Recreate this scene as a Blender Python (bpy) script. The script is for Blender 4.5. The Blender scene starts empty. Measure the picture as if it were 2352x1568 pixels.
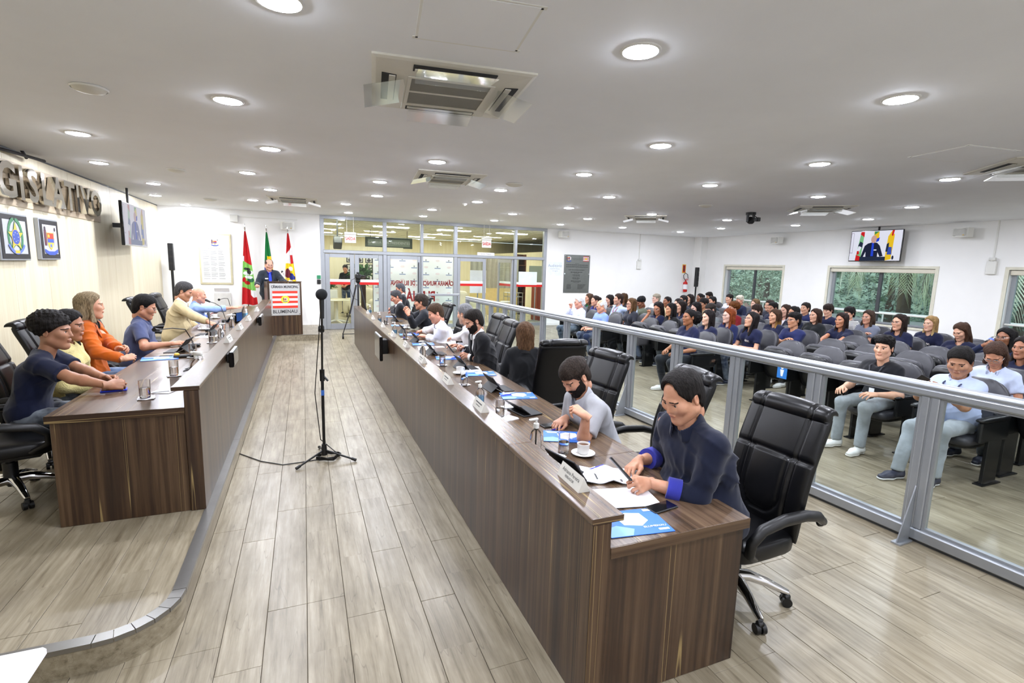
import bpy, bmesh, math, random
import numpy as np
from mathutils import Vector, Matrix
from math import pi, sin, cos, radians as rad
random.seed(7); RNG=np.random.default_rng(7)
SC=bpy.context.scene
COL=bpy.data.collections.new('chamber'); SC.collection.children.link(COL)

# ------------------------------------------------------------------ camera, world, exposure
YAW,PIT,ROL=0.39292,0.14752,0.02776
_f=Vector((sin(YAW)*cos(PIT),cos(YAW)*cos(PIT),-sin(PIT))); _r=Vector((cos(YAW),-sin(YAW),0)); _u=_r.cross(_f)
_r2=_r*cos(ROL)+_u*sin(ROL); _u2=_u*cos(ROL)-_r*sin(ROL)
cd=bpy.data.cameras.new('camera'); cam=bpy.data.objects.new('camera',cd); COL.objects.link(cam)
cd.sensor_width=36; cd.lens=36*1154.9/2352; cd.clip_start=.05; cd.clip_end=300
M=Matrix.Identity(4)
for i in range(3): M[i][0]=_r2[i]; M[i][1]=_u2[i]; M[i][2]=-_f[i]
M[2][3]=1.9
cam.matrix_world=M; SC.camera=cam
SC.view_settings.view_transform='Standard'; SC.view_settings.look='None'; SC.view_settings.gamma=1
SC.view_settings.use_curve_mapping=False
SC.view_settings.exposure=0.0
LAMP=450.0          # emission of every ceiling downlight
LOBBY=30.0          # emission of the lobby's ceiling panels
w=bpy.data.worlds.new('overcast'); SC.world=w; w.use_nodes=True
bg=w.node_tree.nodes['Background']; bg.inputs[0].default_value=(.72,.84,.95,1); bg.inputs[1].default_value=2.6
cy=SC.cycles
cy.max_bounces=10; cy.diffuse_bounces=4; cy.glossy_bounces=4; cy.transmission_bounces=7; cy.transparent_max_bounces=24
cy.sample_clamp_indirect=6; cy.caustics_reflective=False; cy.caustics_refractive=False
cy.use_denoising=True; cy.use_adaptive_sampling=True; cy.adaptive_threshold=.03

def uv2ray(u,v):
    return (_r2*((u-1176)/1154.9)-_u2*((v-784)/1154.9)+_f)
def onz(u,v,z):
    d=uv2ray(u,v); t=(z-1.9)/d.z; return Vector((d.x*t,d.y*t,z))
def onx(u,v,x):
    d=uv2ray(u,v); t=x/d.x; return Vector((x,d.y*t,1.9+d.z*t))
def ony(u,v,y):
    d=uv2ray(u,v); t=y/d.y; return Vector((d.x*t,y,1.9+d.z*t))

# ------------------------------------------------------------------ materials
def lin(c):
    if isinstance(c,str):
        c=[int(c[i:i+2],16)/255 for i in (0,2,4)]
        c=[x/12.92 if x<=.04045 else ((x+.055)/1.055)**2.4 for x in c]
    return (*c[:3],1.0)
MATS={}
class NT:
    def __init__(s,name):
        s.m=bpy.data.materials.new(name); s.m.use_nodes=True; s.t=s.m.node_tree; s.t.nodes.clear()
        s.out=s.n('ShaderNodeOutputMaterial')
    def n(s,t,**k):
        x=s.t.nodes.new(t)
        for a,b in k.items():
            if a.startswith('i_'):
                x.inputs[int(a[2:]) if a[2:].isdigit() else a[2:].replace('_',' ')].default_value=b
            else: setattr(x,a,b)
        return x
    def l(s,a,b): s.t.links.new(a,b)
    def coords(s,scale=(1,1,1),src='Object'):
        tc=s.n('ShaderNodeTexCoord'); mp=s.n('ShaderNodeMapping'); mp.inputs['Scale'].default_value=scale
        s.l(tc.outputs[src],mp.inputs[0]); return mp.outputs[0]
    def noise(s,scale,vec=None,detail=3,rough=.6):
        x=s.n('ShaderNodeTexNoise'); x.inputs['Scale'].default_value=scale; x.inputs['Detail'].default_value=detail; x.inputs['Roughness'].default_value=rough
        if vec: s.l(vec,x.inputs['Vector'])
        return x.outputs['Fac']
    def ramp(s,fac,stops,interp='LINEAR'):
        r=s.n('ShaderNodeValToRGB'); r.color_ramp.interpolation=interp
        e=r.color_ramp.elements
        while len(e)<len(stops): e.new(.5)
        for x,(p,c) in zip(e,stops): x.position=p; x.color=lin(c)
        s.l(fac,r.inputs[0]); return r.outputs[0]
    def mix(s,fac,a,b,mode='MIX'):
        x=s.n('ShaderNodeMix',data_type='RGBA',blend_type=mode)
        for val,k in ((fac,0),(a,6),(b,7)):
            if hasattr(val,'links') or hasattr(val,'is_linked'): s.l(val,x.inputs[k])
            else: x.inputs[k].default_value=val if k==0 else lin(val)
        return x.outputs[2]
    def pbsdf(s,col,rough=.5,metal=0,spec=.5,**k):
        b=s.n('ShaderNodeBsdfPrincipled')
        if hasattr(col,'is_linked'): s.l(col,b.inputs['Base Color'])
        else: b.inputs['Base Color'].default_value=lin(col)
        if hasattr(rough,'is_linked'): s.l(rough,b.inputs['Roughness'])
        else: b.inputs['Roughness'].default_value=rough
        b.inputs['Metallic'].default_value=metal; b.inputs['Specular IOR Level'].default_value=spec
        for a,v in k.items(): b.inputs[a.replace('_',' ')].default_value=v
        s.l(b.outputs[0],s.out.inputs[0]); return b
    def bump(s,b,h,strength=.3,dist=.01):
        x=s.n('ShaderNodeBump'); x.inputs['Strength'].default_value=strength; x.inputs['Distance'].default_value=dist
        s.l(h,x.inputs['Height']); s.l(x.outputs[0],b.inputs['Normal'])
def mat(name,col,rough=.5,metal=0,spec=.5,var=.06,scale=8,bump=None,**k):
    if name in MATS: return MATS[name]
    t=NT(name); v=t.coords()
    c=lin(col)
    if var:
        a=tuple(min(1,x*(1+var)) for x in c[:3]); b=tuple(x*(1-var) for x in c[:3])
        cc=t.ramp(t.noise(scale,v),[(.3,b),(.7,a)])
    else: cc=c
    p=t.pbsdf(cc,rough,metal,spec,**k)
    if bump: t.bump(p,t.noise(bump[0],v,4),bump[1],bump[2] if len(bump)>2 else .004)
    MATS[name]=t.m; return t.m
def emat(name,col,s):
    if name in MATS: return MATS[name]
    t=NT(name); e=t.n('ShaderNodeEmission'); e.inputs[0].default_value=lin(col); e.inputs[1].default_value=s
    t.l(e.outputs[0],t.out.inputs[0]); MATS[name]=t.m; return t.m
def glassmat(name,tint=(.93,.98,.97),refl=1.0,rough=.02):
    """thin sheet: fresnel reflection over a lightly tinted clear body"""
    if name in MATS: return MATS[name]
    t=NT(name); tr=t.n('ShaderNodeBsdfTransparent'); tr.inputs[0].default_value=lin(tint)
    g=t.n('ShaderNodeBsdfGlossy'); g.inputs[0].default_value=(1,1,1,1); g.inputs['Roughness'].default_value=rough
    f=t.n('ShaderNodeFresnel'); f.inputs[0].default_value=1.45
    m=t.n('ShaderNodeMath',operation='MULTIPLY'); m.inputs[1].default_value=refl; t.l(f.outputs[0],m.inputs[0])
    ge=t.n('ShaderNodeNewGeometry'); iv=t.n('ShaderNodeMath',operation='SUBTRACT'); iv.inputs[0].default_value=1; t.l(ge.outputs['Backfacing'],iv.inputs[1])
    m2=t.n('ShaderNodeMath',operation='MULTIPLY',use_clamp=True); t.l(m.outputs[0],m2.inputs[0]); t.l(iv.outputs[0],m2.inputs[1]); m=m2
    x=t.n('ShaderNodeMixShader'); t.l(m.outputs[0],x.inputs[0]); t.l(tr.outputs[0],x.inputs[1]); t.l(g.outputs[0],x.inputs[2])
    t.l(x.outputs[0],t.out.inputs[0]); MATS[name]=t.m; return t.m
def wood(name,axis,cols=('241812','35251b','473424','5c4835'),rough=.3,line=True):
    t=NT(name); sc={'z':(1,1,.022),'y':(1,.022,1),'x':(.022,1,1)}[axis]
    v=t.coords(sc)
    n1=t.noise(46,v,5,.62); n2=t.noise(9,v,2)
    mx=t.n('ShaderNodeMath',operation='MULTIPLY_ADD'); t.l(n2,mx.inputs[0]); mx.inputs[1].default_value=.55; 
    ad=t.n('ShaderNodeMath',operation='MULTIPLY'); t.l(n1,ad.inputs[0]); ad.inputs[1].default_value=.55; t.l(ad.outputs[0],mx.inputs[2])
    c=t.ramp(mx.outputs[0],[(.38,cols[0]),(.5,cols[1]),(.58,cols[2]),(.7,cols[3])])
    if line:
        v2=t.coords(tuple(x*(1.0 if x==1 else .45) for x in sc)); n3=t.noise(23,v2,0)
        k=t.ramp(n3,[(.69,(0,0,0)),(.698,(.8,.8,.8)),(.702,(.8,.8,.8)),(.71,(0,0,0))])
        c=t.mix(k,c,'a08a5c')
    p=t.pbsdf(c,rough,0,.5); MATS[name]=t.m; return t.m

# ------------------------------------------------------------------ objects
def link(o,parent=None):
    COL.objects.link(o)
    if parent: o.parent=parent
    return o
def T(name,label,cat,loc=(0,0,0),rz=0,group=None,rot=None):
    o=bpy.data.objects.new(name,None); COL.objects.link(o); o.empty_display_size=.1
    o.location=loc; o.rotation_euler=rot if rot else (0,0,rz)
    o['label']=label; o['category']=cat
    if group: o['group']=group
    return o
def tag(o,label,cat,group=None):
    o['label']=label; o['category']=cat
    if group: o['group']=group
    return o
def wm(o):
    m=Matrix.LocRotScale(o.location,o.rotation_euler,o.scale)
    return wm(o.parent)@m if o.parent else m
def dup(root,loc=None,rz=None,label=None,parent=None,keepmesh=True,group=None):
    r=root.copy(); COL.objects.link(r)
    if parent: r.parent=parent
    if loc is not None: r.location=loc
    if rz is not None: r.rotation_euler=(0,0,rz)
    if label: r['label']=label
    if group: r['group']=group
    for c in root.children: dup(c,parent=r)
    return r
def mesh_obj(name,V,F,mats,parent=None,smooth=None,mi=None,world=False):
    me=bpy.data.meshes.new(name)
    V=np.asarray(V,float).reshape(-1,3)
    if world and parent:
        m=np.array(wm(parent).inverted()); V=V@m[:3,:3].T+m[:3,3]
    me.from_pydata(V.tolist(),[],F if isinstance(F,list) else F.tolist())
    for m in (mats if isinstance(mats,(list,tuple)) else [mats]): me.materials.append(m)
    if mi is not None and len(mi): me.polygons.foreach_set('material_index',np.asarray(mi,np.int32))
    if smooth is not None:
        me.polygons.foreach_set('use_smooth',[True]*len(me.polygons))
        if smooth<180: me.set_sharp_from_angle(angle=rad(smooth))
    me.update()
    return link(bpy.data.objects.new(name,me),parent)
class MB:
    def __init__(s): s.v=[]; s.f=[]; s.m=[]
    def add(s,V,F,mi=0,X=None):
        b=len(s.v)
        for p in V:
            p=Vector(p); s.v.append(tuple(X@p) if X is not None else tuple(p))
        for f in F: s.f.append([b+i for i in f]); s.m.append(mi)
        return s
    def box(s,x0,y0,z0,x1,y1,z1,mi=0,b=0,X=None):
        if x0>x1:x0,x1=x1,x0
        if y0>y1:y0,y1=y1,y0
        if z0>z1:z0,z1=z1,z0
        if not b:
            V=[(x0,y0,z0),(x1,y0,z0),(x1,y1,z0),(x0,y1,z0),(x0,y0,z1),(x1,y0,z1),(x1,y1,z1),(x0,y1,z1)]
            F=[(3,2,1,0),(4,5,6,7),(0,1,5,4),(1,2,6,5),(2,3,7,6),(3,0,4,7)]
            return s.add(V,F,mi,X)
        b=min(b,(x1-x0)*.49,(y1-y0)*.49,(z1-z0)*.49)
        lo=(x0,y0,z0); hi=(x1,y1,z1); V=[]; idx={}
        for cx in (0,1):
            for cyy in (0,1):
                for cz in (0,1):
                    for ax in range(3):
                        p=[]
                        for k,cc in enumerate((cx,cyy,cz)):
                            q=hi[k] if cc else lo[k]
                            if k!=ax: q+= -b if cc else b
                            p.append(q)
                        idx[(cx,cyy,cz,ax)]=len(V); V.append(p)
        F=[]
        def fix(f):
            P=[Vector(V[i]) for i in f]; n=(P[1]-P[0]).cross(P[2]-P[0]); c=sum(P,Vector())/len(P)-Vector(((x0+x1)/2,(y0+y1)/2,(z0+z1)/2))
            return f if n.dot(c)>0 else f[::-1]
        for ax in range(3):
            o=[a for a in range(3) if a!=ax]
            for sd in (0,1):
                q=[]
                for a,bb in ((0,0),(1,0),(1,1),(0,1)):
                    c=[0,0,0]; c[ax]=sd; c[o[0]]=a; c[o[1]]=bb; q.append(idx[(*c,ax)])
                F.append(fix(q))
            for a in (0,1):
                for bb in (0,1):
                    q=[]
                    for sd,pa in ((0,o[0]),(1,o[0]),(1,o[1]),(0,o[1])):
                        c=[0,0,0]; c[ax]=sd; c[o[0]]=a; c[o[1]]=bb; q.append(idx[(*c,pa)])
                    F.append(fix(q))
        for cx in (0,1):
            for cyy in (0,1):
                for cz in (0,1): F.append(fix([idx[(cx,cyy,cz,a)] for a in range(3)]))
        return s.add(V,F,mi,X)
    def lathe(s,prof,n=20,mi=0,X=None,cap=True):
        V=[];F=[]
        for r,z in prof:
            for i in range(n): a=2*pi*i/n; V.append((r*cos(a),r*sin(a),z))
        for j in range(len(prof)-1):
            for i in range(n):
                k=(i+1)%n; F.append((j*n+i,j*n+k,(j+1)*n+k,(j+1)*n+i))
        if cap:
            F.append(tuple(range(n))[::-1]); F.append(tuple((len(prof)-1)*n+i for i in range(n)))
        return s.add(V,F,mi,X)
    def cyl(s,p0,p1,r0,r1=None,n=14,mi=0,X=None):
        p0=Vector(p0);p1=Vector(p1); d=p1-p0
        q=Matrix.Translation(p0)@d.to_track_quat('Z','Y').to_matrix().to_4x4()
        return s.lathe([(r0,0),(r0 if r1 is None else r1,d.length)],n,mi,(X@q) if X is not None else q)
    def tube(s,pts,r,n=8,mi=0,X=None,closed=False,flat=None):
        pts=[Vector(p) for p in pts]; N=len(pts); V=[];F=[]
        up=None
        for i,p in enumerate(pts):
            a=pts[(i-1)%N] if (closed or i>0) else p; b=pts[(i+1)%N] if (closed or i<N-1) else p
            t=(b-a).normalized()
            if up is None: up=Vector((0,0,1)) if abs(t.z)<.9 else Vector((1,0,0))
            sd=t.cross(up); 
            if sd.length<1e-6: sd=t.orthogonal()
            sd.normalize(); up=sd.cross(t).normalized()
            rr=r[i] if isinstance(r,(list,tuple)) else r
            fl=flat or 1
            for k in range(n):
                an=2*pi*k/n; V.append(p+sd*cos(an)*rr*fl+up*sin(an)*rr)
        for i in range(N if closed else N-1):
            j=(i+1)%N
            for k in range(n):
                l=(k+1)%n; F.append((i*n+k,i*n+l,j*n+l,j*n+k))
        if not closed: F.append(tuple(range(n))[::-1]); F.append(tuple((N-1)*n+k for k in range(n)))
        return s.add(V,F,mi,X)
    def prism(s,poly,z0,z1,mi=0,X=None):
        n=len(poly); V=[(x,y,z0) for x,y in poly]+[(x,y,z1) for x,y in poly]
        a=sum(poly[i][0]*poly[(i+1)%n][1]-poly[(i+1)%n][0]*poly[i][1] for i in range(n))
        F=[tuple(range(n))[::-1],tuple(range(n,2*n))]+[(i,(i+1)%n,n+(i+1)%n,n+i) for i in range(n)]
        if a<0: F=[f[::-1] for f in F]
        return s.add(V,F,mi,X)
    def sph(s,c,r,nu=16,nv=10,mi=0,X=None,v0=0,v1=pi):
        r=(r,r,r) if not isinstance(r,(tuple,list)) else r; V=[];F=[]
        for j in range(nv+1):
            t=v0+(v1-v0)*j/nv
            for i in range(nu):
                a=2*pi*i/nu; V.append((c[0]+r[0]*sin(t)*cos(a),c[1]+r[1]*sin(t)*sin(a),c[2]+r[2]*cos(t)))
        for j in range(nv):
            for i in range(nu):
                k=(i+1)%nu; F.append((j*nu+i,(j+1)*nu+i,(j+1)*nu+k,j*nu+k))
        return s.add(V,F,mi,X)
    def quad(s,a,b,c,d,mi=0,X=None): return s.add([a,b,c,d],[(0,1,2,3)],mi,X)
    def mesh(s,me,mi=0,X=None):
        return s.add([v.co for v in me.vertices],[tuple(p.vertices) for p in me.polygons],mi,X)
    def build(s,name,mats,parent=None,smooth=35,world=False):
        return mesh_obj(name,s.v,s.f,mats,parent,smooth,s.m,world)
def bx(name,x0,y0,z0,x1,y1,z1,m,parent=None,b=0,world=False,smooth=35):
    return MB().box(x0,y0,z0,x1,y1,z1,0,b).build(name,m,parent,smooth if b else None,world)
def struct(o): o['kind']='structure'; return o
_TX={}
def textmesh(body,size=.1,ext=0,bev=0,align='CENTER',bold=0,res=3):
    k=(body,size,ext,bev,align,bold)
    if k in _TX: return _TX[k]
    c=bpy.data.curves.new('lettering','FONT'); c.body=body; c.size=size; c.extrude=ext; c.bevel_depth=bev; c.align_x=align; c.align_y='CENTER'; c.resolution_u=res; c.offset=bold
    o=bpy.data.objects.new('lettering',c); COL.objects.link(o)
    bpy.context.view_layer.update()
    me=bpy.data.meshes.new_from_object(o.evaluated_get(bpy.context.evaluated_depsgraph_get()))
    COL.objects.unlink(o); bpy.data.objects.remove(o); _TX[k]=me; return me
def text(mb,body,size,X,mi=0,ext=0,bold=0,wide=1,align='CENTER'):
    me=textmesh(body,size,ext,0,align,bold)
    mb.mesh(me,mi,X@Matrix.Diagonal((wide,1,1,1))); return mb
def frame_mat(o,x,y):
    """matrix with origin o, local x axis x, local y axis y"""
    x=Vector(x).normalized(); y=Vector(y).normalized(); z=x.cross(y)
    m=Matrix.Identity(4)
    for i in range(3): m[i][0]=x[i]; m[i][1]=y[i]; m[i][2]=z[i]; m[i][3]=o[i]
    return m
ORD=['first','second','third','fourth','fifth','sixth','seventh','eighth','ninth','tenth','eleventh','twelfth','thirteenth','fourteenth','fifteenth','sixteenth','seventeenth','eighteenth','nineteenth','twentieth']
# ------------------------------------------------------------------ setting
XL,XR,YB,YF,H,DZ=-3.27,13.7,15.0,-2.4,3.154,.145
M_white=mat('wall paint white','f4f4f2',.6,var=.015,scale=2,bump=(60,.05))
M_ceil=mat('ceiling plaster','eef1f6',.8,var=.02,scale=1.3,bump=(40,.04))
M_alu=mat('grey aluminium','a3a7ac',.38,.55,var=.03)
M_alud=mat('dark aluminium','4a4d50',.45,.4)
M_steel=mat('brushed steel','b6b7b8',.3,1,var=.05,scale=30)
M_chrome=mat('chrome','e4e4e6',.07,1,var=0)
M_black=mat('black plastic','0c0c0d',.45,var=.1)
M_blackg=mat('black gloss','08080a',.12,var=0)
M_grey=mat('grey plastic','8c8c8a',.5)
M_wplast=mat('white plastic','e2e2dc',.4,var=.02)
M_cream=mat('cream paint','d8d2c0',.5,var=.03)
M_paper=mat('white paper','eeeef2',.7,var=.02,scale=20)
M_red=mat('signal red','c1120c',.4,var=.03)
M_clear=glassmat('clear glass')
M_pane=glassmat('window pane',(.95,.985,.98),1.0)
M_rpane=glassmat('railing pane',(.93,.965,.955),1.15,.03)
M_cpal=wood('pale laminate','z',('d6caab','dacfb2','ded4b8','e2d9bf'),.5,False)
M_cband=wood('tan laminate','y',('a8957a','b5a388','bcab91','c4b499'),.5,False)
M_wv=wood('dark laminate upright','z')
M_wy=wood('dark laminate along painted sheen','y',('32251c','473729','5b4838','705c48'),rough=.27)  # tops and ledges: colour lightened to imitate the bright wall's reflected sheen
M_wx=wood('dark laminate across','x',rough=.25)
def floormat(name,a,b,c,rough):
    t=NT(name); g=t.n('ShaderNodeNewGeometry'); sp=t.n('ShaderNodeSeparateXYZ'); t.l(g.outputs['Position'],sp.inputs[0])
    def mth(op,x,y): 
        m=t.n('ShaderNodeMath',operation=op)
        for i,q in enumerate((x,y)):
            if hasattr(q,'is_linked'): t.l(q,m.inputs[i])
            else: m.inputs[i].default_value=q
        return m.outputs[0]
    ix=mth('FLOOR',mth('DIVIDE',mth('ADD',sp.outputs[0],20.64),.2),0)
    wn=t.n('ShaderNodeTexWhiteNoise',noise_dimensions='1D'); t.l(ix,wn.inputs['W'])
    oy=mth('MULTIPLY',mth('FLOOR',mth('MULTIPLY',wn.outputs[0],6),0),.2)
    iy=mth('FLOOR',mth('DIVIDE',mth('ADD',mth('ADD',sp.outputs[1],12),oy),1.2),0)
    cm=t.n('ShaderNodeCombineXYZ'); t.l(ix,cm.inputs[0]); t.l(iy,cm.inputs[1])
    w2=t.n('ShaderNodeTexWhiteNoise',noise_dimensions='2D'); t.l(cm.outputs[0],w2.inputs['Vector'])
    mp=t.n('ShaderNodeVectorMath',operation='MULTIPLY'); mp.inputs[1].default_value=(1,.07,1); t.l(g.outputs['Position'],mp.inputs[0])
    ad=t.n('ShaderNodeVectorMath',operation='ADD'); t.l(mp.outputs[0],ad.inputs[0]); t.l(w2.outputs['Color'],ad.inputs[1])
    n1=t.noise(30,ad.outputs[0],6,.65)
    mp2=t.n('ShaderNodeVectorMath',operation='MULTIPLY'); mp2.inputs[1].default_value=(1,.4,1); t.l(g.outputs['Position'],mp2.inputs[0])
    n2=t.noise(5,mp2.outputs[0],4)
    col=t.ramp(n1,[(.28,a),(.44,b),(.66,c)])
    col=t.mix(t.ramp(n2,[(.42,(0,0,0)),(.68,(.5,.5,.5))]),col,a)
    col=t.mix(w2.outputs['Value'],col,t.mix(.16,col,'3a2f22'))
    # thin dark splits in the grain
    n3=t.noise(16,ad.outputs[0],1)
    k=t.ramp(n3,[(.49,(0,0,0)),(.4965,(.4,.4,.4)),(.503,(0,0,0))])
    col=t.mix(k,col,'453a2c')
    rr=t.n('ShaderNodeMapRange'); rr.inputs[3].default_value=rough*.8; rr.inputs[4].default_value=rough*1.3; t.l(n2,rr.inputs[0])
    b_=t.pbsdf(col,rr.outputs[0],0,.42); t.bump(b_,n1,.06,.003); MATS[name]=t.m; return t.m
M_floor=floormat('weathered oak plank','6b614e','8c826d','a49a85',.32)
M_grout=mat('joint grout','3c342a',.8)  # dark grout colour showing between the planks
M_carp=mat('joint dark','55493a',.8)

def rowoff(ix):
    return None
def clip(poly,cl):
    """convex polygon poly against convex counter-clockwise cl"""
    out=poly
    for i in range(len(cl)):
        a=cl[i]; b=cl[(i+1)%len(cl)]; inp=out; out=[]
        ins=lambda p:(b[0]-a[0])*(p[1]-a[1])-(b[1]-a[1])*(p[0]-a[0])>=-1e-9
        for j in range(len(inp)):
            p=inp[j]; q=inp[(j+1)%len(inp)]
            if ins(p)!=ins(q):
                d1=(b[0]-a[0])*(p[1]-a[1])-(b[1]-a[1])*(p[0]-a[0]); d2=(b[0]-a[0])*(q[1]-a[1])-(b[1]-a[1])*(q[0]-a[0])
                t=d1/(d1-d2); x=(p[0]+(q[0]-p[0])*t,p[1]+(q[1]-p[1])*t)
                if ins(p): out+= [p,x] if False else [x]
                else: out.append(x)
            if ins(q): out.append(q)
        if not out: return []
    return out
def planks(regs,z,parent,nmax,seed,inside=None,hidden=None):
    r=random.Random(seed); L=[]
    for (x0,x1,y0,y1) in regs:
        i0=math.floor((x0+20.64)/.2+1e-6); i1=math.ceil((x1+20.64)/.2-1e-6)
        for ix in range(i0,i1):
            a=-20.64+ix*.2; rr=random.Random(ix*7+1).randrange(6)*.2
            k=math.floor((y0+12+rr)/1.2)
            while True:
                b=k*1.2-12-rr; k+=1
                if b>=y1: break
                p=(max(a,x0),min(a+.2,x1),max(b,y0),min(b+1.2,y1))
                if p[1]-p[0]>.02 and p[3]-p[2]>.02: L.append(p)
    def score(p):
        c=Vector(((p[0]+p[1])/2,(p[2]+p[3])/2,z)); d=c-Vector((0,0,1.9)); dep=d.dot(_f)
        if dep<.4: return 0
        u=1176+1154.9*d.dot(_r2)/dep; v=784-1154.9*d.dot(_u2)/dep
        if not(-150<u<2500 and v<1750): return 0
        if hidden and hidden(c.x,c.y): return 0
        return 1/dep**3
    L.sort(key=lambda p:-score(p)); rest=MB(); cache={}; n=0
    for p in L:
        poly=[(p[0]+.0012,p[2]+.0012),(p[1]-.0012,p[2]+.0012),(p[1]-.0012,p[3]-.0012),(p[0]+.0012,p[3]-.0012)]
        cut=poly
        if inside:
            cut=clip(poly,inside)
            if len(cut)<3: continue
        whole=len(cut)==4 and abs((cut[2][0]-cut[0][0])-(poly[2][0]-poly[0][0]))<1e-5 and abs((cut[2][1]-cut[0][1])-(poly[2][1]-poly[0][1]))<1e-5
        if n<nmax and score(p)>0:
            n+=1
            if whole:
                key=(round(p[1]-p[0],3),round(p[3]-p[2],3))
                if key not in cache:
                    w_,l_=key; mb=MB().box(.0012,.0012,-.006,w_-.0012,l_-.0012,0,0,.0015)
                    o=mb.build('plank',M_floor,parent,None); cache[key]=o.data
                else: o=link(bpy.data.objects.new('plank',cache[key]),parent)
                o.location=(p[0],p[2],z)
            else: MB().prism(cut,z-.006,z).build('plank',M_floor,parent,None)
        elif whole: rest.box(p[0]+.0012,p[2]+.0012,z-.006,p[1]-.0012,p[3]-.0012,z)
        else: rest.prism(cut,z-.006,z)
    if rest.v:
        o=rest.build('distant_planks',M_floor,parent,None); o['kind']='stuff'
fl=struct(bx('floor',XL-.2,YF-.2,-.12,XR+.2,YB+.12,-.005,M_grout))
hid=lambda x,y:(1.1<x<1.85 and 1.7<y<12.3)
planks([(-.64,XR,YF,YB),(XL,-.64,YF,2.95)],0,fl,288,1,hidden=hid)
# dais with rounded front corner
def arc(cx,cy_,r,a0,a1,n): return [(cx+r*cos(a0+(a1-a0)*i/n),cy_+r*sin(a0+(a1-a0)*i/n)) for i in range(n+1)]
dpoly=[(XL,2.625)]+arc(-.95,2.935,.31,-pi/2,0,8)+[(-.64,12.95),(-.64,YB),(XL,YB)]
dais=struct(MB().prism(dpoly,0,DZ-.005).build('floor_dais',M_floor))
inn=[(XL,2.685)]+arc(-.95,2.935,.25,-pi/2,0,8)+[(-.70,YB),(XL,YB)]
planks([(XL,-.70,2.685,YB)],DZ,dais,70,2,inside=inn)
mb=None
op=[(XL,2.62)]+arc(-.95,2.935,.315,-pi/2,0,6)+[(-.635,5.4),(-.635,8.0),(-.635,10.6),(-.635,13.0)]
ip=[(XL,2.685)]+arc(-.95,2.935,.25,-pi/2,0,6)+[(-.70,5.4),(-.70,8.0),(-.70,10.6),(-.70,13.0)]
M_nose=mat('nosing strip','8b8985',.32,.8)
for i in range(len(op)-1):
    def sh(p,q,t): return (p[0]+(q[0]-p[0])*t,p[1]+(q[1]-p[1])*t)
    L_=math.dist(op[i],op[i+1]); e=.002/L_
    MB().prism([sh(op[i],op[i+1],e),sh(op[i],op[i+1],1-e),sh(ip[i],ip[i+1],1-e),sh(ip[i],ip[i+1],e)],DZ-.02,DZ+.004).build('nosing_strip',M_nose,dais,None)
plat=struct(MB().prism([(-.64,YB),(-.64,12.97)]+arc(.24,13.11,.14,-pi/2,0,6)+[(.38,YB)],0,DZ).build('floor_platform',M_floor))
mb=MB(); mb.box(-.635,12.965,DZ,.24,13.0,DZ+.003); mb.build('nosing_strip',M_nose,plat,None)

# ceiling, walls
ceil=struct(bx('ceiling',XL-.2,YF-.2,H,XR+.2,YB+.12,H+.15,M_ceil))
wl=struct(bx('wall_left',XL-.2,YF,0,XL-.02,YB,H,M_cpal))
y=8.05-.91*12; 
while y<YB:
    a,b=max(y,YF),min(y+.91,YB)
    if b-a>.05: MB().box(XL-.02,a+.003,0,XL,b-.003,H-.02,0,.002).build('panel',M_cpal,wl,None)
    y+=.91
bl=struct(bx('trim_1',XL-.02,YF,H-.02,XL+.004,YB,H,M_alud))
wb=struct(bx('wall_back',XL-.2,YB,0,.44,YB+.15,H,M_white))
wb2=struct(bx('wall_back_right',7.36,YB,0,XR+.2,YB+.15,H,M_white))
struct(bx('wall_front',XL-.2,YF-.2,0,XR+.2,YF,H,M_white))
struct(bx('trim_2',13.42,14.62,0,XR,YB,H,M_white))
struct(bx('baseboard_back',7.4,YB-.012,0,13.42,YB,.09,M_white))
WIN=[(11.36,13.66,.72),(7.25,9.83,.70),(3.2,5.9,.70)]; WT=2.12
mb=MB(); ys=[YF]+[q for a,b,_ in sorted(WIN) for q in (a,b)]+[YB+.15]
for i in range(0,len(ys),2): mb.box(XR,ys[i],0,XR+.22,ys[i+1],H)
for a,b,z in WIN: mb.box(XR,a,0,XR+.22,b,z); mb.box(XR,a,WT,XR+.22,b,H)
wr=struct(mb.build('wall_right',M_white,None,None))
M_trim=mat('window trim cream','d9d6c4',.5)
for i,(a,b,z) in enumerate(WIN):
    wn=struct(MB().box(XR-.015,a-.07,WT,XR+.01,b+.07,WT+.06).box(XR-.015,a-.07,z-.05,XR+.01,a,WT).box(XR-.015,b,z-.05,XR+.01,b+.07,WT)
      .box(XR-.03,a-.07,z-.05,XR+.2,b+.07,z).build('window_%d'%(i+1),M_trim,None,None))
    mb=MB(); X=XR+.13
    for y0,y1,z0,z1 in ((a,b,WT-.05,WT),(a,b,z,z+.05),(a,a+.08,z,WT),(b-.08,b,z,WT)): mb.box(X,y0,z0,X+.06,y1,z1)
    mb.build('frame',M_alu,wn,None); m=(a+b)/2
    bx('meeting_stile',X+.005,m-.04,z+.05,X+.055,m+.04,WT-.05,M_alud,wn)
    bx('pane',X+.02,a+.08,z+.05,X+.026,m-.04,WT-.05,M_pane,wn); bx('pane',X+.035,m+.04,z+.05,X+.041,b-.08,WT-.05,M_pane,wn)
    bx('blind_cassette',XR+.02,a+.01,WT-.11,XR+.1,b-.01,WT-.01,M_cream,wn,.01)
    MB().cyl((XR+.11,a+.02,z+.27),(XR+.11,b-.02,z+.27),.022).build('guard_bar',M_wplast,wn,40)

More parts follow.
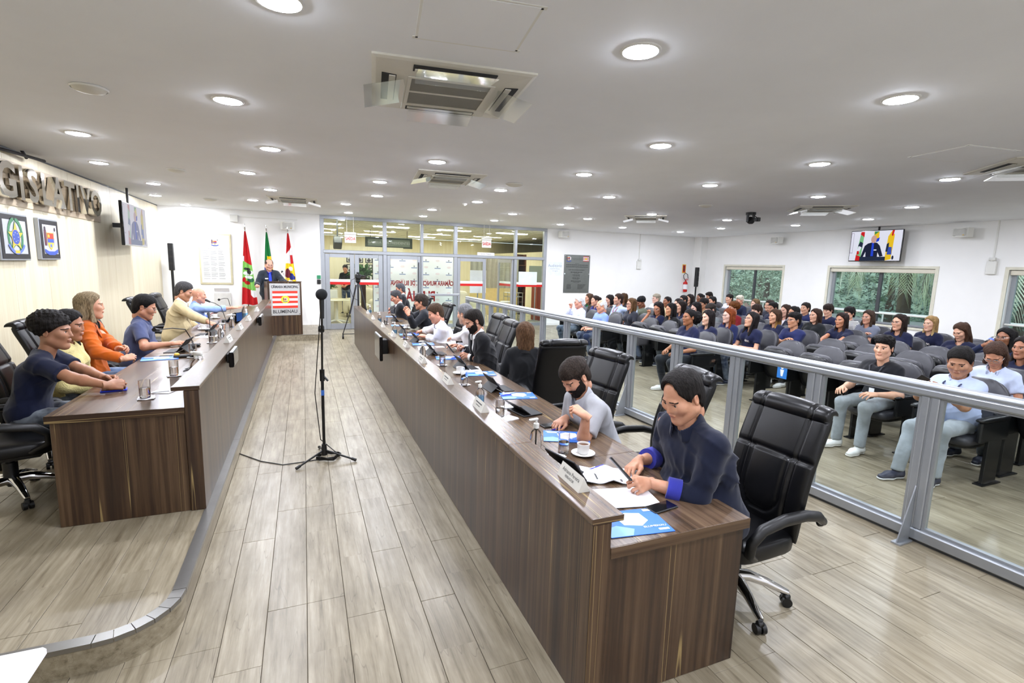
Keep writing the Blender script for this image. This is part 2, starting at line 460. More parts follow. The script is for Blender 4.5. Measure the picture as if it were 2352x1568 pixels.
# glazed back wall
gw=struct(bx('wall_glazed',.44,YB+.01,H-.09,7.36,YB+.11,H,M_alu)); M_mul=M_alu
def mull(x,z0,z1,w=.055,name='mullion'): return bx(name,x-w,YB,z0,x+w,YB+.12,z1,M_alu,gw,.008)
TZ=2.18
for x in (.495,2.18,4.29,7.305): mull(x,0,H-.09)
for x in (3.26,6.27): mull(x,TZ+.045,H-.09,.045)
mull(6.27,0,TZ-.045,.05); mull(3.26,0,TZ-.045,.03)
bx('transom',.5,YB-.01,TZ-.05,7.3,YB+.12,TZ+.05,M_alu,gw,.015)
for a,b in ((.55,2.12),(2.24,3.21),(3.31,4.23),(4.35,6.22),(6.32,7.25)): bx('pane',a,YB+.05,TZ+.05,b,YB+.056,H-.09,M_pane,gw)
bx('pane',3.29,YB+.05,.05,4.23,YB+.056,TZ-.05,M_pane,gw); bx('pane',6.32,YB+.05,.1,7.25,YB+.056,TZ-.05,M_pane,gw)
bx('bottom_rail',3.29,YB+.01,0,4.23,YB+.11,.1,M_alu,gw); bx('bottom_rail',6.32,YB+.01,0,7.25,YB+.11,.1,M_alu,gw)
def band(x0,x1,par,y=YB+.043):
    z=1.34; bx('white_band',x0,y,z,x1,y+.004,z+.075,M_wplast,par,world=True); bx('red_band',x0,y,z-.075,x1,y+.004,z,M_red,par,world=True)
band(6.32,7.25,gw)
def door(n,x0,x1,sl=.1,handle=None,bnd=True,hinge=None,ang=0):
    """leaf in its own axes: from x=0 to width"""
    w_=x1-x0
    d=MB().box(0,0,0,sl,.05,TZ-.06,0,.006).box(w_-sl,0,0,w_,.05,TZ-.06,0,.006).box(sl,0,0,w_-sl,.05,.16).box(sl,0,TZ-.16,w_-sl,.05,TZ-.06).build('door_%d'%n,M_alu,None,30)
    struct(d); d.location=(x0,YB+.03,.005)
    if ang: d.rotation_euler=(0,0,ang)
    bx('pane',sl,.02,.16,w_-sl,.026,TZ-.16,M_pane,d)
    if bnd:
        bx('white_band',sl,.01,1.34,w_-sl,.014,1.415,M_wplast,d); bx('red_band',sl,.01,1.265,w_-sl,.014,1.34,M_red,d)
    if handle: MB().box(handle-.03,-.06,1.05,handle,-.03,1.95,0,.01).box(handle-.025,-.04,1.1,handle-.005,0,1.14).box(handle-.025,-.04,1.86,handle-.005,0,1.9).build('pull_handle',M_alud,d)
    return d
door(1,.55,1.33,.12); door(2,1.34,2.12,.12); door(3,2.24,3.225,.1,.93,False)
door(4,4.35,5.28,.1); d5=door(5,6.21,7.14,.09,ang=rad(100))
M_door=M_alu

# red mirrored lettering stuck on the outside of the glass
M_vinyl=mat('red vinyl','8c0d08',.5,var=.02)
sg=T('glass_lettering','red mirrored lettering CAMARA MUNICIPAL DE BLUMENAU and PLENARIO on the glazed wall','lettering',(3.23,YB+.06,1.3))
XT=frame_mat((3.25,YB+.062,1.33),(-1,0,0),(0,0,1))
mb=MB(); text(mb,'CÂMARA MUNICIPAL DE BLUMENAU',.19,XT,0,.001,.007,.63); mb.build('upper_line',M_vinyl,sg,None,True)
mb=MB(); text(mb,'PLENÁRIO',.42,frame_mat((2.98,YB+.062,.93),(-1,0,0),(0,0,1)),0,.001,.014,.72); mb.build('lower_line',M_vinyl,sg,None,True)

# ------------------------------------------------------------------ lobby beyond the glass
M_lfloor=mat('lobby tile','c6bea8',.2,var=.06,scale=3)
M_lwall=wood('lobby laminate','z',('e0d8ba','e6dec2','eae2c8','eee8d2'),.5,False)
M_lceil=mat('lobby ceiling','dadad2',.8)
LY=26.0
struct(bx('floor_lobby',-1.4,YB+.12,-.12,13.9,LY,0,M_lfloor))
struct(bx('ceiling_lobby',-1.4,YB+.15,H+.02,13.9,LY,H+.15,M_lceil))
mb=MB()
for i in range(24): mb.box(-1.4,YB+.4+i*.625,H+.01,13.9,YB+.425+i*.625,H+.025)
for i in range(25): mb.box(-1.4+i*.625,YB+.15,H+.01,-1.375+i*.625,LY,H+.025)
o=mb.build('ceiling_grid',M_lceil,None,None); o['kind']='structure'
struct(bx('wall_lobby_back',-1.4,LY,0,13.9,LY+.15,H,M_lwall))
wll=struct(bx('wall_lobby_left',-1.55,YB+.15,0,-1.4,LY,H,M_lwall))
struct(bx('wall_lobby_right',13.9,YB+.15,0,14.05,LY,H,M_white))
k=struct(bx('wall_lobby_partition',9.3,17.5,0,9.45,LY,2.55,M_lwall))
struct(bx('trim_3',9.25,17.5,0,9.5,17.6,H,M_alu)); struct(bx('wall_lobby_side',8.4,YB+.15,0,8.5,17.2,H,M_white))
M_pan=emat('lobby lamp panel','fffbe8',LOBBY)
n=0
for j,yy in enumerate((15.75,18.4,21.2,24.0)):  # row nearest the glass is added to brighten the white backdrop banner
    for i,xx in enumerate((0.6,2.9,5.2,7.5)):
        n+=1
        t=T('ceiling_panel_light','white rectangular lobby ceiling light, %s from the left in the %s row behind the glass'%(ORD[i],ORD[j]),'ceiling light',(xx,yy,H+.005),0,'lobby ceiling lights')
        MB().box(-.63,-.17,-.012,.63,-.15,.006).box(-.63,.15,-.012,.63,.17,.006).box(-.63,-.15,-.012,-.61,.15,.006).box(.61,-.15,-.012,.63,.15,.006).build('frame',M_wplast,t,None)
        bx('diffuser',-.61,-.15,-.006,.61,.15,.004,M_pan,t)
# ------------------------------------------------------------------ ceiling fixtures
M_lamp=emat('downlight diffuser','eef2ff',LAMP)
M_ring=mat('downlight ring','dcdcd8',.4,var=0)
COLS=[('beside the panelled left wall',[(-2.14,6.84),(-2.55,8.79),(-2.36,10.7),(-2.78,12.68),(-2.57,14.46)]),
 ('above the raised bench on the left',[(-.52,4.82),(-.31,6.6),(-.72,8.54),(-.51,10.31),(-.96,12.31)]),
 ('above the aisle between the benches',[(-.07,2.92),(1.84,2.62),(1.56,6.33),(1.14,8.3),(1.32,10.02),(.89,11.82),(1.1,13.82)]),
 ('above the right bench and its chairs',[(3.96,2.47),(3.38,4.37),(3.52,6.13),(3.06,8.06),(3.22,9.76),(2.78,11.75),(2.95,13.46)]),
 ('over the audience near the railing',[(5.47,4.2),(5.51,5.93),(4.98,7.76),(5.18,9.59),(4.68,11.47),(4.92,13.4)]),
 ('above the middle of the audience',[(7.63,4.03),(7.7,5.87),(7.24,9.51),(6.68,11.35),(6.93,13.3)]),
 ('above the rear half of the audience',[(10.1,5.86),(9.46,9.52),(8.86,12.99)]),
 ('nearest the window wall',[(11.55,7.55),(11.72,9.48),(11.1,11.37),(11.18,13.17)])]
proto=None
for nm,pts in COLS:
    for i,(x,y) in enumerate(pts):
        lb='round white recessed ceiling downlight %s, %s'%(nm,'nearest the camera' if i==0 else ORD[i]+' from the camera')
        if proto is None:
            proto=T('ceiling_downlight',lb,'ceiling light',(x,y,H),0,'recessed ceiling downlights')
            MB().lathe([(.103,.004),(.118,0),(.116,-.006),(.102,-.009),(.098,.002)],28,cap=False).build('trim_ring',M_ring,proto,60)
            MB().lathe([(.0005,-.016),(.07,-.015),(.092,-.010),(.1,-.003),(.1,.003)],28,cap=False).build('diffuser',M_lamp,proto,None)
        else: dup(proto,(x,y,H),0,lb)
for i,(x,y) in enumerate([(.2,.6),(2.2,.4),(4.6,.5),(7.4,1.2),(9.6,2.6),(11.6,4.6),(9.6,.2),(0,-1.5),(4,-1.6),(8,-1.5)]):
    dup(proto,(x,y,H),0,'round white recessed ceiling downlight out of the picture, %s of those behind the camera'%ORD[i])
# air conditioning cassettes
M_ac=mat('cassette off-white','cfccc0',.45,var=.02); M_acg=mat('cassette grille','77756c',.6,bump=(300,.4)); M_slot=mat('vent slot','161616',.7)
M_acry=glassmat('acrylic deflector',(.95,.96,.95),2.0,.1)
def cassette(loc,s,rz,label):
    t=T('air_conditioner',label,'air conditioner',(loc[0],loc[1],H),rad(rz),'ceiling air conditioning cassettes')
    h=s/2; g=h*.56; mb=MB()
    mb.add([(-h,-h,0),(h,-h,0),(h,h,0),(-h,h,0),(-h,-h,-.012),(h,-h,-.012),(h,h,-.012),(-h,h,-.012),(-h*.95,-h*.95,-.02),(h*.95,-h*.95,-.02),(h*.95,h*.95,-.02),(-h*.95,h*.95,-.02),(-g,-g,-.034),(g,-g,-.034),(g,g,-.034),(-g,g,-.034)],
      [(0,1,5,4),(1,2,6,5),(2,3,7,6),(3,0,4,7),(4,5,9,8),(5,6,10,9),(6,7,11,10),(7,4,8,11),(8,9,13,12),(9,10,14,13),(10,11,15,14),(11,8,12,15)])
    mb.build('fascia',M_ac,t,None)
    MB().box(-g,-g,-.036,g,g,-.03).build('intake_grille',M_acg,t,None)
    f=MB(); e=.025
    for a in (-1,1):
        f.box(-g,a*g-e if a>0 else a*g,-.042,g,a*g if a>0 else a*g+e,-.034); f.box(a*g-e if a>0 else a*g,-g+e,-.042,a*g if a>0 else a*g+e,g-e,-.034)
    f.box(-g,-.012,-.04,g,.012,-.035); f.build('grille_frame',M_ac,t,None)
    for k in range(4):
        R=Matrix.Rotation(k*pi/2,4,'Z')
        MB().box(-g*.92,g*1.16,-.029,g*.92,h*.88,-.02,0,0,R).build('air_slot',M_slot,t,None)
        MB().box(-g*.88,g*1.27,-.034,g*.88,h*.79,-.028,0,0,R@Matrix.Translation((0,0,-.002))).build('louvre',M_ac,t,None)
        # clear deflector hanging under the slot, tilted outwards
        D=R@Matrix.Translation((0,g*1.1,-.045))@Matrix.Rotation(rad(-14 if k%2 else -9),4,'X')
        mb=MB().box(-g*.86,0,-.002,g*.86,h*.5,.001,0,0,D).box(-g*.86,-.002,-.04,g*.86,.001,.0,0,0,D)
        mb.build('clear_deflector',M_acry,t,None)
    return t
cassette((1.0,3.78),1.05,-7,'large nearest ceiling air conditioner cassette with clear deflectors')
cassette((1.98,7.35),.95,-6,'ceiling air conditioner cassette in the middle, beyond the nearest one')
cassette((-.15,11.7),.95,-2,'far ceiling air conditioner cassette near the back wall at left')
cassette((7.6,10.2),.95,-38,'ceiling air conditioner cassette above the far audience rows')
cassette((9.1,6.85),.95,-38,'ceiling air conditioner cassette above the audience near the window wall')
cassette((7.45,3.1),.95,-38,'ceiling air conditioner cassette at the right edge of the picture')
def hatch(c,w_,h_,rz,label):
    t=T('access_panel',label,'panel',(c[0],c[1],H),rad(rz)); 
    MB().box(-w_/2,-h_/2,-.006,w_/2,h_/2,0).build('panel',M_ceil,t,None)
    f=MB(); 
    for a in (-1,1): f.box(-w_/2-.03,a*h_/2-.015,-.004,w_/2+.03,a*h_/2+.015,0); f.box(a*w_/2-.015,-h_/2,-.004,a*w_/2+.015,h_/2,0)
    f.build('frame',M_wplast,t,None); return t
hatch((.87,2.72),.56,.52,-8,'square plaster access panel in the ceiling above the nearest cassette')
hatch((6.2,3.2),.62,.55,-8,'square access panel in the ceiling at far right beside the cassette')
for (x,y,r,lb) in ((-1.46,4.97,.115,'round unlit ceiling dome nearest the camera at left'),(-1.66,8.83,.115,'round ceiling air valve in the middle at left'),(-1.81,12.74,.13,'round ceiling air valve near the back wall at left'),(3.02,7.37,.13,'round ceiling air valve right of the middle cassette'),(7.09,7.7,.12,'round ceiling air valve above the audience')):
    t=T('ceiling_vent',lb,'vent',(x,y,H)); MB().lathe([(r,0),(r*1.06,-.006),(r*.98,-.016)],28,cap=False).build('rim',M_wplast,t,50)
    MB().lathe([(r*.95,-.014),(r*.8,-.03),(r*.4,-.042),(.001,-.045)],28,cap=False).build('disc',M_ac,t,60)
t=T('smoke_detector','small white smoke detector on the ceiling above the right bench','detector',(3.09,10.19,H)); MB().lathe([(.05,0),(.05,-.02),(.035,-.035),(.02,-.05),(.001,-.05)],18,cap=False).build('body',M_wplast,t,50)
# ptz camera
t=T('ceiling_camera','black pan tilt camera hanging from the ceiling above the audience','camera',(8.67,8.09,H))
MB().cyl((0,0,0),(0,0,-.05),.1).build('base',M_black,t,40)
MB().box(-.09,-.035,-.2,-.07,.035,-.04,0,.008).box(.07,-.035,-.2,.09,.035,-.04,0,.008).build('yoke',M_black,t,40)
MB().sph((0,0,-.16),.075).cyl((0,0,-.16),(-.06,-.1,-.2),.04,.045).build('camera_head',M_black,t,50)
MB().box(.15,-.05,-.17,.24,.04,-.09,0,.01).cyl((.19,0,-.1),(.05,0,-.03),.008).build('power_unit',M_black,t,40)
# black bracket at left
a=onz(-40,330,3.1); b=onz(102,370,3.09); c=onz(50,346,H)
t=T('ceiling_bracket','black bar hanging under the ceiling at the upper left above the chrome lettering','bracket',tuple(c))
MB().tube([a,b],.02,6).build('bar',M_black,t,40,True); MB().cyl(c,c+Vector((0,.1,-.07)),.018).build('hanger',M_black,t,40,True)

# ------------------------------------------------------------------ left wall: lettering, frames, screen
ba=struct(bx('wall_left_band',XL,5.3,2.47,XL+.012,11.08,3.0,M_cband))
L=T('wall_lettering','large chrome capital letters LEGISLATIVO on the left wall','lettering',(XL+.02,9,2.72))
M_let=mat('polished letter steel','d8d4cc',.08,1,var=0)
adv={'L':.31,'E':.33,'G':.43,'I':.19,'S':.37,'A':.4,'T':.36,'V':.4,'O':.43}
word='LEGISLATIVO'; tot=sum(adv[c] for c in word); 
LS=1.035; ystart=10.8-tot*LS
y=ystart
for ch in word:
    a_=adv[ch]*LS; mb=MB(); text(mb,ch,.56,frame_mat((XL+.075,y+a_/2,2.725),(0,1,0),(0,0,1)),0,.045,.014,1.04)
    mb.build('letter',M_let,L,30,True); y+=a_
def star(r0,r1,n=5,a0=pi/2): return [((r0 if i%2==0 else r1)*cos(a0+i*pi/n),(r0 if i%2==0 else r1)*sin(a0+i*pi/n)) for i in range(2*n)]
def ell(cx,cy_,rx,ry,n=24,rot=0): return [(cx+rx*cos(2*pi*i/n)*cos(rot)-ry*sin(2*pi*i/n)*sin(rot),cy_+rx*cos(2*pi*i/n)*sin(rot)+ry*sin(2*pi*i/n)*cos(rot)) for i in range(n)]
def rect(x0,y0,x1,y1): return [(x0,y0),(x1,y0),(x1,y1),(x0,y1)]
M_egreen=mat('emblem green','3f7d55',.5); M_eyel=mat('emblem yellow','e0b53a',.5); M_eblue=mat('emblem blue','3a52a8',.5); M_eblue2=mat('emblem ribbon blue','5d74c8',.5); M_ered=mat('emblem red','b33a2a',.5); M_ewhite=mat('emblem white','e8e8ea',.5); M_edark=mat('emblem dark','3a3038',.5); M_eplum=mat('emblem plum','5d3040',.5)
M_mat=mat('picture mount black','10101a',.4); M_pback=mat('picture grey','b9bcc0',.4)
def flat(par,name,items,X,t0=.0005):
    """thin printed shapes: list of (polygon, material); one object per material"""
    ms=[]; mb=MB()
    for i,(poly,m) in enumerate(items):
        if m not in ms: ms.append(m)
        mb.prism(poly,t0+i*.00022,t0+i*.00022+.0002,ms.index(m),X)
    return mb.build(name,ms,par,None,True)
def coat_br(s):
    it=[]
    for i in range(11):
        for sg in (-1,1):
            a=rad(-65+i*13.5); it.append((ell(sg*.36*s*cos(a),.02*s+.46*s*sin(a),.11*s,.055*s,10,(a+pi/2) if sg>0 else (pi/2-a)),M_egreen))
    it.append((star(.45*s,.19*s),M_egreen)); it.append((star(.40*s,.16*s),M_eyel))
    it.append((ell(0,0,.22*s,.22*s),M_eyel)); it.append((ell(0,0,.2*s,.2*s),M_eblue))
    for i in range(7): it.append((ell(.12*s*cos(i*.9),.12*s*sin(i*.9),.014*s,.014*s,6),M_ewhite))
    it.append((arc(0,.05*s,.52*s,rad(212),rad(328),12)+arc(0,.05*s,.44*s,rad(328),rad(212),12),M_eblue2))
    it.append((rect(-.12*s,-.44*s,.12*s,-.36*s),M_eyel)); return it
def coat_city(s):
    it=[(rect(-.3*s,.22*s,.3*s,.3*s),M_pback)]
    for i in range(5): it.append((rect((-.27+i*.12)*s,.28*s,(-.2+i*.12)*s,.42*s),M_pback))
    sh=[(-.24*s,.22*s),(.24*s,.22*s),(.24*s,-.08*s),(.12*s,-.26*s),(0,-.34*s),(-.12*s,-.26*s),(-.24*s,-.08*s)]
    it+=[(sh,M_eyel),(rect(-.22*s,.02*s,.0,.2*s),M_ered),(rect(0,.02*s,.22*s,.2*s),M_ered),(ell(-.11*s,.11*s,.06*s,.06*s,10),M_eyel),(rect(-.22*s,-.1*s,.22*s,.02*s),M_eblue),(ell(0,-.2*s,.08*s,.06*s,10),M_eblue2)]
    it+=[(rect(-.42*s,-.2*s,-.27*s,.3*s),M_eplum),(rect(.27*s,-.2*s,.4*s,.28*s),M_ewhite),(ell(-.35*s,.34*s,.06*s,.07*s,10),M_edark),(ell(.34*s,.33*s,.06*s,.07*s,10),M_edark)]
    it.append(([(-.46*s,-.3*s),(-.2*s,-.38*s),(.2*s,-.38*s),(.46*s,-.3*s),(.46*s,-.42*s),(.2*s,-.5*s),(-.2*s,-.5*s),(-.46*s,-.42*s)],M_eblue)); return it
def picture(y0,y1,z0,z1,label,items):
    t=T('framed_emblem',label,'picture',(XL,(y0+y1)/2,(z0+z1)/2)); w_=y1-y0; h_=z1-z0
    bx('frame',0,-w_/2,-h_/2,.05,w_/2,h_/2,M_alu,t,.004); bx('mount',.05,-w_/2+.02,-h_/2+.02,.054,w_/2-.012,h_/2-.02,M_mat,t)
    bx('print',.054,-w_/2+.08,-h_/2+.08,.0555,w_/2-.07,h_/2-.08,M_pback,t)
    flat(t,'emblem',items,wm(t)@frame_mat((.056,0,0),(0,1,0),(0,0,1)))
    return t
picture(7.68,8.36,1.81,2.37,'framed national coat of arms with green wreath and yellow star on the left wall',coat_br(.44))
picture(8.66,9.22,1.82,2.37,'framed city coat of arms in plum and blue, right of the star emblem',coat_city(.42))
# screens
M_scr=emat('screen white','eef0ff',.85)
E={k:emat('screen '+k,c,.9) for k,c in dict(red='d0262a',green='7fc08a',white='f6f3fb',navy='23283e',skin='cfa59a',blue='2a4ad8',yel='efc52c',dk='2a3348',gr='3f8f5a',ltb='3b55b4',tan='b9b3c6').items()}
def dim(it,k): return it
def broadcast(s,w_,h_,pre=''):
    e={k:(E[k] if not pre else emat(pre+k,c,.8)) for k,c in dict(red='d2b4b8',green='c4d4cc',white='e6e4ee',navy='a6a8c0',skin='d2c0c4',blue='8f98d0',yel='ded4ac',dk='a8aec2',gr='a9c4b6',ltb='a9b2d6',tan='cfccd8').items()} if pre else E
    R=lambda x0,y0,x1,y1:rect((x0-.5)*w_,(y0-.5)*h_,(x1-.5)*w_,(y1-.5)*h_)
    P=lambda L:[((x-.5)*w_,(y-.5)*h_) for x,y in L]
    it=[(R(0,0,1,1),e['white']),(R(.0,.25,.06,.95),e['tan']),(R(.01,.28,.05,.93),e['white'])]
    it+=[(P([(.13,0),(.24,0),(.27,.98),(.2,.98)]),e['green']),(P([(.2,.98),(.27,.98),(.27,.8),(.19,.9)]),e['red']),(P([(.13,0),(.24,0),(.23,.14),(.14,.2)]),e['red']),(P([(.16,.5),(.25,.42),(.26,.6),(.2,.66)]),e['dk']),(P([(.15,.34),(.2,.3),(.24,.46),(.18,.5)]),e['white']),(P([(.15,.2),(.2,.22),(.19,.34),(.15,.32)]),e['red'])]
    it+=[(P([(.46,.98),(.56,.98),(.57,.7),(.47,.7)]),e['yel']),(P([(.47,.98),(.56,.98),(.47,.86)]),e['gr']),(P([(.5,.72),(.58,.78),(.57,.66),(.52,.62)]),e['blue'])]
    it+=[(P([(.72,.0),(.84,.05),(.86,.85),(.8,.98),(.74,.8)]),e['yel']),(P([(.81,1),(.85,1),(.83,.8),(.8,.84)]),e['red']),(P([(.72,.3),(.78,.28),(.77,.6),(.73,.55)]),e['dk']),(P([(.75,.2),(.84,.2),(.83,.45),(.77,.45)]),e['ltb'])]
    it+=[(P([(.24,.13),(.3,.5),(.36,.58),(.45,.62),(.54,.6),(.6,.5),(.68,.15),(.62,.13),(.57,.28),(.57,.13),(.34,.13),(.33,.3),(.29,.13)]),e['navy']),(P([(.44,.62),(.48,.62),(.49,.15),(.44,.15)]),e['blue']),(R(.49,.34,.545,.375),e['white']),(P(ell(.47,.72,.055,.13,16)),e['skin'])]
    it+=[(R(.22,0,.73,.13),e['dk']),(R(.84,.05,.9,.2),e['white']),(P(ell(.87,.1,.02,.07,10)),e['navy'])]
    return it
def tv(label,p0,p1,z0a,z1a,pre,cat='television',arm=None):
    """p0 left edge, p1 right edge as seen from the room (x,y)"""
    a=Vector((*p0,0)); b=Vector((*p1,0)); d=(b-a); w_=d.length; d.normalize(); n=d.cross(Vector((0,0,1)))
    c=(a+b)/2; h_=z1a-z0a
    t=T('television',label,cat,(c.x,c.y,(z0a+z1a)/2),math.atan2(d.y,d.x))
    MB().box(-w_/2,0,-h_/2,w_/2,.05,h_/2,0,.006).build('casing',M_blackg,t,None)
    bx('screen',-w_/2+.015,-.0015,-h_/2+.025,w_/2-.015,0,h_/2-.015,E['white'] if not pre else emat('screen pale','dcdce8',.75),t)
    flat(t,'broadcast_picture',broadcast(1,w_-.03,h_-.04,pre),wm(t)@frame_mat((0,-.0016,.005),(1,0,0),(0,0,1)))
    return t,w_,h_
t,w_,h_=tv('television on the left wall showing a pale washed out broadcast',(-2.84,10.72),(-2.98,12.68),2.085,2.84,'pale screen ')
MB().box(-.2,.05,-.15,.2,.09,.15).box(-.03,.05,-.04,.03,.35,.04).cyl((0,.1,h_/2-.1),(.02,.1,H-2.4625),.02).build('wall_arm',M_black,t,40)
t,w_,h_=tv('television above the middle window showing the speaker at the lectern',(13.33,9.1),(13.42,7.89),2.28,3.06,'')
MB().box(-.2,.05,-.15,.2,.09,.15).cyl((0,.1,0),(0,.1,H-2.67),.022).build('ceiling_mount',M_black,t,40)
# ------------------------------------------------------------------ back wall fittings
def on_back(x,z): return (x,YB,z)
t=T('framed_document','pale framed anthem text with a crest hanging on the back wall beside the flags','picture',(-2.08,YB,1.885))
bx('frame',-.37,-.03,-.65,.37,0,.65,mat('gilt pale','cfc8a6',.4),t,.012); bx('sheet',-.325,-.034,-.6,.325,-.03,.6,mat('parchment','e2e4e0',.7),t)
s=wm(t); flat(t,'crest',[(([(x*.9,y*.9+.42) for x,y in p]),m) for p,m in coat_city(.2)],s@frame_mat((0,-.035,0),(1,0,0),(0,0,1)))
mb=MB(); X=s@frame_mat((0,-.0345,0),(1,0,0),(0,0,1)); r=random.Random(3)
text(mb,'Paz e Trabalho',.05,X@Matrix.Translation((0,.26,0)))
for i in range(26):
    if i%5==4: continue
    for q in range(3):
        a_=-.28+q*.17; mb.box(a_,.2-i*.028,0,a_+r.uniform(.09,.15),.207-i*.028,.0005,0,0,X)
mb.build('script_lines',mat('faded ink','6f7072',.8),t,None,True)
t=T('name_card','small white tilted card on the back wall under the framed document','card',(-1.98,YB-.05,1.1)); MB().box(-.17,-.005,-.06,.17,.005,.06,0,0,Matrix.Rotation(rad(35),4,'X')).build('card',M_paper,t,None)
bx('stand',-.18,-.01,-1.1+DZ,.2,.045,-.08,mat('acrylic haze','dcdcd8',.2),t)
def spk(label,loc,rz):
    t=T('wall_speaker',label,'speaker',loc,rz,'white wall loudspeakers')
    MB().prism([(-.17,0),(-.14,-.16),(-.05,-.2),(.05,-.2),(.14,-.16),(.17,0)],-.1,.1).build('cabinet',M_wplast,t,30)
    bx('grille',-.12,-.205,-.085,.12,-.17,.085,mat('speaker mesh','c9c9c4',.7,bump=(400,.4)),t,.02); bx('bracket',-.05,0,-.06,.05,.14,.06,M_wplast,t,.01)
    bx('badge',.07,-.21,-.07,.1,-.2,-.055,M_eyel,t)
spk('white loudspeaker on the back wall behind the third flag',(-.36,YB-.14,2.8),0); spk('white loudspeaker on the back wall above the grey plaque',(7.85,YB-.14,2.98),0)
spk('white loudspeaker on the window wall above the first window',(XR-.14,11.5,2.92),-pi/2); spk('white loudspeaker on the window wall right of the television',(XR-.14,6.73,2.92),-pi/2)
mb=T('junction_box','small white box high on the back wall above the framed document','box',(-1.62,YB,2.93)); bx('housing',-.09,-.06,-.09,.09,0,.09,M_wplast,mb,.008); bx('trunking',.09,-.015,.04,1.5,0,.06,M_wplast,mb)
def emerg(label,loc,rz,ht):
    t=T('emergency_light',label,'emergency light',loc,rz,'emergency lights')
    bx('housing',-.09,-.06,-.18,.09,0,.1,M_wplast,t,.01); MB().cyl((.0,-.04,.1),(.0,-.06,.15),.03).cyl((-.05,-.05,.14),(.06,-.05,.14),.035).build('lamp_heads',M_wplast,t,40)
    bx('conduit',-.012,-.02,.16,.012,0,ht-loc[2],M_wplast,t)
emerg('white emergency light unit on the back wall left of the fire extinguisher',(10.99,YB,2.12),0,H); emerg('white emergency light unit on the window wall under the right loudspeaker',(XR,6.2,2.2),-pi/2,H)
t=T('plaque','grey metal memorial plaque with engraved text and city flag on the back wall','plaque',(8.5,YB,1.72))
bx('plate',-.49,-.025,-.63,.49,-.01,.63,mat('plaque metal','777a76',.35,.7),t,.003); s=wm(t)
for a in (-1,1):
    for b in (-.6,0,.6): MB().cyl((a*.465,-.01,b),(a*.465,-.035,b),.018).build('stud',M_chrome,t,40)
X=s@frame_mat((0,-.0255,0),(1,0,0),(0,0,1))
mb=MB()
text(mb,'CÂMARA MUNICIPAL DE BLUMENAU',.026,X@Matrix.Translation((-.0,.505,0))); text(mb,'ESTADO DE SANTA CATARINA',.024,X@Matrix.Translation((0,.47,0)))
text(mb,'PLENÁRIO',.035,X@Matrix.Translation((0,.34,0)));
r=random.Random(5)
def greek(mb,x0,x1,y,h,X):
    x=x0
    while x<x1-.01: w_=min(r.uniform(.02,.07),x1-x); mb.box(x,y,0,x+w_,y+h,.0006,0,0,X); x+=w_+.01
for x0,x1,y,h in ((-.42,.42,.285,.022),(-.42,.42,.24,.013),(-.42,.42,.215,.013),(-.32,.3,.12,.02),(-.24,.22,.045,.022),(-.1,.08,.015,.013),(-.16,.12,-.05,.022),(-.14,.12,-.085,.013),(-.16,.12,-.15,.022),(-.12,.08,-.185,.013),(-.22,.16,-.25,.022),(-.12,.1,-.285,.013)): greek(mb,x0,x1,y,h,X)
for i in range(7): greek(mb,-.37,-.2,-.36-i*.024,.012,X); greek(mb,.05,.36-i*.02,-.36-i*.024,.012,X)
mb.build('engraved_text',mat('engraving','2c2e2c',.6),t,None,True)
flat(t,'city_flag',[(rect(.22,.42+i*.024,.44,.444+i*.024),M_ered if i%2==0 else M_ewhite) for i in range(7)]+[(ell(.33,.5,.045,.035),M_eyel)],X)
flat(t,'crest',[([(x-.33,y+.5) for x,y in p],m) for p,m in coat_city(.2)],X)
t=T('notice_sheet','pale blue notice reading Auditorio on the back wall left of the plaque','notice',(7.68,YB,1.87))
bx('sheet',-.26,-.006,-.22,.26,0,.22,mat('notice paper','dfe6ec',.5),t); X=wm(t)@frame_mat((0,-.0065,0),(1,0,0),(0,0,1)); mb=MB()
text(mb,'Auditório',.13,X@Matrix.Translation((0,.1,0))); text(mb,'Capacidade Máxima:',.045,X@Matrix.Translation((0,0,0))); text(mb,'100 lugares',.045,X@Matrix.Translation((0,-.07,0))); mb.build('print',mat('notice ink','8b98aa',.6),t,None,True)
# fire extinguisher and sign
t=T('fire_extinguisher','red fire extinguisher with white label hanging on the back wall','fire extinguisher',(13.07,YB-.1,1.15))
MB().lathe([(.06,0),(.075,.02),(.078,.3),(.06,.36),(.025,.39),(.025,.41)],20).build('cylinder',M_red,t,40)
MB().lathe([(.0795,.1),(.0795,.28)],20,cap=False).build('label',M_paper,t,60)
MB().cyl((0,0,.4),(0,0,.45),.02).box(-.01,-.02,.44,.1,.02,.46,0,.004).box(-.01,-.02,.47,.11,.02,.485,0,.004).build('valve',M_red,t,40)
MB().tube([(-.02,0,.43),(-.1,-.01,.5),(-.14,-.02,.6),(-.06,-.02,.7),(.05,-.02,.64),(.09,-.01,.5)],.012,8).build('hose',M_black,t,60)
bx('bracket',-.03,.07,.25,.03,.1,.35,M_red,t)
t=T('extinguisher_sign','small red and yellow arrow sign above the fire extinguisher','sign',(13.03,YB,2.0)); bx('plate',-.08,-.006,-.16,.08,0,.16,M_eyel,t)
flat(t,'arrow',[(rect(-.055,-.13,.055,.13),M_red),([(-.02,.11),(.02,.11),(.02,-.02),(.05,-.02),(0,-.11),(-.05,-.02),(-.02,-.02)],M_edark)],wm(t)@frame_mat((0,-.007,0),(1,0,0),(0,0,1)))
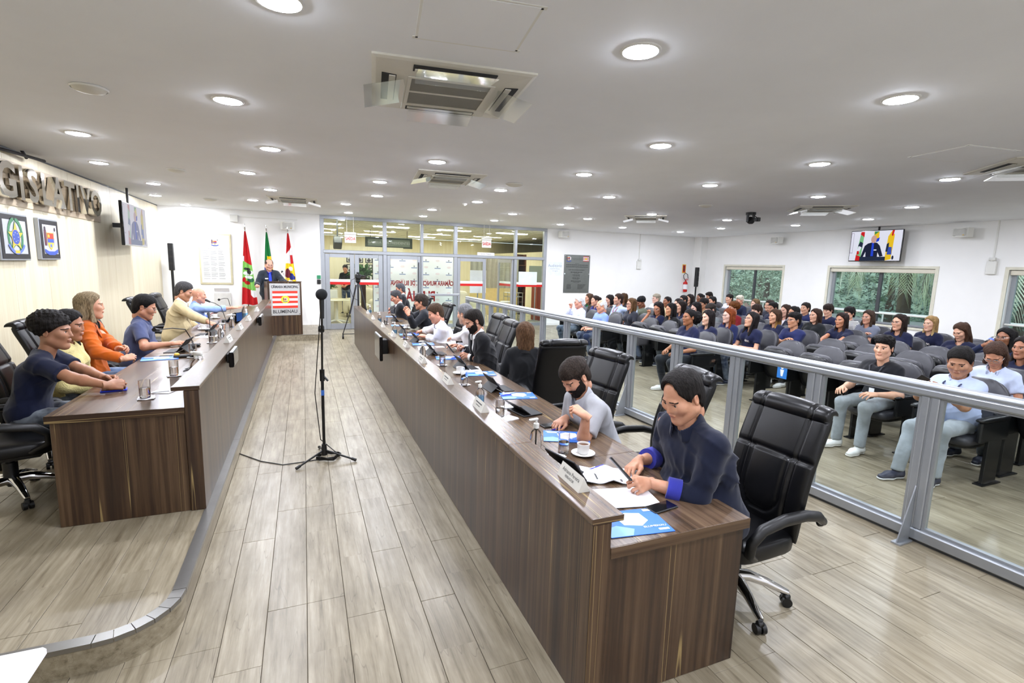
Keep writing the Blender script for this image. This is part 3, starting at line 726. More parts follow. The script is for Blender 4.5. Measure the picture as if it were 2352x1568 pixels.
def column(label,x,y,z0,zb,zt):
    t=T('column_speaker',label,'speaker',(x,y,z0),rad(0)); 
    MB().box(-.055,-.06,zb-z0,.055,.06,zt-z0,0,.012).build('cabinet',M_black,t,None); MB().cyl((0,0,.02),(0,0,zb-z0+.02),.03).build('pole',M_black,t,40)
    MB().lathe([(.2,0),(.2,.012),(.03,.03)],24).build('base_plate',M_black,t,40)
    for k in range(4): bx('driver_grille',-.045,-.064,zb-z0+.03+k*(zt-zb)/4,.045,-.06,zb-z0+(k+.9)*(zt-zb)/4,mat('speaker cloth','1a1a1c',.8,bump=(300,.5)),t)
column('slim black column loudspeaker in the left rear corner beside the framed document',-3.0,14.75,DZ,1.58,2.24)
column('slim black column loudspeaker in the right rear corner beside the fire extinguisher',13.2,14.5,0,1.36,2.06)
t=T('door_release','black access control unit with a green push button on the back wall','switch',(.38,YB,1.4)); bx('keypad',-.05,-.03,-.12,.05,0,0,M_black,t,.01); bx('green_button',-.05,-.025,.02,.05,0,.12,mat('release green','2c8a5e',.4),t,.006)
# exit signs
for x,z,lb in ((1.22,2.56,'white hanging exit sign reading SAIDA above the left glass doors'),(5.22,2.585,'white hanging exit sign reading SAIDA above the right glass doors')):
    t=T('exit_sign',lb,'sign',(x,14.85,z),0,'hanging exit signs')
    bx('panel',-.15,-.012,-.13,.15,.012,.1,M_wplast,t,.004); bx('lamp_housing',-.16,-.04,.1,.16,.04,.16,M_wplast,t,.01)
    MB().cyl((-.09,0,.16),(-.09,0,H-z),.006).cyl((.09,0,.16),(.09,0,H-z),.006).build('hanging_rods',M_wplast,t,40)
    mb=MB(); text(mb,'SAÍDA',.12,wm(t)@frame_mat((0,-.0135,-.02),(1,0,0),(0,0,1)),0,.0005,.003,.8); mb.build('lettering',mat('exit red','c8342c',.5),t,None,True)
t=T('door_notice','narrow white notice reading Acesso Publico over the right glass doors','notice',(5.25,YB-.02,2.265)); bx('strip',-.28,-.004,-.045,.28,0,.045,M_paper,t)
mb=MB(); text(mb,'Acesso Público',.055,wm(t)@frame_mat((0,-.005,0),(1,0,0),(0,0,1))); mb.build('print',M_edark,t,None,True)
# ------------------------------------------------------------------ benches
def bench(name,label,xf,xl,xw,xb,y0,y1,z0,seams,front_first):
    """xf front face, xl inner edge of raised ledge, xw end of front board, xb back edge of worktop"""
    t=T(name,label,'desk',((xf+xb)/2,(y0+y1)/2,z0)); s=1 if xb>xf else -1
    bx('front_panel',xf,y0,z0,xw,y1,z0+.865,M_wv,t,.003,True)
    ys=[y0]+seams+[y1]
    for a,b in zip(ys,ys[1:]):
        bx('ledge',xf-s*.006,a+.001,z0+.866,xl,b-.001,z0+.894,M_wy,t,.003,True)
        if a==y0 or b==y1:
            e=y0-.0025 if a==y0 else y1
            bx('edge_band',xf-s*.006,e,z0+.8665,xl,e+.0025,z0+.8935,M_wx,t,0,True); bx('edge_band',xw+s*.001,e,z0+.7005,xb,e+.0025,z0+.7495,M_wx,t,0,True)
        bx('worktop',xw+s*.001,a+.001,z0+.70,xb,b-.001,z0+.75,M_wy,t,.003,True)
    for y in (y0+.012,y1-.042): bx('end_panel',xw+s*.002,y,z0,xb-s*.02,y+.03,z0+.699,M_wv,t,.003,True)
    for y in seams: bx('divider',xw+s*.002,y-.015,z0,xb-s*.08,y+.015,z0+.699,M_wv,t,0,True)
    return t
bench('council_bench','long dark wood bench with raised front ledge on the right of the aisle',1.06,1.205,1.15,1.93,1.635,12.3,0,[2.55,4.95,7.35,9.8],1)
bench('raised_bench','long dark wood bench with raised front ledge standing on the left dais',-.69,-.85,-.78,-1.53,3.9,12.3,DZ,[6.2,8.4,10.5],1)
def monitor(label,x,y0,y1,z0,z1,s):
    t=T('front_monitor',label,'monitor',(x,(y0+y1)/2,(z0+z1)/2),0,'monitors on the bench fronts')
    a,b=(x-.05*s,x); w_=(y1-y0)/2; h_=(z1-z0)/2
    bx('casing',-.03*s,-w_,-h_,.012*s,w_,h_,M_blackg,t,.008); bx('screen',-.0315*s,-w_+.02,-h_+.02,-.03*s,w_-.02,h_-.02,mat('dark screen','4d4a44',.15),t); bx('silver_rim',-.025*s,-w_-.004,h_-.002,.0*s,w_+.004,h_+.006,M_alu,t,.002)
    bx('mount',.012*s,-.09,-h_*.6,(.105 if s>0 else -.038)*1.0,.09,h_*.6,M_black,t,.004); return t
monitor('small black monitor on an arm on the front of the right bench',.955,6.93,7.47,.57,.905,1)
monitor('small black monitor on the front of the raised bench, nearer the camera',-.648,5.15,5.5,.915,1.055,-1)
monitor('small black monitor on the front of the raised bench, nearer the lectern',-.648,8.45,8.9,.91,1.045,-1)
# white table at lower left
t=T('white_table','white table corner at the lower left edge of the picture','table',(-1.4,1.2,0)); 
MB().box(-1.0,-.55,.72,.66,.56,.75,0,.008).build('tabletop',mat('white laminate','f1f1f3',.25,var=0),t,None)
for x in (-.93,.55):
    for y in (-.48,.46): bx('leg',x-.02,y-.02,0,x+.02,y+.02,.72,M_alu,t,.004)
# ------------------------------------------------------------------ lectern
lz=rad(13); t=T('lectern','dark wood lectern with steel plate, striped city flag and the words CAMARA MUNICIPAL BLUMENAU','lectern',(-.475,13.2,DZ),lz)
bx('body_panel',-.37,-.22,0,.37,-.18,1.255,M_wv,t,.004); bx('side_panel',-.37,-.178,0,-.34,.22,1.25,M_wv,t,.003); bx('side_panel',.34,-.178,0,.37,.22,1.25,M_wv,t,.003)
MB().box(-.335,-.17,1.12,.335,.22,1.15).build('reading_shelf',M_wx,t,None); bx('top_rim',-.38,-.225,1.256,.38,-.17,1.27,M_wx,t,.003)
bx('steel_plate',-.33,-.227,.47,.33,-.221,1.22,mat('lectern plate','d2d2d0',.32,.55,var=.05,scale=3),t,.004); s=wm(t); X=s@frame_mat((0,-.2275,.845),(1,0,0),(0,0,1))
for a in (-1,1):
    for b in (.5,1.19): MB().cyl((a*.31,-.226,b),(a*.31,-.231,b),.01,n=8).build('screw',M_chrome,t,None)
mb=MB(); text(mb,'CÂMARA MUNICIPAL',.08,X@Matrix.Translation((0,.295,0)),0,.001,.003,.78); mb.build('upper_text',mat('plate lettering','3a3a3c',.4),t,None,True)
mb=MB(); text(mb,'BLUMENAU',.11,X@Matrix.Translation((-.01,-.285,0)),0,.001,.002,.95); mb.build('lower_text',mat('plate lettering','3a3a3c',.4),t,None,True)
M_fred=mat('flag orange red','d9301a',.5,var=0); M_fwh=mat('flag white','ecebea',.5,var=0); M_fyel=mat('seal yellow','ead52a',.5,var=0)
flat(t,'flag_panel',[(rect(-.275,.2-.4*(i+1)/7-0,.275,.2-.4*i/7),M_fred if i%2==0 else M_fwh) for i in range(7)]+[(ell(0,0,.095,.09),M_fyel)]+[([(x*.9,y*.9) for x,y in p],m) for p,m in coat_city(.125)],X,.001)
t2=T('gooseneck_microphone','thin gooseneck microphone with black tip on the lectern','microphone',(-.42,13.17,DZ+1.15)); MB().cyl((.05,0,0),(.05,0,.03),.025).build('base',M_black,t2,40)
MB().tube([(.05,0,.02),(.05,-.0,.1),(.03,.02,.2),(-.05,.1,.32)],.006,6).build('stem',M_chrome,t2,60); MB().sph((-.058,.11,.335),(.022,.022,.03),10,8).build('head',M_black,t2,60)
# ------------------------------------------------------------------ flags on poles
FM=[mat('flag cloth red','c01018',.8),mat('flag cloth light green','84c45a',.8),mat('flag cloth white','eeeeee',.8),mat('flag cloth green','0e7a3c',.8),mat('flag cloth yellow','f2cf1e',.8),mat('flag cloth blue','27348c',.8),mat('flag cloth dark','30322e',.8),mat('flag cloth dark green','2f6a45',.8),mat('flag cloth plum','6a1f2a',.8)]
def flag(name,label,x,y,zt,zb,wb,cf,sw=0):
    t=T(name,label,'flag',(x,y,DZ),0,'flags behind the lectern')
    MB().cyl((0,0,0),(0,0,zt-DZ-.1),.014).build('pole',mat('pole wood','5b4632',.4),t,40)
    MB().lathe([(.16,0),(.16,.02),(.05,.05),(.03,.1)],20).build('foot',M_black,t,40)
    MB().lathe([(.014,0),(.02,.02),(.012,.05),(.022,.07),(.012,.09),(.016,.12),(.0005,.2)],12,X=Matrix.Translation((0,0,zt-DZ-.2))).build('finial',M_chrome,t,50)
    V=[];F=[];mi=[]; n,m=90,150; z1=zt-.2-DZ; z0=zb-DZ
    for j in range(m+1):
        q=j/m; w_=.03+(wb-.03)*q**.85; am=.012+.05*q
        for i in range(n+1):
            s=i/n; V.append(((s-.38)*w_+sw*q*q,-.03-am*(.6+.5*cos(s*5.2*pi+q*1.3)+.3*sin(s*2.3*pi+1)),z1-(z1-z0)*q+.015*sin(s*7)*q))
    for j in range(m):
        for i in range(n): F.append((j*(n+1)+i,(j+1)*(n+1)+i,(j+1)*(n+1)+i+1,j*(n+1)+i+1)); mi.append(cf((i+.5)/n,(j+.5)/m))
    mesh_obj('cloth',V,F,FM,t,180,mi); return t
def d2(s,q,cx,cy_,rx,ry): return ((s-cx)/rx)**2+((q-cy_)/ry)**2<1
def f1(s,q):
    e=.40+.06*s
    if q<e: return 2 if (s<.14 and q>e-.07) else 0
    if q<.76+.05*s:
        if d2(s,q,.45,.51,.35,.02) or d2(s,q,.62,.55,.2,.03): return 6
        if d2(s,q,.35,.57,.3,.025) or d2(s,q,.8,.56,.2,.03) or d2(s,q,.55,.62,.35,.022): return 2
        if d2(s,q,.15,.66,.16,.035) or d2(s,q,.4,.7,.22,.025): return 0
        if d2(s,q,.7,.66,.28,.03): return 7
        return 1
    if s>.6 and q<.74+.2*s and q<.90: return 2
    return 0
def f2(s,q):
    if q<.33: return 3
    if q<.47+.1*s: return 4 if s>.35 or q>.42 else 3
    if q<.62: return 5
    return 4 if q<.72 else 3
def f3(s,q):
    if q<.23-.1*s+.06: return 0
    if q<.42: return 0 if s>.62 and q>.3 else 2
    if q<.92:
        if d2(s,q,.6,.49,.22,.03): return 2
        if d2(s,q,.25,.56,.28,.07): return 8
        if d2(s,q,.62,.6,.25,.05): return 5
        if d2(s,q,.5,.67,.2,.02): return 2
        if d2(s,q,.85,.62,.12,.03): return 5
        return 4
    return 0
flag('state_flag','red and light green flag hanging furled from a pole, leftmost behind the lectern',-1.35,14.6,2.8,.75,.37,f1)
flag('national_flag','green and yellow flag hanging furled from a pole behind the speaker',-.86,14.6,2.8,.75,.33,f2)
flag('city_flag','red white and yellow flag with a crest, rightmost behind the lectern',-.36,14.6,2.8,.75,.36,f3)
# ------------------------------------------------------------------ glass railing
RA=Vector((4.18,.2,0)); RB=Vector((3.61,11.6,0)); rd=(RB-RA).normalized(); rl=(RB-RA).length
rail=T('glass_railing','grey aluminium railing with clear glass panes between the right bench and the audience','railing',tuple(RA),math.atan2(rd.y,rd.x))
def yy(y): return (y-RA.y)/rd.y
bx('top_rail',0,-.05,1.075,rl,.05,1.13,M_alu,rail,.012); MB().tube([(0,0,1.145),(rl,0,1.145)],.03,12,flat=1.6).build('handrail',M_alu,rail,60)
bx('bottom_rail',0,-.05,.02,rl,.05,.1,M_alu,rail,.008); bx('base_strip',0,-.03,0,rl,.03,.02,M_alud,rail)
PY=[.4,1.23,2.06,2.9,3.73,4.57,5.39,6.19,7.0,7.79,8.59,9.39,10.11,10.86,11.57]
for i,y in enumerate(PY):
    x=yy(y)
    MB().box(x-.055,-.035,.1,x-.006,.035,1.075,0,.006).box(x+.006,-.035,.1,x+.055,.035,1.075,0,.006).box(x-.006,-.025,.1,x+.006,.025,1.075).build('post',M_alu,rail,None)
    if i<len(PY)-1:
        x2=yy(PY[i+1]); bx('pane',x+.05,-.004,.1,x2-.05,.004,1.075,M_rpane,rail)
        g=MB()
        for a,b in ((x+.055,x+.075),(x2-.075,x2-.055)): g.box(a,-.02,.1,b,.02,1.075)
        g.box(x+.075,-.02,.1,x2-.075,.02,.118).box(x+.075,-.02,1.057,x2-.075,.02,1.075); g.build('bead',M_alu,rail,None)
    if i%4==2: MB().add([(x-.004,.05,.01),(x-.004,.2,.01),(x-.004,.05,.42),(x+.004,.05,.01),(x+.004,.2,.01),(x+.004,.05,.42)],[(0,1,2),(5,4,3),(0,3,4,1),(1,4,5,2),(2,5,3,0)]).box(x-.03,.05,0,x+.03,.21,.012).build('foot_bracket',M_alu,rail,None)
gate=T('rail_gate','short grey aluminium gate with glass in front of the glazed back wall','gate',(3.55,13.6,0))
bx('top_bar',-.42,-.03,1.05,.45,.03,1.11,M_alu,gate,.008); bx('bottom_bar',-.42,-.03,.06,.45,.03,.12,M_alu,gate,.008)
for x in (-.42,.4): bx('post',x,-.03,0,x+.05,.03,1.05,M_alu,gate,.006)
bx('pane',-.37,-.004,.12,.4,.004,1.05,M_rpane,gate)
# ------------------------------------------------------------------ microphone stand in the aisle
t=T('microphone_stand','tall black microphone stand with foam ball on a tripod foot in the aisle','microphone stand',(.13,4.98,0))
tp=onx(739,677,.13)-Vector((.13,4.98,0)); kn=onx(740,860,.13)-Vector((.13,4.98,0))
MB().cyl((0,0,.06),(0,kn.y*.9,kn.z),.0135).build('lower_tube',M_black,t,40); MB().cyl((0,kn.y*.9,kn.z),(tp.x,tp.y*.9,tp.z-.05),.009).build('upper_tube',M_black,t,40)
MB().cyl((0,kn.y*.9,kn.z-.06),(0,kn.y*.9,kn.z+.05),.022).tube([(0,kn.y*.9,kn.z),(.05,kn.y*.9-.02,kn.z-.06)],.01,6).build('height_clutch',M_black,t,40)
mid=tp*.6+kn*.4; MB().cyl((mid.x-.03,mid.y*.9,mid.z),(mid.x+.02,mid.y*.9,mid.z),.025).cyl((mid.x,mid.y*.9,mid.z-.03),(mid.x,mid.y*.9,mid.z+.03),.016).build('boom_joint',M_black,t,40)
MB().cyl((tp.x,tp.y*.9,tp.z-.2),(tp.x,tp.y*.9,tp.z-.03),.016,.02).build('microphone',M_black,t,40); MB().sph((tp.x,tp.y*.9,tp.z),.047,20,14).build('foam_ball',mat('foam black','0e1012',.9,bump=(250,.5)),t,60)
MB().box(-.014,kn.y*.9-.0142,kn.z-.2,.014,kn.y*.9+.01,kn.z-.15).build('blue_tape',mat('tape blue','2b5fae',.5),t,None)
MB().cyl((0,0,.05),(0,0,.16),.028,.022).build('hub',M_black,t,40)
for u,v in ((680,1077),(818,1057),(733,1027)):
    e=onz(u,v,.012)-Vector((.13,4.98,0)); MB().cyl((0,0,.1),(e.x*.93,e.y*.93,.022),.009).build('leg',M_black,t,40); MB().cyl((e.x*.86,e.y*.86,.028),(e.x,e.y,.016),.014).build('rubber_foot',M_black,t,40)
pts=[]
for i in range(60):
    a=i*.42; r=.1+.018*sin(i*1.7); pts.append((.17+r*cos(a),5.02+r*sin(a),.006+.0015*i/3))
st=[onz(533,1035,.008),onz(560,1045,.006),onz(600,1059,.006),onz(650,1067,.006),onz(700,1060,.006)]
up=[Vector((.10,5.0,.2)),Vector((.06,4.85,.7)),Vector((.10,4.7,1.2)),Vector((.12,4.5,1.5))]
tag(MB().tube([tuple(p) for p in st]+pts+[tuple(p) for p in up],.0045,6).build('microphone_cable',M_black,None,60),'thin black cable coiled on the floor and running up the microphone stand','cable')
# ------------------------------------------------------------------ tripod with video camera
hd=ony(822,634,13.25); t=T('video_tripod','black video camera on a tall tripod with dolly wheels before the glass doors','tripod',(hd.x,13.25,0))
z=hd.z
MB().box(-.07,-.14,z-.06,.07,.12,z+.05,0,.015).cyl((0,-.14,z),(0,-.24,z),.045,.05).box(-.03,-.06,z+.05,.03,.06,z+.1,0,.008).cyl((.0,.1,z+.02),(.17,.16,z+.0),.02).build('camera',M_black,t,40)
MB().sph((0,0,z-.12),.06,12,8).box(-.06,-.06,z-.1,.06,.06,z-.06,0,.01).tube([(0,.05,z-.1),(.1,.35,z-.3)],.01,6).build('fluid_head',M_black,t,40)
MB().cyl((0,0,.5),(0,0,z-.15),.018).build('centre_column',M_black,t,40)
for a in (rad(200),rad(330),rad(85)):
    x,y=cos(a)*.42,sin(a)*.42; MB().cyl((cos(a)*.05,sin(a)*.05,z-.22),(x*.55,y*.55,.62),.02).cyl((x*.55,y*.55,.66),(x,y,.13),.012).build('leg',M_black,t,40)
    MB().cyl((0,0,.1),(x,y,.12),.01).build('spreader',M_black,t,40); MB().cyl((x-.02,y,.05),(x+.02,y,.05),.05,n=16).cyl((x,y,.05),(x,y,.14),.014).build('wheel',M_black,t,40)
MB().tube([(0,-.05,z-.02),(-.16,-.02,z-.1),(-.2,0,z-.3),(-.12,.03,z-.55),(-.02,.0,z-.6)],.006,6).build('control_cable',M_black,t,60)
# ------------------------------------------------------------------ executive chairs
def superq(c,r,e1,e2,nu=28,nv=16):
    f=lambda w_,m:math.copysign(abs(w_)**m,w_); V=[];F=[]
    for j in range(nv+1):
        v=-pi/2+pi*j/nv
        for i in range(nu):
            u=2*pi*i/nu; V.append((c[0]+r[0]*f(cos(v),e1)*f(cos(u),e2),c[1]+r[1]*f(cos(v),e1)*f(sin(u),e2),c[2]+r[2]*f(sin(v),e1)))
    for j in range(nv):
        for i in range(nu): k=(i+1)%nu; F.append((j*nu+i,j*nu+k,(j+1)*nu+k,(j+1)*nu+i))
    return V,F
def padded(path,width,thick,groove,n=64):
    """closed padded slab swept along path [(y,z)], width(v), thick(v); groove(x,v) -> depth on the front"""
    V=[];F=[]; m=len(path)
    for j,(y,z) in enumerate(path):
        a=path[max(0,j-1)]; b=path[min(m-1,j+1)]; ty,tz=b[0]-a[0],b[1]-a[1]; l=math.hypot(ty,tz); ny,nz=tz/l,-ty/l
        v=j/(m-1); w_=width(v); th=thick(v)
        for i in range(n):
            an=2*pi*i/n; cx=math.copysign(abs(cos(an))**.45,cos(an))*w_; ct=math.copysign(abs(sin(an))**.55,sin(an))*th/2
            if sin(an)>0: ct-=groove(cx,v)*min(1,(sin(an)*2))
            V.append((cx,y+ny*ct,z+nz*ct))
    for j in range(m-1):
        for i in range(n): k=(i+1)%n; F.append((j*n+i,j*n+k,(j+1)*n+k,(j+1)*n+i))
    F.append(tuple(range(n))[::-1]); F.append(tuple((m-1)*n+i for i in range(n))); return V,F
M_lea=mat('black leather','0b0b0d',.33,spec=.35,var=.12,scale=20,bump=(180,.12,.002)); M_leab=mat('leather back','0d0d0f',.42,var=.1,bump=(160,.1,.002))
def exec_chair(label):
    t=T('office_chair',label,'chair',(0,0,0),0,'black leather office chairs at the benches')
    V,F=superq((0,.02,.45),(.265,.26,.07),.45,.4); mesh_obj('seat',V,F,M_lea,t,180)
    bx('seat_pan',-.2,-.18,.36,.2,.2,.40,M_black,t,.02)
    pts=[]
    for i in range(64):
        q=i/63
        if q<.86: p=q/.86; pts.append((-.20-.14*p+.035*sin(p*pi*1.15)-.02*p*p,.45+.73*p))
        else:
            a=(q-.86)/.14*rad(150); pts.append((-.36+.0-.05*(1-cos(a)),1.18+.045*sin(a)))
    def g(x,v):
        d=0; gr=lambda dist,dep,w_=.012:dep*math.exp(-(dist/w_)**2)
        d+=gr(abs(x)-.165,.022,.008); d+=gr((v-.56)*.85,.024,.009) 
        if v<.56:
            d+=gr(abs(x)-.125,.018,.008) if v>.28 else 0
            rr=math.hypot(x*1.0,(v-.28)*.85); d+=gr(rr-.125,.022,.009) if v<.28 else 0
        return d-.012*(1-min(1,abs(x)/.16)**2)*(1 if v<.56 else .6)
    V,F=padded(pts,lambda v:.27-.03*max(0,v-.8)*3-.05*max(0,.3-v),lambda v:.085*min(1,math.sqrt(max(0.02,1-((v-.5)/.5)**8))),g,150)
    mesh_obj('backrest',V,F,M_lea,t,180)
    MB().box(-.21,-.38,.82,.21,-.365,1.12,0,.006,Matrix.Translation((0,-.03,0))@Matrix.Rotation(rad(10),4,'X')@Matrix.Translation((0,.17,.06))).build('back_panel',M_leab,t,None) if False else None
    for s in (-1,1):
        MB().tube([(s*.25,.14,.43),(s*.30,.24,.5),(s*.315,.25,.58),(s*.32,.18,.645),(s*.325,.02,.675),(s*.325,-.15,.672),(s*.32,-.28,.64),(s*.30,-.36,.585),(s*.27,-.36,.56)],[.02,.022,.024,.026,.027,.026,.024,.02,.018],10,flat=1.25).build('armrest',M_leab,t,60)
        MB().cyl((s*.30,-.35,.592),(s*.27,-.375,.555),.022).build('arm_cap',M_steel,t,40)
    MB().cyl((0,0,.1),(0,0,.37),.028).cyl((0,0,.12),(0,0,.3),.045).build('gas_column',M_black,t,40)
    for k in range(5):
        a=k*2*pi/5+.3; c,s=cos(a),sin(a)
        MB().tube([(c*.0,s*.0,.155),(c*.1,s*.1,.16),(c*.2,s*.2,.135),(c*.3,s*.3,.095),(c*.33,s*.33,.085)],[.04,.034,.028,.022,.018],10).build('base_leg',M_chrome,t,60)
        x,y=c*.325,s*.325; q=MB()
        for o in (-.018,.018): q.cyl((x-s*o-s*.012,y+c*o+c*.012,.03),(x-s*o+s*.012,y+c*o-c*.012,.03),.03,n=16)
        q.box(x-.02,y-.02,.03,x+.02,y+.02,.075,0,.008).build('caster',M_black,t,40)
    return t
ECH=[(2.28,2.02,92,0,'black leather office chair of the man in the navy shirt, nearest the camera'),
 (2.30,2.92,80,0,'empty black leather office chair between the navy shirt and the grey polo shirt'),
 (2.12,3.68,98,0,'black leather office chair behind the bearded man in the grey polo shirt'),
 (2.44,4.80,-6,0,'black leather office chair of the long haired woman, its back to the camera'),
 (2.2,6.25,88,0,'black leather office chair behind the bearded man in the black suit'),
 (2.35,7.05,92,0,'black leather office chair of the grey haired man in the white shirt, leaning away'),
 (2.12,7.95,92,0,'black leather office chair of the brown haired man in the rolled white shirt'),
 (2.15,9.25,95,0,'black leather office chair of the man in the dark jacket with clasped hands'),
 (2.18,11.1,92,0,'black leather office chair of the grey haired man writing in a black suit'),
 (2.2,11.95,92,0,'black leather office chair at the far end of the right bench'),
 (-2.0,4.55,-72,DZ,'black leather office chair of the curly haired young man in a navy t-shirt'),
 (-2.1,5.38,-85,DZ,'black leather office chair of the person in the yellow knit'),
 (-2.15,6.3,-92,DZ,'black leather office chair of the woman in the orange blazer'),
 (-2.15,7.6,-95,DZ,'black leather office chair of the man in the blue polo shirt'),
 (-2.15,9.6,-90,DZ,'black leather office chair of the man in the beige blazer'),
 (-2.1,10.75,-90,DZ,'black leather office chair of the bald man in the light blue shirt')]
p0=None
for x,y,r,z,lb in ECH:
    if p0 is None: p0=exec_chair(lb); p0.location=(x,y,z); p0.rotation_euler=(0,0,rad(r)); p0.scale=(.94,.94,.94)
    else: dup(p0,(x,y,z),rad(r),lb).scale=(.96,.96,.95 if z==0 else .89)
# ------------------------------------------------------------------ lobby furniture
t=T('backdrop_banner','white press backdrop banner with repeated blue crests behind the glass','banner',(3.3,16.3,0))
bx('fabric',-1.3,0,.06,1.35,.02,2.2,M_fwh,t); MB().cyl((-1.3,.04,.0),(-1.3,.04,2.2),.015).cyl((1.35,.04,0),(1.35,.04,2.2),.015).box(-1.32,-.02,2.18,1.37,.05,2.22).build('stand',M_black,t,40)
it=[]; M_pbl=mat('print blue grey','6f7fa8',.6); M_pgr=mat('print grey','8e8f92',.6); M_ppk=mat('print faint pink','e6d6d6',.6)
for j in range(9):
    for i in range(7):
        x=-1.15+i*.38; y=2.02-j*.21
        if (i+j)%2==0: it+= [(rect(x-.1,y-.045,x+.1,y-.02),M_pbl),(rect(x-.025,y-.01,x+.015,y+.04),M_pgr)]
        else: it.append((ell(x,y,.07,.035,10),M_ppk))
X=wm(t)@frame_mat((0,-.0005,0),(1,0,0),(0,0,1)); ms=[M_pbl,M_pgr,M_ppk]; mb=MB()
for p,m in it: mb.prism(p,.0003,.0006,ms.index(m),X)
mb.build('printed_crests',ms,t,None,True)
t=T('lobby_sign','dark green framed sign high on the lobby wall behind the glass','sign',(3.1,20.2,2.68)); bx('board',-.9,0,-.2,.9,.05,.2,mat('sign dark green','33403a',.5),t,.01); bx('inner',-.8,-.004,-.13,.8,0,.13,mat('sign grey green','6e7a72',.5),t)
mb=MB(); text(mb,'GALERIA DOS PRESIDENTES',.13,wm(t)@frame_mat((0,-.005,0),(1,0,0),(0,0,1))); mb.build('lettering',M_pback,t,None,True)
MB().cyl((-.7,.02,.2),(-.7,.02,.48),.01).cyl((.7,.02,.2),(.7,.02,.48),.01).build('hanger',M_alud,t,None)
p=None
for j in range(3):
    for i in range(5):
        x,z=1.62+i*.34,2.05-j*.38; lb='small black framed portrait on the lobby wall, %s row, %s from the left'%(('top','middle','bottom')[j],ORD[i])
        if p is None:
            p=T('portrait_frame',lb,'picture',(x,LY-6.02,z),0,'portraits in the lobby'); bx('frame',-.13,0,-.16,.13,.02,.16,M_black,p,.004); bx('mount',-.1,-.003,-.13,.1,0,.13,mat('portrait mount','c9c9c4',.6),p)
            MB().sph((0,-.004,.03),(.035,.004,.05),10,8).sph((0,-.004,-.07),(.07,.004,.055),10,8).build('portrait',M_edark,p,60)
        else: dup(p,(x,LY-6.02,z),0,lb)
struct(bx('wall_lobby_gallery',.9,LY-6,0,3.6,LY-5.85,2.5,M_lwall))
t=T('lobby_table','cream oval pedestal table behind the left glass door','table',(.9,16.6,0)); MB().lathe([(.001,.72),(.5,.72),(.52,.735),(.5,.75),(.001,.75)],30,cap=False).build('tabletop',mat('cream laminate','ddd6b8',.4),t,40)
MB().cyl((0,0,.06),(0,0,.72),.06).build('pedestal',M_cream,t,40)
for k in range(4): a=k*pi/2+.4; MB().tube([(0,0,.1),(cos(a)*.25,sin(a)*.25,.05),(cos(a)*.42,sin(a)*.42,.02)],[.04,.03,.02],8).build('foot',M_cream,t,60)
t=T('white_planter','white planter box with pink flowers behind the left glass door','planter',(.72,17.6,0)); bx('box',-.28,-.2,0,.28,.2,1.0,M_wplast,t,.01)
def leaves(par,c,R,n,ln,m,seed,name='leaf_mass'):
    r=random.Random(seed); mb=MB()
    for i in range(n):
        a=r.uniform(0,2*pi); e=r.uniform(-.3,1.3); d=Vector((cos(a)*cos(e),sin(a)*cos(e),sin(e))); o=Vector(c)+Vector((r.uniform(-1,1)*R[0],r.uniform(-1,1)*R[1],r.uniform(-1,1)*R[2]))*.6
        s_=d.cross(Vector((0,0,1))); s_=s_.normalized()*ln*.22 if s_.length>1e-3 else Vector((ln*.2,0,0)); L_=ln*r.uniform(.6,1.2)
        mb.add([o,o+d*L_*.5+s_+Vector((0,0,.02)),o+d*L_-Vector((0,0,L_*.2)),o+d*L_*.5-s_],[(0,1,2,3)],0)
    o=mb.build(name,m,par,None); o['kind']='stuff'; return o
M_leaf=mat('plant green','3d6a35',.6,var=.25,scale=6); M_pink=mat('petal pink','e0a9a4',.6)
leaves(t,(0,0,1.08),(.3,.2,.08),90,.16,M_leaf,1); r=random.Random(2); mb=MB()
for i in range(16): mb.sph((r.uniform(-.24,.24),r.uniform(-.15,.15),1.15+r.uniform(0,.1)),.045,8,6)
mb.build('flowers',M_pink,t,60)['kind']='stuff'
t=T('potted_palm','leafy green potted plant behind the right leaf of the left glass doors','plant',(1.75,17.4,0)); MB().lathe([(.14,0),(.2,.35),(.21,.36)],20).build('pot',mat('pot brown','4a2e22',.5),t,40)
MB().cyl((0,0,.3),(0,0,1.3),.02).build('stem',M_leaf,t,None); leaves(t,(0,0,1.45),(.3,.3,.3),140,.35,M_leaf,4)
t=T('dark_post','dark brown wooden post standing in the lobby','post',(1.72,16.5,0)); bx('shaft',-.07,-.07,0,.07,.07,1.5,mat('post brown','3a2418',.5),t,.008); bx('foot',-.14,-.14,0,.14,.14,.04,mat('post brown','3a2418',.5),t)
def sofa(label,loc,rz):
    t=T('armchair',label,'armchair',loc,rz,'cream lobby armchairs'); m=mat('cream upholstery','e2dcc8',.7)
    for n_,a in (('seat_cushion',((0,.05,.33),(.36,.38,.13))),('backrest',((0,-.36,.62),(.42,.13,.38))),('armrest',((-.45,0,.38),(.1,.42,.26))),('armrest',((.45,0,.38),(.1,.42,.26)))):
        V,F=superq(a[0],a[1],.4,.4,24,12); mesh_obj(n_,V,F,m,t,180)
    for x in (-.4,.4):
        for y in (-.35,.35): MB().cyl((x,y,0),(x,y,.14),.02).build('leg',M_black,t,None)
sofa('cream armchair behind the right glass doors, nearer the banner',(5.15,17.0,0),rad(200)); sofa('cream armchair deeper in the lobby behind the left glass doors',(1.85,18.6,0),rad(160))
t=T('notice_board','white notice board on a stand behind the right glass doors','board',(5.35,16.0,0)); bx('board',-.28,0,1.0,.28,.02,1.75,M_paper,t); MB().cyl((0,.03,0),(0,.03,1.0),.02).box(-.2,-.15,0,.2,.2,.02).build('stand',M_alu,t,None)
t=T('folding_screen','grey ribbed folding screen in the lobby behind the right glass doors','screen',(6.9,18.6,0)); m=mat('screen cloth','a3a294',.7)
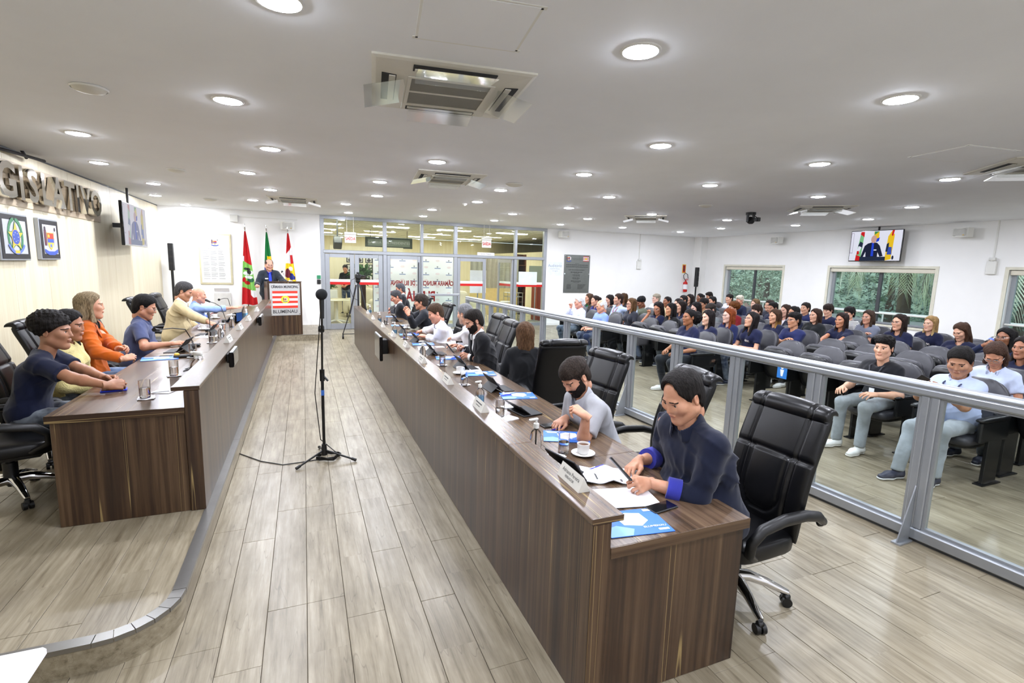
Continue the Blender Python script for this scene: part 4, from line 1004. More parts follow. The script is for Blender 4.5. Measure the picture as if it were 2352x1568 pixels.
for i in range(10): MB().prism([(-1.0+i*.2,0),(-.9+i*.2,.05),(-.8+i*.2,0),(-.9+i*.2,.08)],1.05,2.2).build('fold',m,t,None)
bx('lower_panel',-1.0,.02,0,1.0,.06,1.05,mat('panel yellow','d8c487',.6),t)
t=T('lobby_shelf','tall dark shelf unit with small items in the lobby','shelf',(8.1,18.9,0)); 
for x in (-.2,.17): bx('side',x,-.15,0,x+.03,.15,2.4,mat('shelf brown','5a3a28',.5),t)
for k in range(7): bx('board',-.17,-.15,.1+k*.37,.17,.15,.13+k*.37,mat('shelf brown','5a3a28',.5),t)
bx('back',-.17,.13,0,.17,.15,2.4,mat('shelf back','2c1c14',.6),t)
def stool(x,y,lb):
    t=T('bar_stool',lb,'stool',(x,y,0),0,'chrome stools in the lobby'); MB().lathe([(.001,.66),(.17,.66),(.18,.68),(.17,.7),(.001,.7)],20,cap=False).build('seat',M_wplast,t,40)
    for k in range(4): a=k*pi/2+.7; MB().tube([(cos(a)*.1,sin(a)*.1,.66),(cos(a)*.14,sin(a)*.14,.4),(cos(a)*.22,sin(a)*.22,0)],.011,6).build('leg',M_chrome,t,60)
    pts=[(cos(a)*.17,sin(a)*.17,.25) for a in [k*2*pi/16 for k in range(16)]]; MB().tube(pts,.008,6,closed=True).build('foot_ring',M_chrome,t,60)
stool(5.6,16.3,'chrome stool behind the railing, left of the two in the lobby'); stool(6.5,16.4,'chrome stool behind the railing, right of the two in the lobby')
t=T('metal_cart','small metal trolley standing in the lobby beside the right glazing','trolley',(7.0,16.9,0))
for z in (.25,.82): bx('shelf',-.3,-.2,z,.3,.2,z+.02,M_steel,t)
for x in (-.29,.29):
    for y in (-.19,.19): MB().cyl((x,y,0),(x,y,.98),.012).build('upright',M_steel,t,None)
MB().tube([(-.29,-.19,.97),(.29,-.19,.97),(.29,.19,.97),(-.29,.19,.97)],.01,6,closed=True).build('rail',M_steel,t,None)
t=T('red_cabinet','red brown cabinet standing at the right end of the lobby','cabinet',(8.0,16.6,0)); bx('carcass',-.3,-.25,0,.3,.25,1.35,mat('cabinet red brown','8a3b2c',.45),t,.01); bx('door',-.28,-.265,.05,.28,-.25,1.3,mat('cabinet red','7d3022',.4),t,.004); MB().cyl((.2,-.28,.6),(.2,-.28,.8),.01).build('handle',M_steel,t,None)
t=T('glass_notice','pale green printed notice fixed on the right fixed pane','notice',(6.6,YB+.04,1.55)); bx('sheet',-.2,-.004,-.22,.45,0,.2,mat('pale green print','d5e4de',.5),t)
t=T('lobby_plaque','dark notice panel standing in the lobby behind the right pane','board',(7.55,16.2,0)); bx('panel',-.25,0,1.3,.25,.03,1.95,mat('panel grey green','6c7468',.6),t); MB().cyl((0,.02,0),(0,.02,1.3),.02).box(-.18,-.12,0,.18,.16,.02).build('stand',M_alu,t,None)
t=T('stage_light','grey spotlight on a bracket in the lobby at upper left','light',(.95,16.0,2.45)); MB().box(-.12,-.2,-.12,.12,.16,.12,0,.02,Matrix.Rotation(rad(-30),4,'X')).cyl((0,0,.1),(0,0,.7),.02).build('housing',M_alud,t,40)
# ------------------------------------------------------------------ outside the windows
M_grass=mat('outside paving','7a7d78',.9,var=.1); hv=[];hf=[];rr_=random.Random(4)
for i in range(40):
    for j in range(60):
        q=i/39; y_=-14+j*.95; hv.append((XR+15+q*9+rr_.uniform(-.5,.5),y_+rr_.uniform(-.3,.3),-.4+8.5*q**.8+1.3*sin(y_*.5+q*3)*q+rr_.uniform(-.45,.45)))
for i in range(39):
    for j in range(59): hf.append((i*60+j,i*60+j+1,(i+1)*60+j+1,(i+1)*60+j))
struct(mesh_obj('hillside_outside',hv,hf,mat('hillside foliage','8fa38c',.9,var=.35,scale=1.6,bump=(6,1,.2)),None,None))
struct(bx('ground_outside',XR+.22,-14,-.35,XR+45,40,-.3,M_grass))
M_frond=mat('palm leaflet','b4c49c',.6,var=.35,scale=3); M_frond2=mat('palm leaflet pale','d6dcc2',.6,var=.25,scale=3); M_bark=mat('bark','5c5247',.9,bump=(20,.5))
def palm(loc,h_,label,nf,seed,ln=2.6):
    t=T('palm_tree',label,'palm tree',loc,0,'palms outside the windows'); r=random.Random(seed)
    MB().tube([(0,0,0),(.05,.1,h_*.5),(0,.15,h_)],[.2,.17,.13],12).build('trunk',M_bark,t,60)
    for k in range(nf):
        a=2*pi*k/nf+r.uniform(-.2,.2); e0=r.uniform(.1,1.1); dro=r.uniform(.75,1.15); mb=MB(); P=[]
        for i in range(15):
            q=i/14; s_=q*ln; e=e0-2.3*dro*q
            if i==0: p=Vector((0,.15,h_))
            else: p=P[-1]+Vector((cos(a)*cos(e),sin(a)*cos(e),sin(e)))*ln/14
            P.append(p)
        mb.tube(P,[.025-.02*i/14 for i in range(15)],5,1)
        for i in range(2,15):
            for sg in (-1,1):
                for z in range(2):
                    p=P[i]*(1-z/2)+P[i-1]*(z/2); d=(P[i]-P[i-1]).normalized(); sd=d.cross(Vector((0,0,1))); sd=sd.normalized() if sd.length>.01 else Vector((1,0,0))
                    L_=.75*(1-.5*abs(i/14-.4))*r.uniform(.8,1.1); v=(sd*sg*.75+d*.6+Vector((0,0,-.5))).normalized(); tip=p+v*L_+Vector((0,0,-.45*L_)); m_=p+v*L_*.5; w_=d*.02
                    mb.add([p-w_,p+w_,m_+w_,tip,m_-w_],[(0,1,2,3,4)],0)
        mb.build('frond',[M_frond if k%3 else M_frond2,M_bark],t,None)
    return t
palm((XR+3.2,9.6,-.3),3.6,'green palm with drooping fronds outside the middle window, left of its stile',24,3)
palm((XR+3.0,7.4,-.3),3.3,'green palm with drooping fronds outside the middle window, right of its stile',24,5)
palm((XR+5.6,8.4,-.3),3.4,'darker palm standing farther back outside the middle window',15,8,2.9)
M_tree=mat('foliage grey green','a3b39a',.7,var=.3,scale=2); M_tree2=mat('foliage dark','75897a',.7,var=.3,scale=2)
def tree(loc,R,h_,label,m,seed,n=900):
    t=T('leafy_tree',label,'tree',loc,0,'trees outside the windows'); MB().cyl((0,0,0),(0,0,h_),.18,.1).build('trunk',M_bark,t,40); leaves(t,(0,0,h_+R[2]*.3),tuple(x*1.6 for x in R),n*3,.26,m,seed,'crown'); return t
for i,(x,y,R,h_,m,lb) in enumerate([(6.5,17.5,(2,2,2.2),2.0,M_tree,'grey green leafy tree outside the left window, nearest the glass'),(10,21,(2.5,2.5,2.8),2.4,M_tree,'grey green leafy tree far outside the left window'),(9,13.5,(2.2,2.2,2.6),2.2,M_tree2,'dark leafy tree outside between the left and middle windows'),(8.5,6.0,(2.4,2.4,2.4),2.0,M_tree2,'dark leafy tree outside behind the palms'),(12,10.5,(2.6,2.6,3),2.4,M_tree2,'dark leafy tree far behind the palms'),(13,26,(3,3,3),2.4,M_tree2,'dark leafy tree farthest behind the left window')]):
    tree((XR+x,y,-.3),R,h_,lb,m,20+i)
t=T('house','small house with a pale gable and red tiled roof outside the left window','house',(XR+9.5,20.2,-2.0)); m=mat('house wall grey','8d8c86',.8)
MB().add([(-2,-1.6,0),(2,-1.6,0),(2,1.6,0),(-2,1.6,0),(-2,-1.6,1.4),(2,-1.6,1.4),(2,1.6,1.4),(-2,1.6,1.4),(-2,0,2.2),(2,0,2.2)],[(0,1,5,4),(1,2,6,9,5),(2,3,7,6),(3,0,4,8,7)]).build('walls',m,t,None)
for sg in (-1,1): MB().add([(-2.3,sg*2,1.2),(2.3,sg*2,1.2),(2.3,0,2.3),(-2.3,0,2.3),(-2.3,sg*2,1.28),(2.3,sg*2,1.28),(2.3,0,2.38),(-2.3,0,2.38)],[(0,1,2,3),(7,6,5,4),(0,4,5,1),(0,3,7,4),(1,5,6,2)]).build('roof_slope',mat('roof red tile','a98478',.8,bump=(14,.6)),t,None)
bx('window',-2.03,-.5,.6,-1.98,.5,1.2,M_edark,t)
t=T('neighbour_wall','grey concrete building side outside beyond the trees','building',(XR+20,12,-.3)); bx('facade',0,-14,0,2,16,7,mat('facade grey','6f7876',.9),t)
for k in range(6): bx('window',-.03,-12+k*4.6,3.2,0,-10+k*4.6,4.8,M_edark,t)
t=T('guard_rail','white railing running outside below the windows','railing',(XR+1.2,8,-.3)); MB().cyl((0,-7,1.22),(0,9,1.22),.03).build('top_bar',M_wplast,t,40)
for k in range(9): MB().cyl((0,-7+k*2,0),(0,-7+k*2,1.22),.02).build('post',M_wplast,t,40)
# ------------------------------------------------------------------ sculpting people from distance fields
f32=np.float32
def axes(lo,hi,h): return [np.arange(lo[i],hi[i]+h,h,dtype=f32) for i in range(3)]
def gridP(ax): return np.stack(np.meshgrid(*ax,indexing='ij'),-1)
def snets(F,ax):
    s=F<0; nx,ny,nz=F.shape
    c=np.zeros((nx-1,ny-1,nz-1),np.int8)
    for i in (0,1):
        for j in (0,1):
            for k in (0,1): c+=s[i:nx-1+i,j:ny-1+j,k:nz-1+k]
    act=(c>0)&(c<8); idx=-np.ones(act.shape,np.int64); I=np.argwhere(act); idx[act]=np.arange(len(I))
    acc=np.zeros((len(I),3)); cnt=np.zeros(len(I)); cor=np.array([(i,j,k) for i in (0,1) for j in (0,1) for k in (0,1)])
    for a in range(8):
        for b in range(a+1,8):
            d=cor[b]-cor[a]
            if abs(d).sum()!=1: continue
            A=I+cor[a]; B=I+cor[b]; fa=F[A[:,0],A[:,1],A[:,2]]; fb=F[B[:,0],B[:,1],B[:,2]]
            m=(fa<0)!=(fb<0); t=np.where(m,fa/np.where(m,fa-fb,1),0)
            acc+=np.where(m[:,None],A+d*t[:,None],0); cnt+=m
    V=acc/cnt[:,None]; h=[a[1]-a[0] for a in ax]; V=V*np.array(h)+np.array([a[0] for a in ax])
    Q=[]
    for ax_ in range(3):
        o=[a for a in range(3) if a!=ax_]
        sl0=[slice(1,-1)]*3; sl0[ax_]=slice(0,-1); sl1=list(sl0); sl1[ax_]=slice(1,None)
        e=s[tuple(sl0)]!=s[tuple(sl1)]; E=np.argwhere(e)
        for q in o: E[:,q]+=1
        neg=s[tuple(E.T)]
        q=[]
        for du,dv in ((0,0),(1,0),(1,1),(0,1)):
            C=E.copy(); C[:,o[0]]-=du; C[:,o[1]]-=dv; q.append(idx[tuple(C.T)])
        q=np.stack(q,1); fl=neg if ax_!=1 else ~neg
        q[~fl]=q[~fl][:,::-1]; Q.append(q)
    return V,np.concatenate(Q)
A_=lambda p:np.asarray(p,f32)
def rc(P,a,b,ra,rb):
    a=A_(a);b=A_(b); d=b-a; L=float(d@d)+1e-9; q=P-a; t=np.clip((q@d)/L,0,1); q=q-t[...,None]*d
    return np.sqrt(np.einsum('...i,...i',q,q))-(ra+(rb-ra)*t)
def el(P,c,r):
    q=(P-A_(c))/A_(r); k0=np.sqrt(np.einsum('...i,...i',q,q))+1e-6; q=q/A_(r); k1=np.sqrt(np.einsum('...i,...i',q,q))+1e-6
    return k0*(k0-1)/k1
def sp(P,c,r): q=P-A_(c); return np.sqrt(np.einsum('...i,...i',q,q))-r
def smin(a,b,k): h=np.clip(.5+.5*(b-a)/k,0,1); return b+(a-b)*h-k*h*(1-h)
def smax(a,b,k): return -smin(-a,-b,k)
def wav(P,f,seed=0):
    r=np.random.default_rng(seed); o=0
    for i in range(4):
        d=r.normal(size=3)*f; o=o+np.sin(P@A_(d)+r.uniform(0,6))
    return o/4
def folds(P,seed,amp,f=30):
    r=np.random.default_rng(seed); o=0
    for i in range(3):
        d=r.normal(size=3); d/=np.linalg.norm(d); d=d*f*r.uniform(.7,1.5)
        s=np.sin(P@A_(d)+2.4*wav(P,8,seed+31*i)); m=np.clip(wav(P,7,seed+17+i)*1.6+.35,0,1); o=o+(1-np.abs(s))**2.2*m
    return amp*(.35-o)
# ---- heads (origin between the ears, face towards +y)
def headfield(P,kind):
    m=dict(male=(1,1,.0),heavy=(1.07,1.10,.008),female=(.95,.9,-.003),young=(.97,.94,0))[kind]; w,j,f=m
    d=el(P,(0,-.012,.036),(.076*w,.097,.087)); d=smin(d,el(P,(0,.03,-.03),(.061*w,.064,.084)),.03)
    S=P.copy(); S[...,0]=np.abs(S[...,0])
    d=smin(d,rc(S,(.052*w*j,-.0,-.052),(.012,.062,-.1),.021+f,.02+f*.6),.03); d=smin(d,sp(S,(.04*w,.062,-.014),.026+f*.7),.02)
    d=smin(d,sp(P,(0,.07,-.1),.02+f*.5),.02)
    d=smin(d,rc(S,(.0,.082,.026),(.034,.078,.026),.013,.011),.012)
    d=smax(d,-sp(S,(.031*w,.104,.004),.0175),.012)
    d=smin(d,sp(S,(.031*w,.0725,.006),.0150),.004)
    d=smax(d,-el(S,(.0305*w,.09,.0055),(.0122,.016,.0059)),.001)
    nz=1.0 if kind!='female' else .88
    d=smin(d,rc(P,(0,.086,.02),(0,.104*nz+.006*(1-nz)*8,-.024),.0078,.0106*nz),.011); d=smin(d,sp(S,(.0108,.092,-.028),.0078*nz),.006)
    d=smin(d,el(S,(.0,.0925,-.052),(.023,.009,.0058)),.005); d=smin(d,el(S,(0,.0905,-.0615),(.02,.009,.0068)),.005)
    d=smax(d,-el(P,(0,.105,-.0568),(.024,.01,.0022)),.003)
    E=S-A_((.078*w,-.012,.0)); E=E@A_([[1,.35,0],[-.35,1,0],[0,0,1]])
    e=el(E,(0,0,.002),(.009,.019,.032)); e=smax(e,-el(E,(.009,.003,.004),(.008,.011,.019)),.004); d=smin(d,e,.008)
    d=smin(d,rc(P,(0,-.022,-.06),(0,-.03,-.105),.05*j+f,.05*j+f),.03)
    return d
HM={}
def headmesh(kind,h):
    k=(kind,h)
    if k in HM: return HM[k]
    ax=axes((-.11,-.13,-.185),(.11,.14,.145),h); F=headfield(gridP(ax),kind); F[:,:,0]=1
    V,Q=snets(F,ax); C=V[Q].mean(1); x=np.abs(C[:,0]); w=dict(male=1,heavy=1.08,female=.95,young=.97)[kind]
    mi=np.zeros(len(Q),int)
    mi[(np.abs(C[:,2]+.0568)<.0118*(1-(x/.0235)**2))&(x<.0235)&(C[:,1]>.084)]=3
    br=(np.abs(C[:,2]-(.0272-1.2*(x-.034)**2+.13*(.03-x)))<.0032)&(x>.011)&(x<.052)&(C[:,1]>.06)
    mi[br]=4
    mi[(np.abs(C[:,2]-.0125)<.0016)&(np.abs(x-.031)<.0125)&(C[:,1]>.078)]=4
    bd=(C[:,2]<-.036-.0*x)&(C[:,1]>.012)&(C[:,2]>-.125)&(mi==0)&~((x<.017)&(C[:,2]>-.072)&(C[:,2]<-.045))
    bd|=(x>.05)&(C[:,1]>.006)&(C[:,1]<.035)&(C[:,2]<.005)&(C[:,2]>-.08)&(mi==0)
    bd|=(mi==0)&(x<.028)&(C[:,2]<-.037)&(C[:,2]>-.046)&(C[:,1]>.085)
    mi[bd]=5
    eb=[];n0=len(V)
    for sg in (-1,1):
        VV=[];nu,nv=18,9
        for j in range(nv+1):
            a=pi*.5*j/nv
            for i in range(nu): b=2*pi*i/nu; VV.append((sg*.031*w+.0138*sin(a)*cos(b),.0725+.0138*cos(a),.0058+.0138*sin(a)*sin(b)))
        FF=[];mm=[]
        for j in range(nv):
            for i in range(nu): kk=(i+1)%nu; FF.append((n0+j*nu+i,n0+j*nu+kk,n0+(j+1)*nu+kk,n0+(j+1)*nu+i)); mm.append(2 if j<3 else 1)
        V=np.concatenate([V,VV]); Q=np.concatenate([Q,FF]); mi=np.concatenate([mi,mm]); n0=len(V)
    HM[k]=(V,Q,mi); return HM[k]
# ---- hair
def hairfield(P,style):
    x,y,z=P[...,0],P[...,1],P[...,2]; ax_=np.abs(x)
    b=el(P,(0,-.014,.036),(.0775,.099,.088)); b=smin(b,el(P,(0,-.045,-.02),(.066,.062,.075)),.03)
    S=P.copy(); S[...,0]=ax_
    zl=np.interp(y,[-.13,-.06,-.03,-.012,.012,.03,.055,.08,.1],[-.1,-.09,-.03,.02,-.005,.012,.06,.08,.088])
    ear=sp(S,(.085,-.012,0),.026)
    st=wav(P*A_((1,1,.3)),130,1)*.0032+wav(P,42,2)*.0036+wav(P*A_((1,1,.4)),240,6)*.0014
    def cap(t,top,zz,back=0,soft=.006):
        d=b-(t+top*np.clip((z-.03)/.09,0,1))+st; d=smax(d,zz-z,soft); return smax(d,-ear,.006)
    zl=zl+wav(P*A_((1,1,.2)),150,9)*.005
    if style=='short': return cap(.009,.012,zl)
    if style=='quiff': 
        d=cap(.007,.02,zl); return smin(d,el(P,(0,.05,.115),(.05,.045,.028))+st,.03)
    if style=='buzz': return cap(.0035,.003,zl)
    if style=='fade':
        d=cap(.004,.004,zl); t=smax(b-.021+st,.055-z,.02); return smin(d,t,.012)
    if style=='mop':
        zz=np.interp(y,[-.13,-.05,-.02,.02,.05,.075,.1],[-.08,-.07,-.02,-.01,.025,.035,.04]); d=b-(.016+.012*np.clip((z-.03)/.09,0,1))+st*2; return smax(smax(d,zz-z,.006),-ear,.004)
    if style=='bald': 
        d=cap(.006,.0,zl); return smax(d,-el(P,(0,.045,.1),(.068,.12,.062)),.01)
    if style=='receding':
        d=cap(.007,.012,zl); return smax(d,-(el(P,(0,.112,.072),(.066,.084,.058))+wav(P*A_((1,1,.2)),150,9)*.004),.01)
    if style=='afro':
        d=el(P,(0,-.022,.062),(.112,.122,.1))+wav(P,70,3)*.008+wav(P,150,4)*.003; zz=np.interp(y,[-.13,-.03,.02,.06,.1],[-.06,-.03,.012,.048,.062]); return smax(smax(d,zz-z,.01),-sp(S,(.1,.0,-.01),.03),.01)
    if style=='curlytop':
        d=el(P,(0,-.008,.085),(.088,.108,.066))+wav(P,80,3)*.007+wav(P,160,4)*.003; zz=np.interp(y,[-.13,-.03,.02,.06,.1],[-.0,.02,.035,.05,.06]); d=smax(d,zz-z,.01); return smin(d,cap(.006,.01,zl),.01)
    if style=='hat':
        d=el(P,(0,-.03,.055),(.09,.115,.095))+st; return smax(d,np.interp(y,[-.14,-.02,.06,.1],[-.07,-.01,.045,.055])-z,.01)
    if style=='bun':
        d=cap(.006,.006,zl); return smin(d,sp(P,(0,-.125,.05),.042)+wav(P,80,3)*.004,.01)
    if style=='puff':
        d=cap(.006,.006,zl); return smin(d,el(P,(0,-.15,.0),(.085,.075,.1))+wav(P,70,3)*.009,.012)
    # long styles
    fz=np.interp(y,[-.13,-.02,.03,.06,.1],[-.2,-.2,.015,.062,.085]); 
    L,wd,wv=dict(long=(.27,.088,.002),longwavy=(.25,.112,.007),curlylong=(.2,.125,.012),bob=(.12,.095,.004),shoulder=(.16,.105,.006))[style]
    d=b-(.011+.01*np.clip((z-.03)/.09,0,1))+st*1.5
    d=smax(d,fz-z,.01)
    cur=el(P,(0,-.052,-.06),(wd,.062,L)); cur=smin(cur,rc(S,(.07,-.0,.05),(wd*.86,.025,-L*.92),.02,.024),.03)
    cur=smax(cur,z-.1,.02); cur=smax(cur,-L-z,.02)
    cur=smax(cur,-el(P,(0,.075,-.05),(.062,.105,.155)),.012)
    cur=smax(cur,-rc(P,(0,-.02,-.07),(0,-.03,-.3),.045,.06),.01)
    d=smin(d,cur+st*2+wav(P*A_((1,1,.6)),55,5)*wv,.025)
    return smax(d,-el(P,(0,.092,-.016),(.057,.072,.108)),.012)
HAIR={}
def hairmesh(style,h):
    k=(style,h)
    if k in HAIR: return HAIR[k]
    lg=style in('long','longwavy','curlylong','bob','shoulder')
    ax=axes((-.15,-.24,-.31 if lg else -.13),(.15,.14,.19),h); F=hairfield(gridP(ax),style)
    for a in range(3):
        s_=[slice(None)]*3
        for e in (0,-1): s_[a]=e; F[tuple(s_)]=1
    HAIR[k]=snets(F,ax); return HAIR[k]
# ---- hands (right hand, wrist at origin, fingers +y, palm down, thumb -x)
HAND={}
def handmesh(pose,h=.0034):
    if (pose,h) in HAND: return HAND[(pose,h)]
    cu,sp_,th=dict(relax=((20,26,18),1.2,20),flat=((6,8,5),1.4,5),grip=((52,62,35),.7,45),type=((30,38,15),1.3,15),fist=((78,92,55),.5,60),clasp=((48,50,30),.7,30))[pose]
    ax=axes((-.075,-.035,-.095),(.06,.2,.045),h); P=gridP(ax)
    base=[(-.029,.083,.0),(-.009,.09,.003),(.0115,.086,.002),(.031,.075,-.003)]; ln=[.072,.08,.074,.058]; rr=[.0092,.0097,.0092,.008]
    d=rc(P,(0,-.03,0),(0,.015,0),.0245,.026)
    for b in base: d=smin(d,rc(P,(b[0]*.55,.012,-.002),b,.016,.0125),.012)
    d=smin(d,el(P,(-.022,.035,-.014),(.019,.032,.014)),.012)
    for i,b in enumerate(base):
        p=np.array(b); a=0; fx=b[0]*.5*sp_
        q=None
        for s,(c,fr) in enumerate(zip(cu,(.44,.31,.25))):
            a+=rad(c*(1 if s else (1+.12*(i-1)))); L=ln[i]*fr; n=p+np.array((fx*fr*.6,cos(a)*L,-sin(a)*L)); r0=rr[i]*(1-.1*s)
            t=rc(P,p,n,r0,r0*.9); q=t if q is None else smin(q,t,.003); p=n
        d=smin(d,q,.005)
    a=rad(th); p0=(-.022,.02,-.01); p1=(-.047,.05,-.016-.012*sin(a)); p2=(-.05+.02*sin(a),.08,-.024-.02*sin(a)); p3=(-.05+.045*sin(a),.102-.01*sin(a),-.03-.026*sin(a))
    d=smin(d,smin(rc(P,p0,p1,.0165,.0125),smin(rc(P,p1,p2,.0118,.0105),rc(P,p2,p3,.0105,.0085),.003),.004),.008)
    F=d
    for a in range(3):
        s_=[slice(None)]*3
        for e in (0,-1): s_[a]=e; F[tuple(s_)]=1
    HAND[(pose,h)]=snets(F,ax); return HAND[(pose,h)]
# ---- shoes
SHOE=None
def shoemesh():
    global SHOE
    if SHOE: return SHOE
    ax=axes((-.07,-.09,-.01),(.07,.24,.13),.007); P=gridP(ax); Q=P*A_((.82,1,1))
    d=smin(rc(Q,(0,-.03,.045),(0,.09,.04),.038,.036),rc(Q,(0,.09,.035),(0,.18,.028),.036,.028),.03); d=smin(d,rc(Q,(0,-.03,.05),(0,-.035,.105),.038,.036),.03)
    d=smax(d,P[...,2]-.105,.004); up=smax(d,.022-P[...,2],.003); so=smax(smax(d-.005,P[...,2]-.024,.003),.0-P[...,2],.002)
    SHOE=(snets(up,ax),snets(so,ax)); return SHOE
def ik(a,b,l1,l2,hint):
    a=np.array(a,float);b=np.array(b,float); d=b-a; L=np.linalg.norm(d); L2=min(L,(l1+l2)*.995); d/=L; b=a+d*L2
    x=(l1*l1-l2*l2+L2*L2)/(2*L2); h=math.sqrt(max(0,l1*l1-x*x)); n=np.array(hint,float)-a; n-=d*(n@d); n/=np.linalg.norm(n)+1e-9
    return a+d*x+n*h,b
SKIN={}
def skinmat(c):
    k='skin '+c
    if k in MATS: return MATS[k]
    t=NT(k); v=t.coords(); n=t.noise(25,v,4); cc=lin(c); a=tuple(min(1,x*1.05) for x in cc[:3]); b=(cc[0]*.97,cc[1]*.88,cc[2]*.86)
    p=t.pbsdf(t.ramp(n,[(.35,b),(.65,a)]),.48,0,.45); p.inputs['Subsurface Weight'].default_value=.08; p.inputs['Subsurface Radius'].default_value=(.02,.008,.004); p.inputs['Subsurface Scale'].default_value=.5
    MATS[k]=t.m; return t.m
def hairmat(c,tip=None):
    k='hair %s %s'%(c,tip)
    if k in MATS: return MATS[k]
    t=NT(k); v=t.coords((1,1,.12)); n=t.noise(150,v,3,.6); cc=lin(c)[:3]; a=tuple(min(1,x*1.7+.006) for x in cc); b=tuple(x*.55 for x in cc)
    col=t.ramp(n,[(.35,b),(.65,a)])
    if tip:
        tc=t.n('ShaderNodeTexCoord'); s_=t.n('ShaderNodeSeparateXYZ'); t.l(tc.outputs['Object'],s_.inputs[0]); mr=t.n('ShaderNodeMapRange'); mr.inputs[1].default_value=-.06; mr.inputs[2].default_value=-.24; t.l(s_.outputs[2],mr.inputs[0]); col=t.mix(mr.outputs[0],col,tip)
    p=t.pbsdf(col,.62,0,.14); t.bump(p,n,1,.006); MATS[k]=t.m; return t.m
def cloth(c,rough=.85,kind=None):
    k='cloth %s %s'%(c,kind)
    if k in MATS: return MATS[k]
    t=NT(k); v=t.coords(); cc=lin(c)[:3]; n=t.noise(9,v,3); a=tuple(min(1,x*1.08) for x in cc); b=tuple(x*.9 for x in cc)
    col=t.ramp(n,[(.3,b),(.7,a)])
    if kind=='check':
        w1=t.n('ShaderNodeTexChecker'); w1.inputs['Scale'].default_value=60; t.l(v,w1.inputs[0]); w1.inputs[1].default_value=lin('f2f4fb'); w1.inputs[2].default_value=lin('a9b8e0'); col=w1.outputs[0]
    if kind=='stripe':
        w1=t.n('ShaderNodeTexWave'); w1.bands_direction='Z'; w1.inputs['Scale'].default_value=12; t.l(v,w1.inputs[0]); col=t.ramp(w1.outputs[1],[(.5,'ecebe8'),(.55,'23262e')])
    if kind=='denim':
        n2=t.noise(4,v,4); col=t.mix(t.ramp(n2,[(.45,(0,0,0)),(.75,(.5,.5,.5))]),col,'c3ced8')
    p=t.pbsdf(col,rough,0,.25); p.inputs['Sheen Weight'].default_value=.15
    t.bump(p,t.noise(420 if kind!='knit' else 90,v,2),.25 if kind!='knit' else .9,.0015 if kind!='knit' else .008); MATS[k]=t.m; return t.m
M_eye=mat('eye white','d8d4cf',.25,var=0); M_iris=mat('iris brown','20140e',.15,var=0)
def rotm(yaw=0,pitch=0,roll=0):
    """yaw left positive, pitch down positive"""
    return np.array(Matrix.Rotation(rad(yaw),3,'Z')@Matrix.Rotation(rad(-pitch),3,'X')@Matrix.Rotation(rad(roll),3,'Y'))
def basis(f,up):
    """hand matrix: y along fingers f, z = back of hand up"""
    y=np.array(f,float); y/=np.linalg.norm(y); z=np.array(up,float); z-=y*(z@y); z/=np.linalg.norm(z); return np.stack([np.cross(y,z),y,z],1)
PEOPLE={}
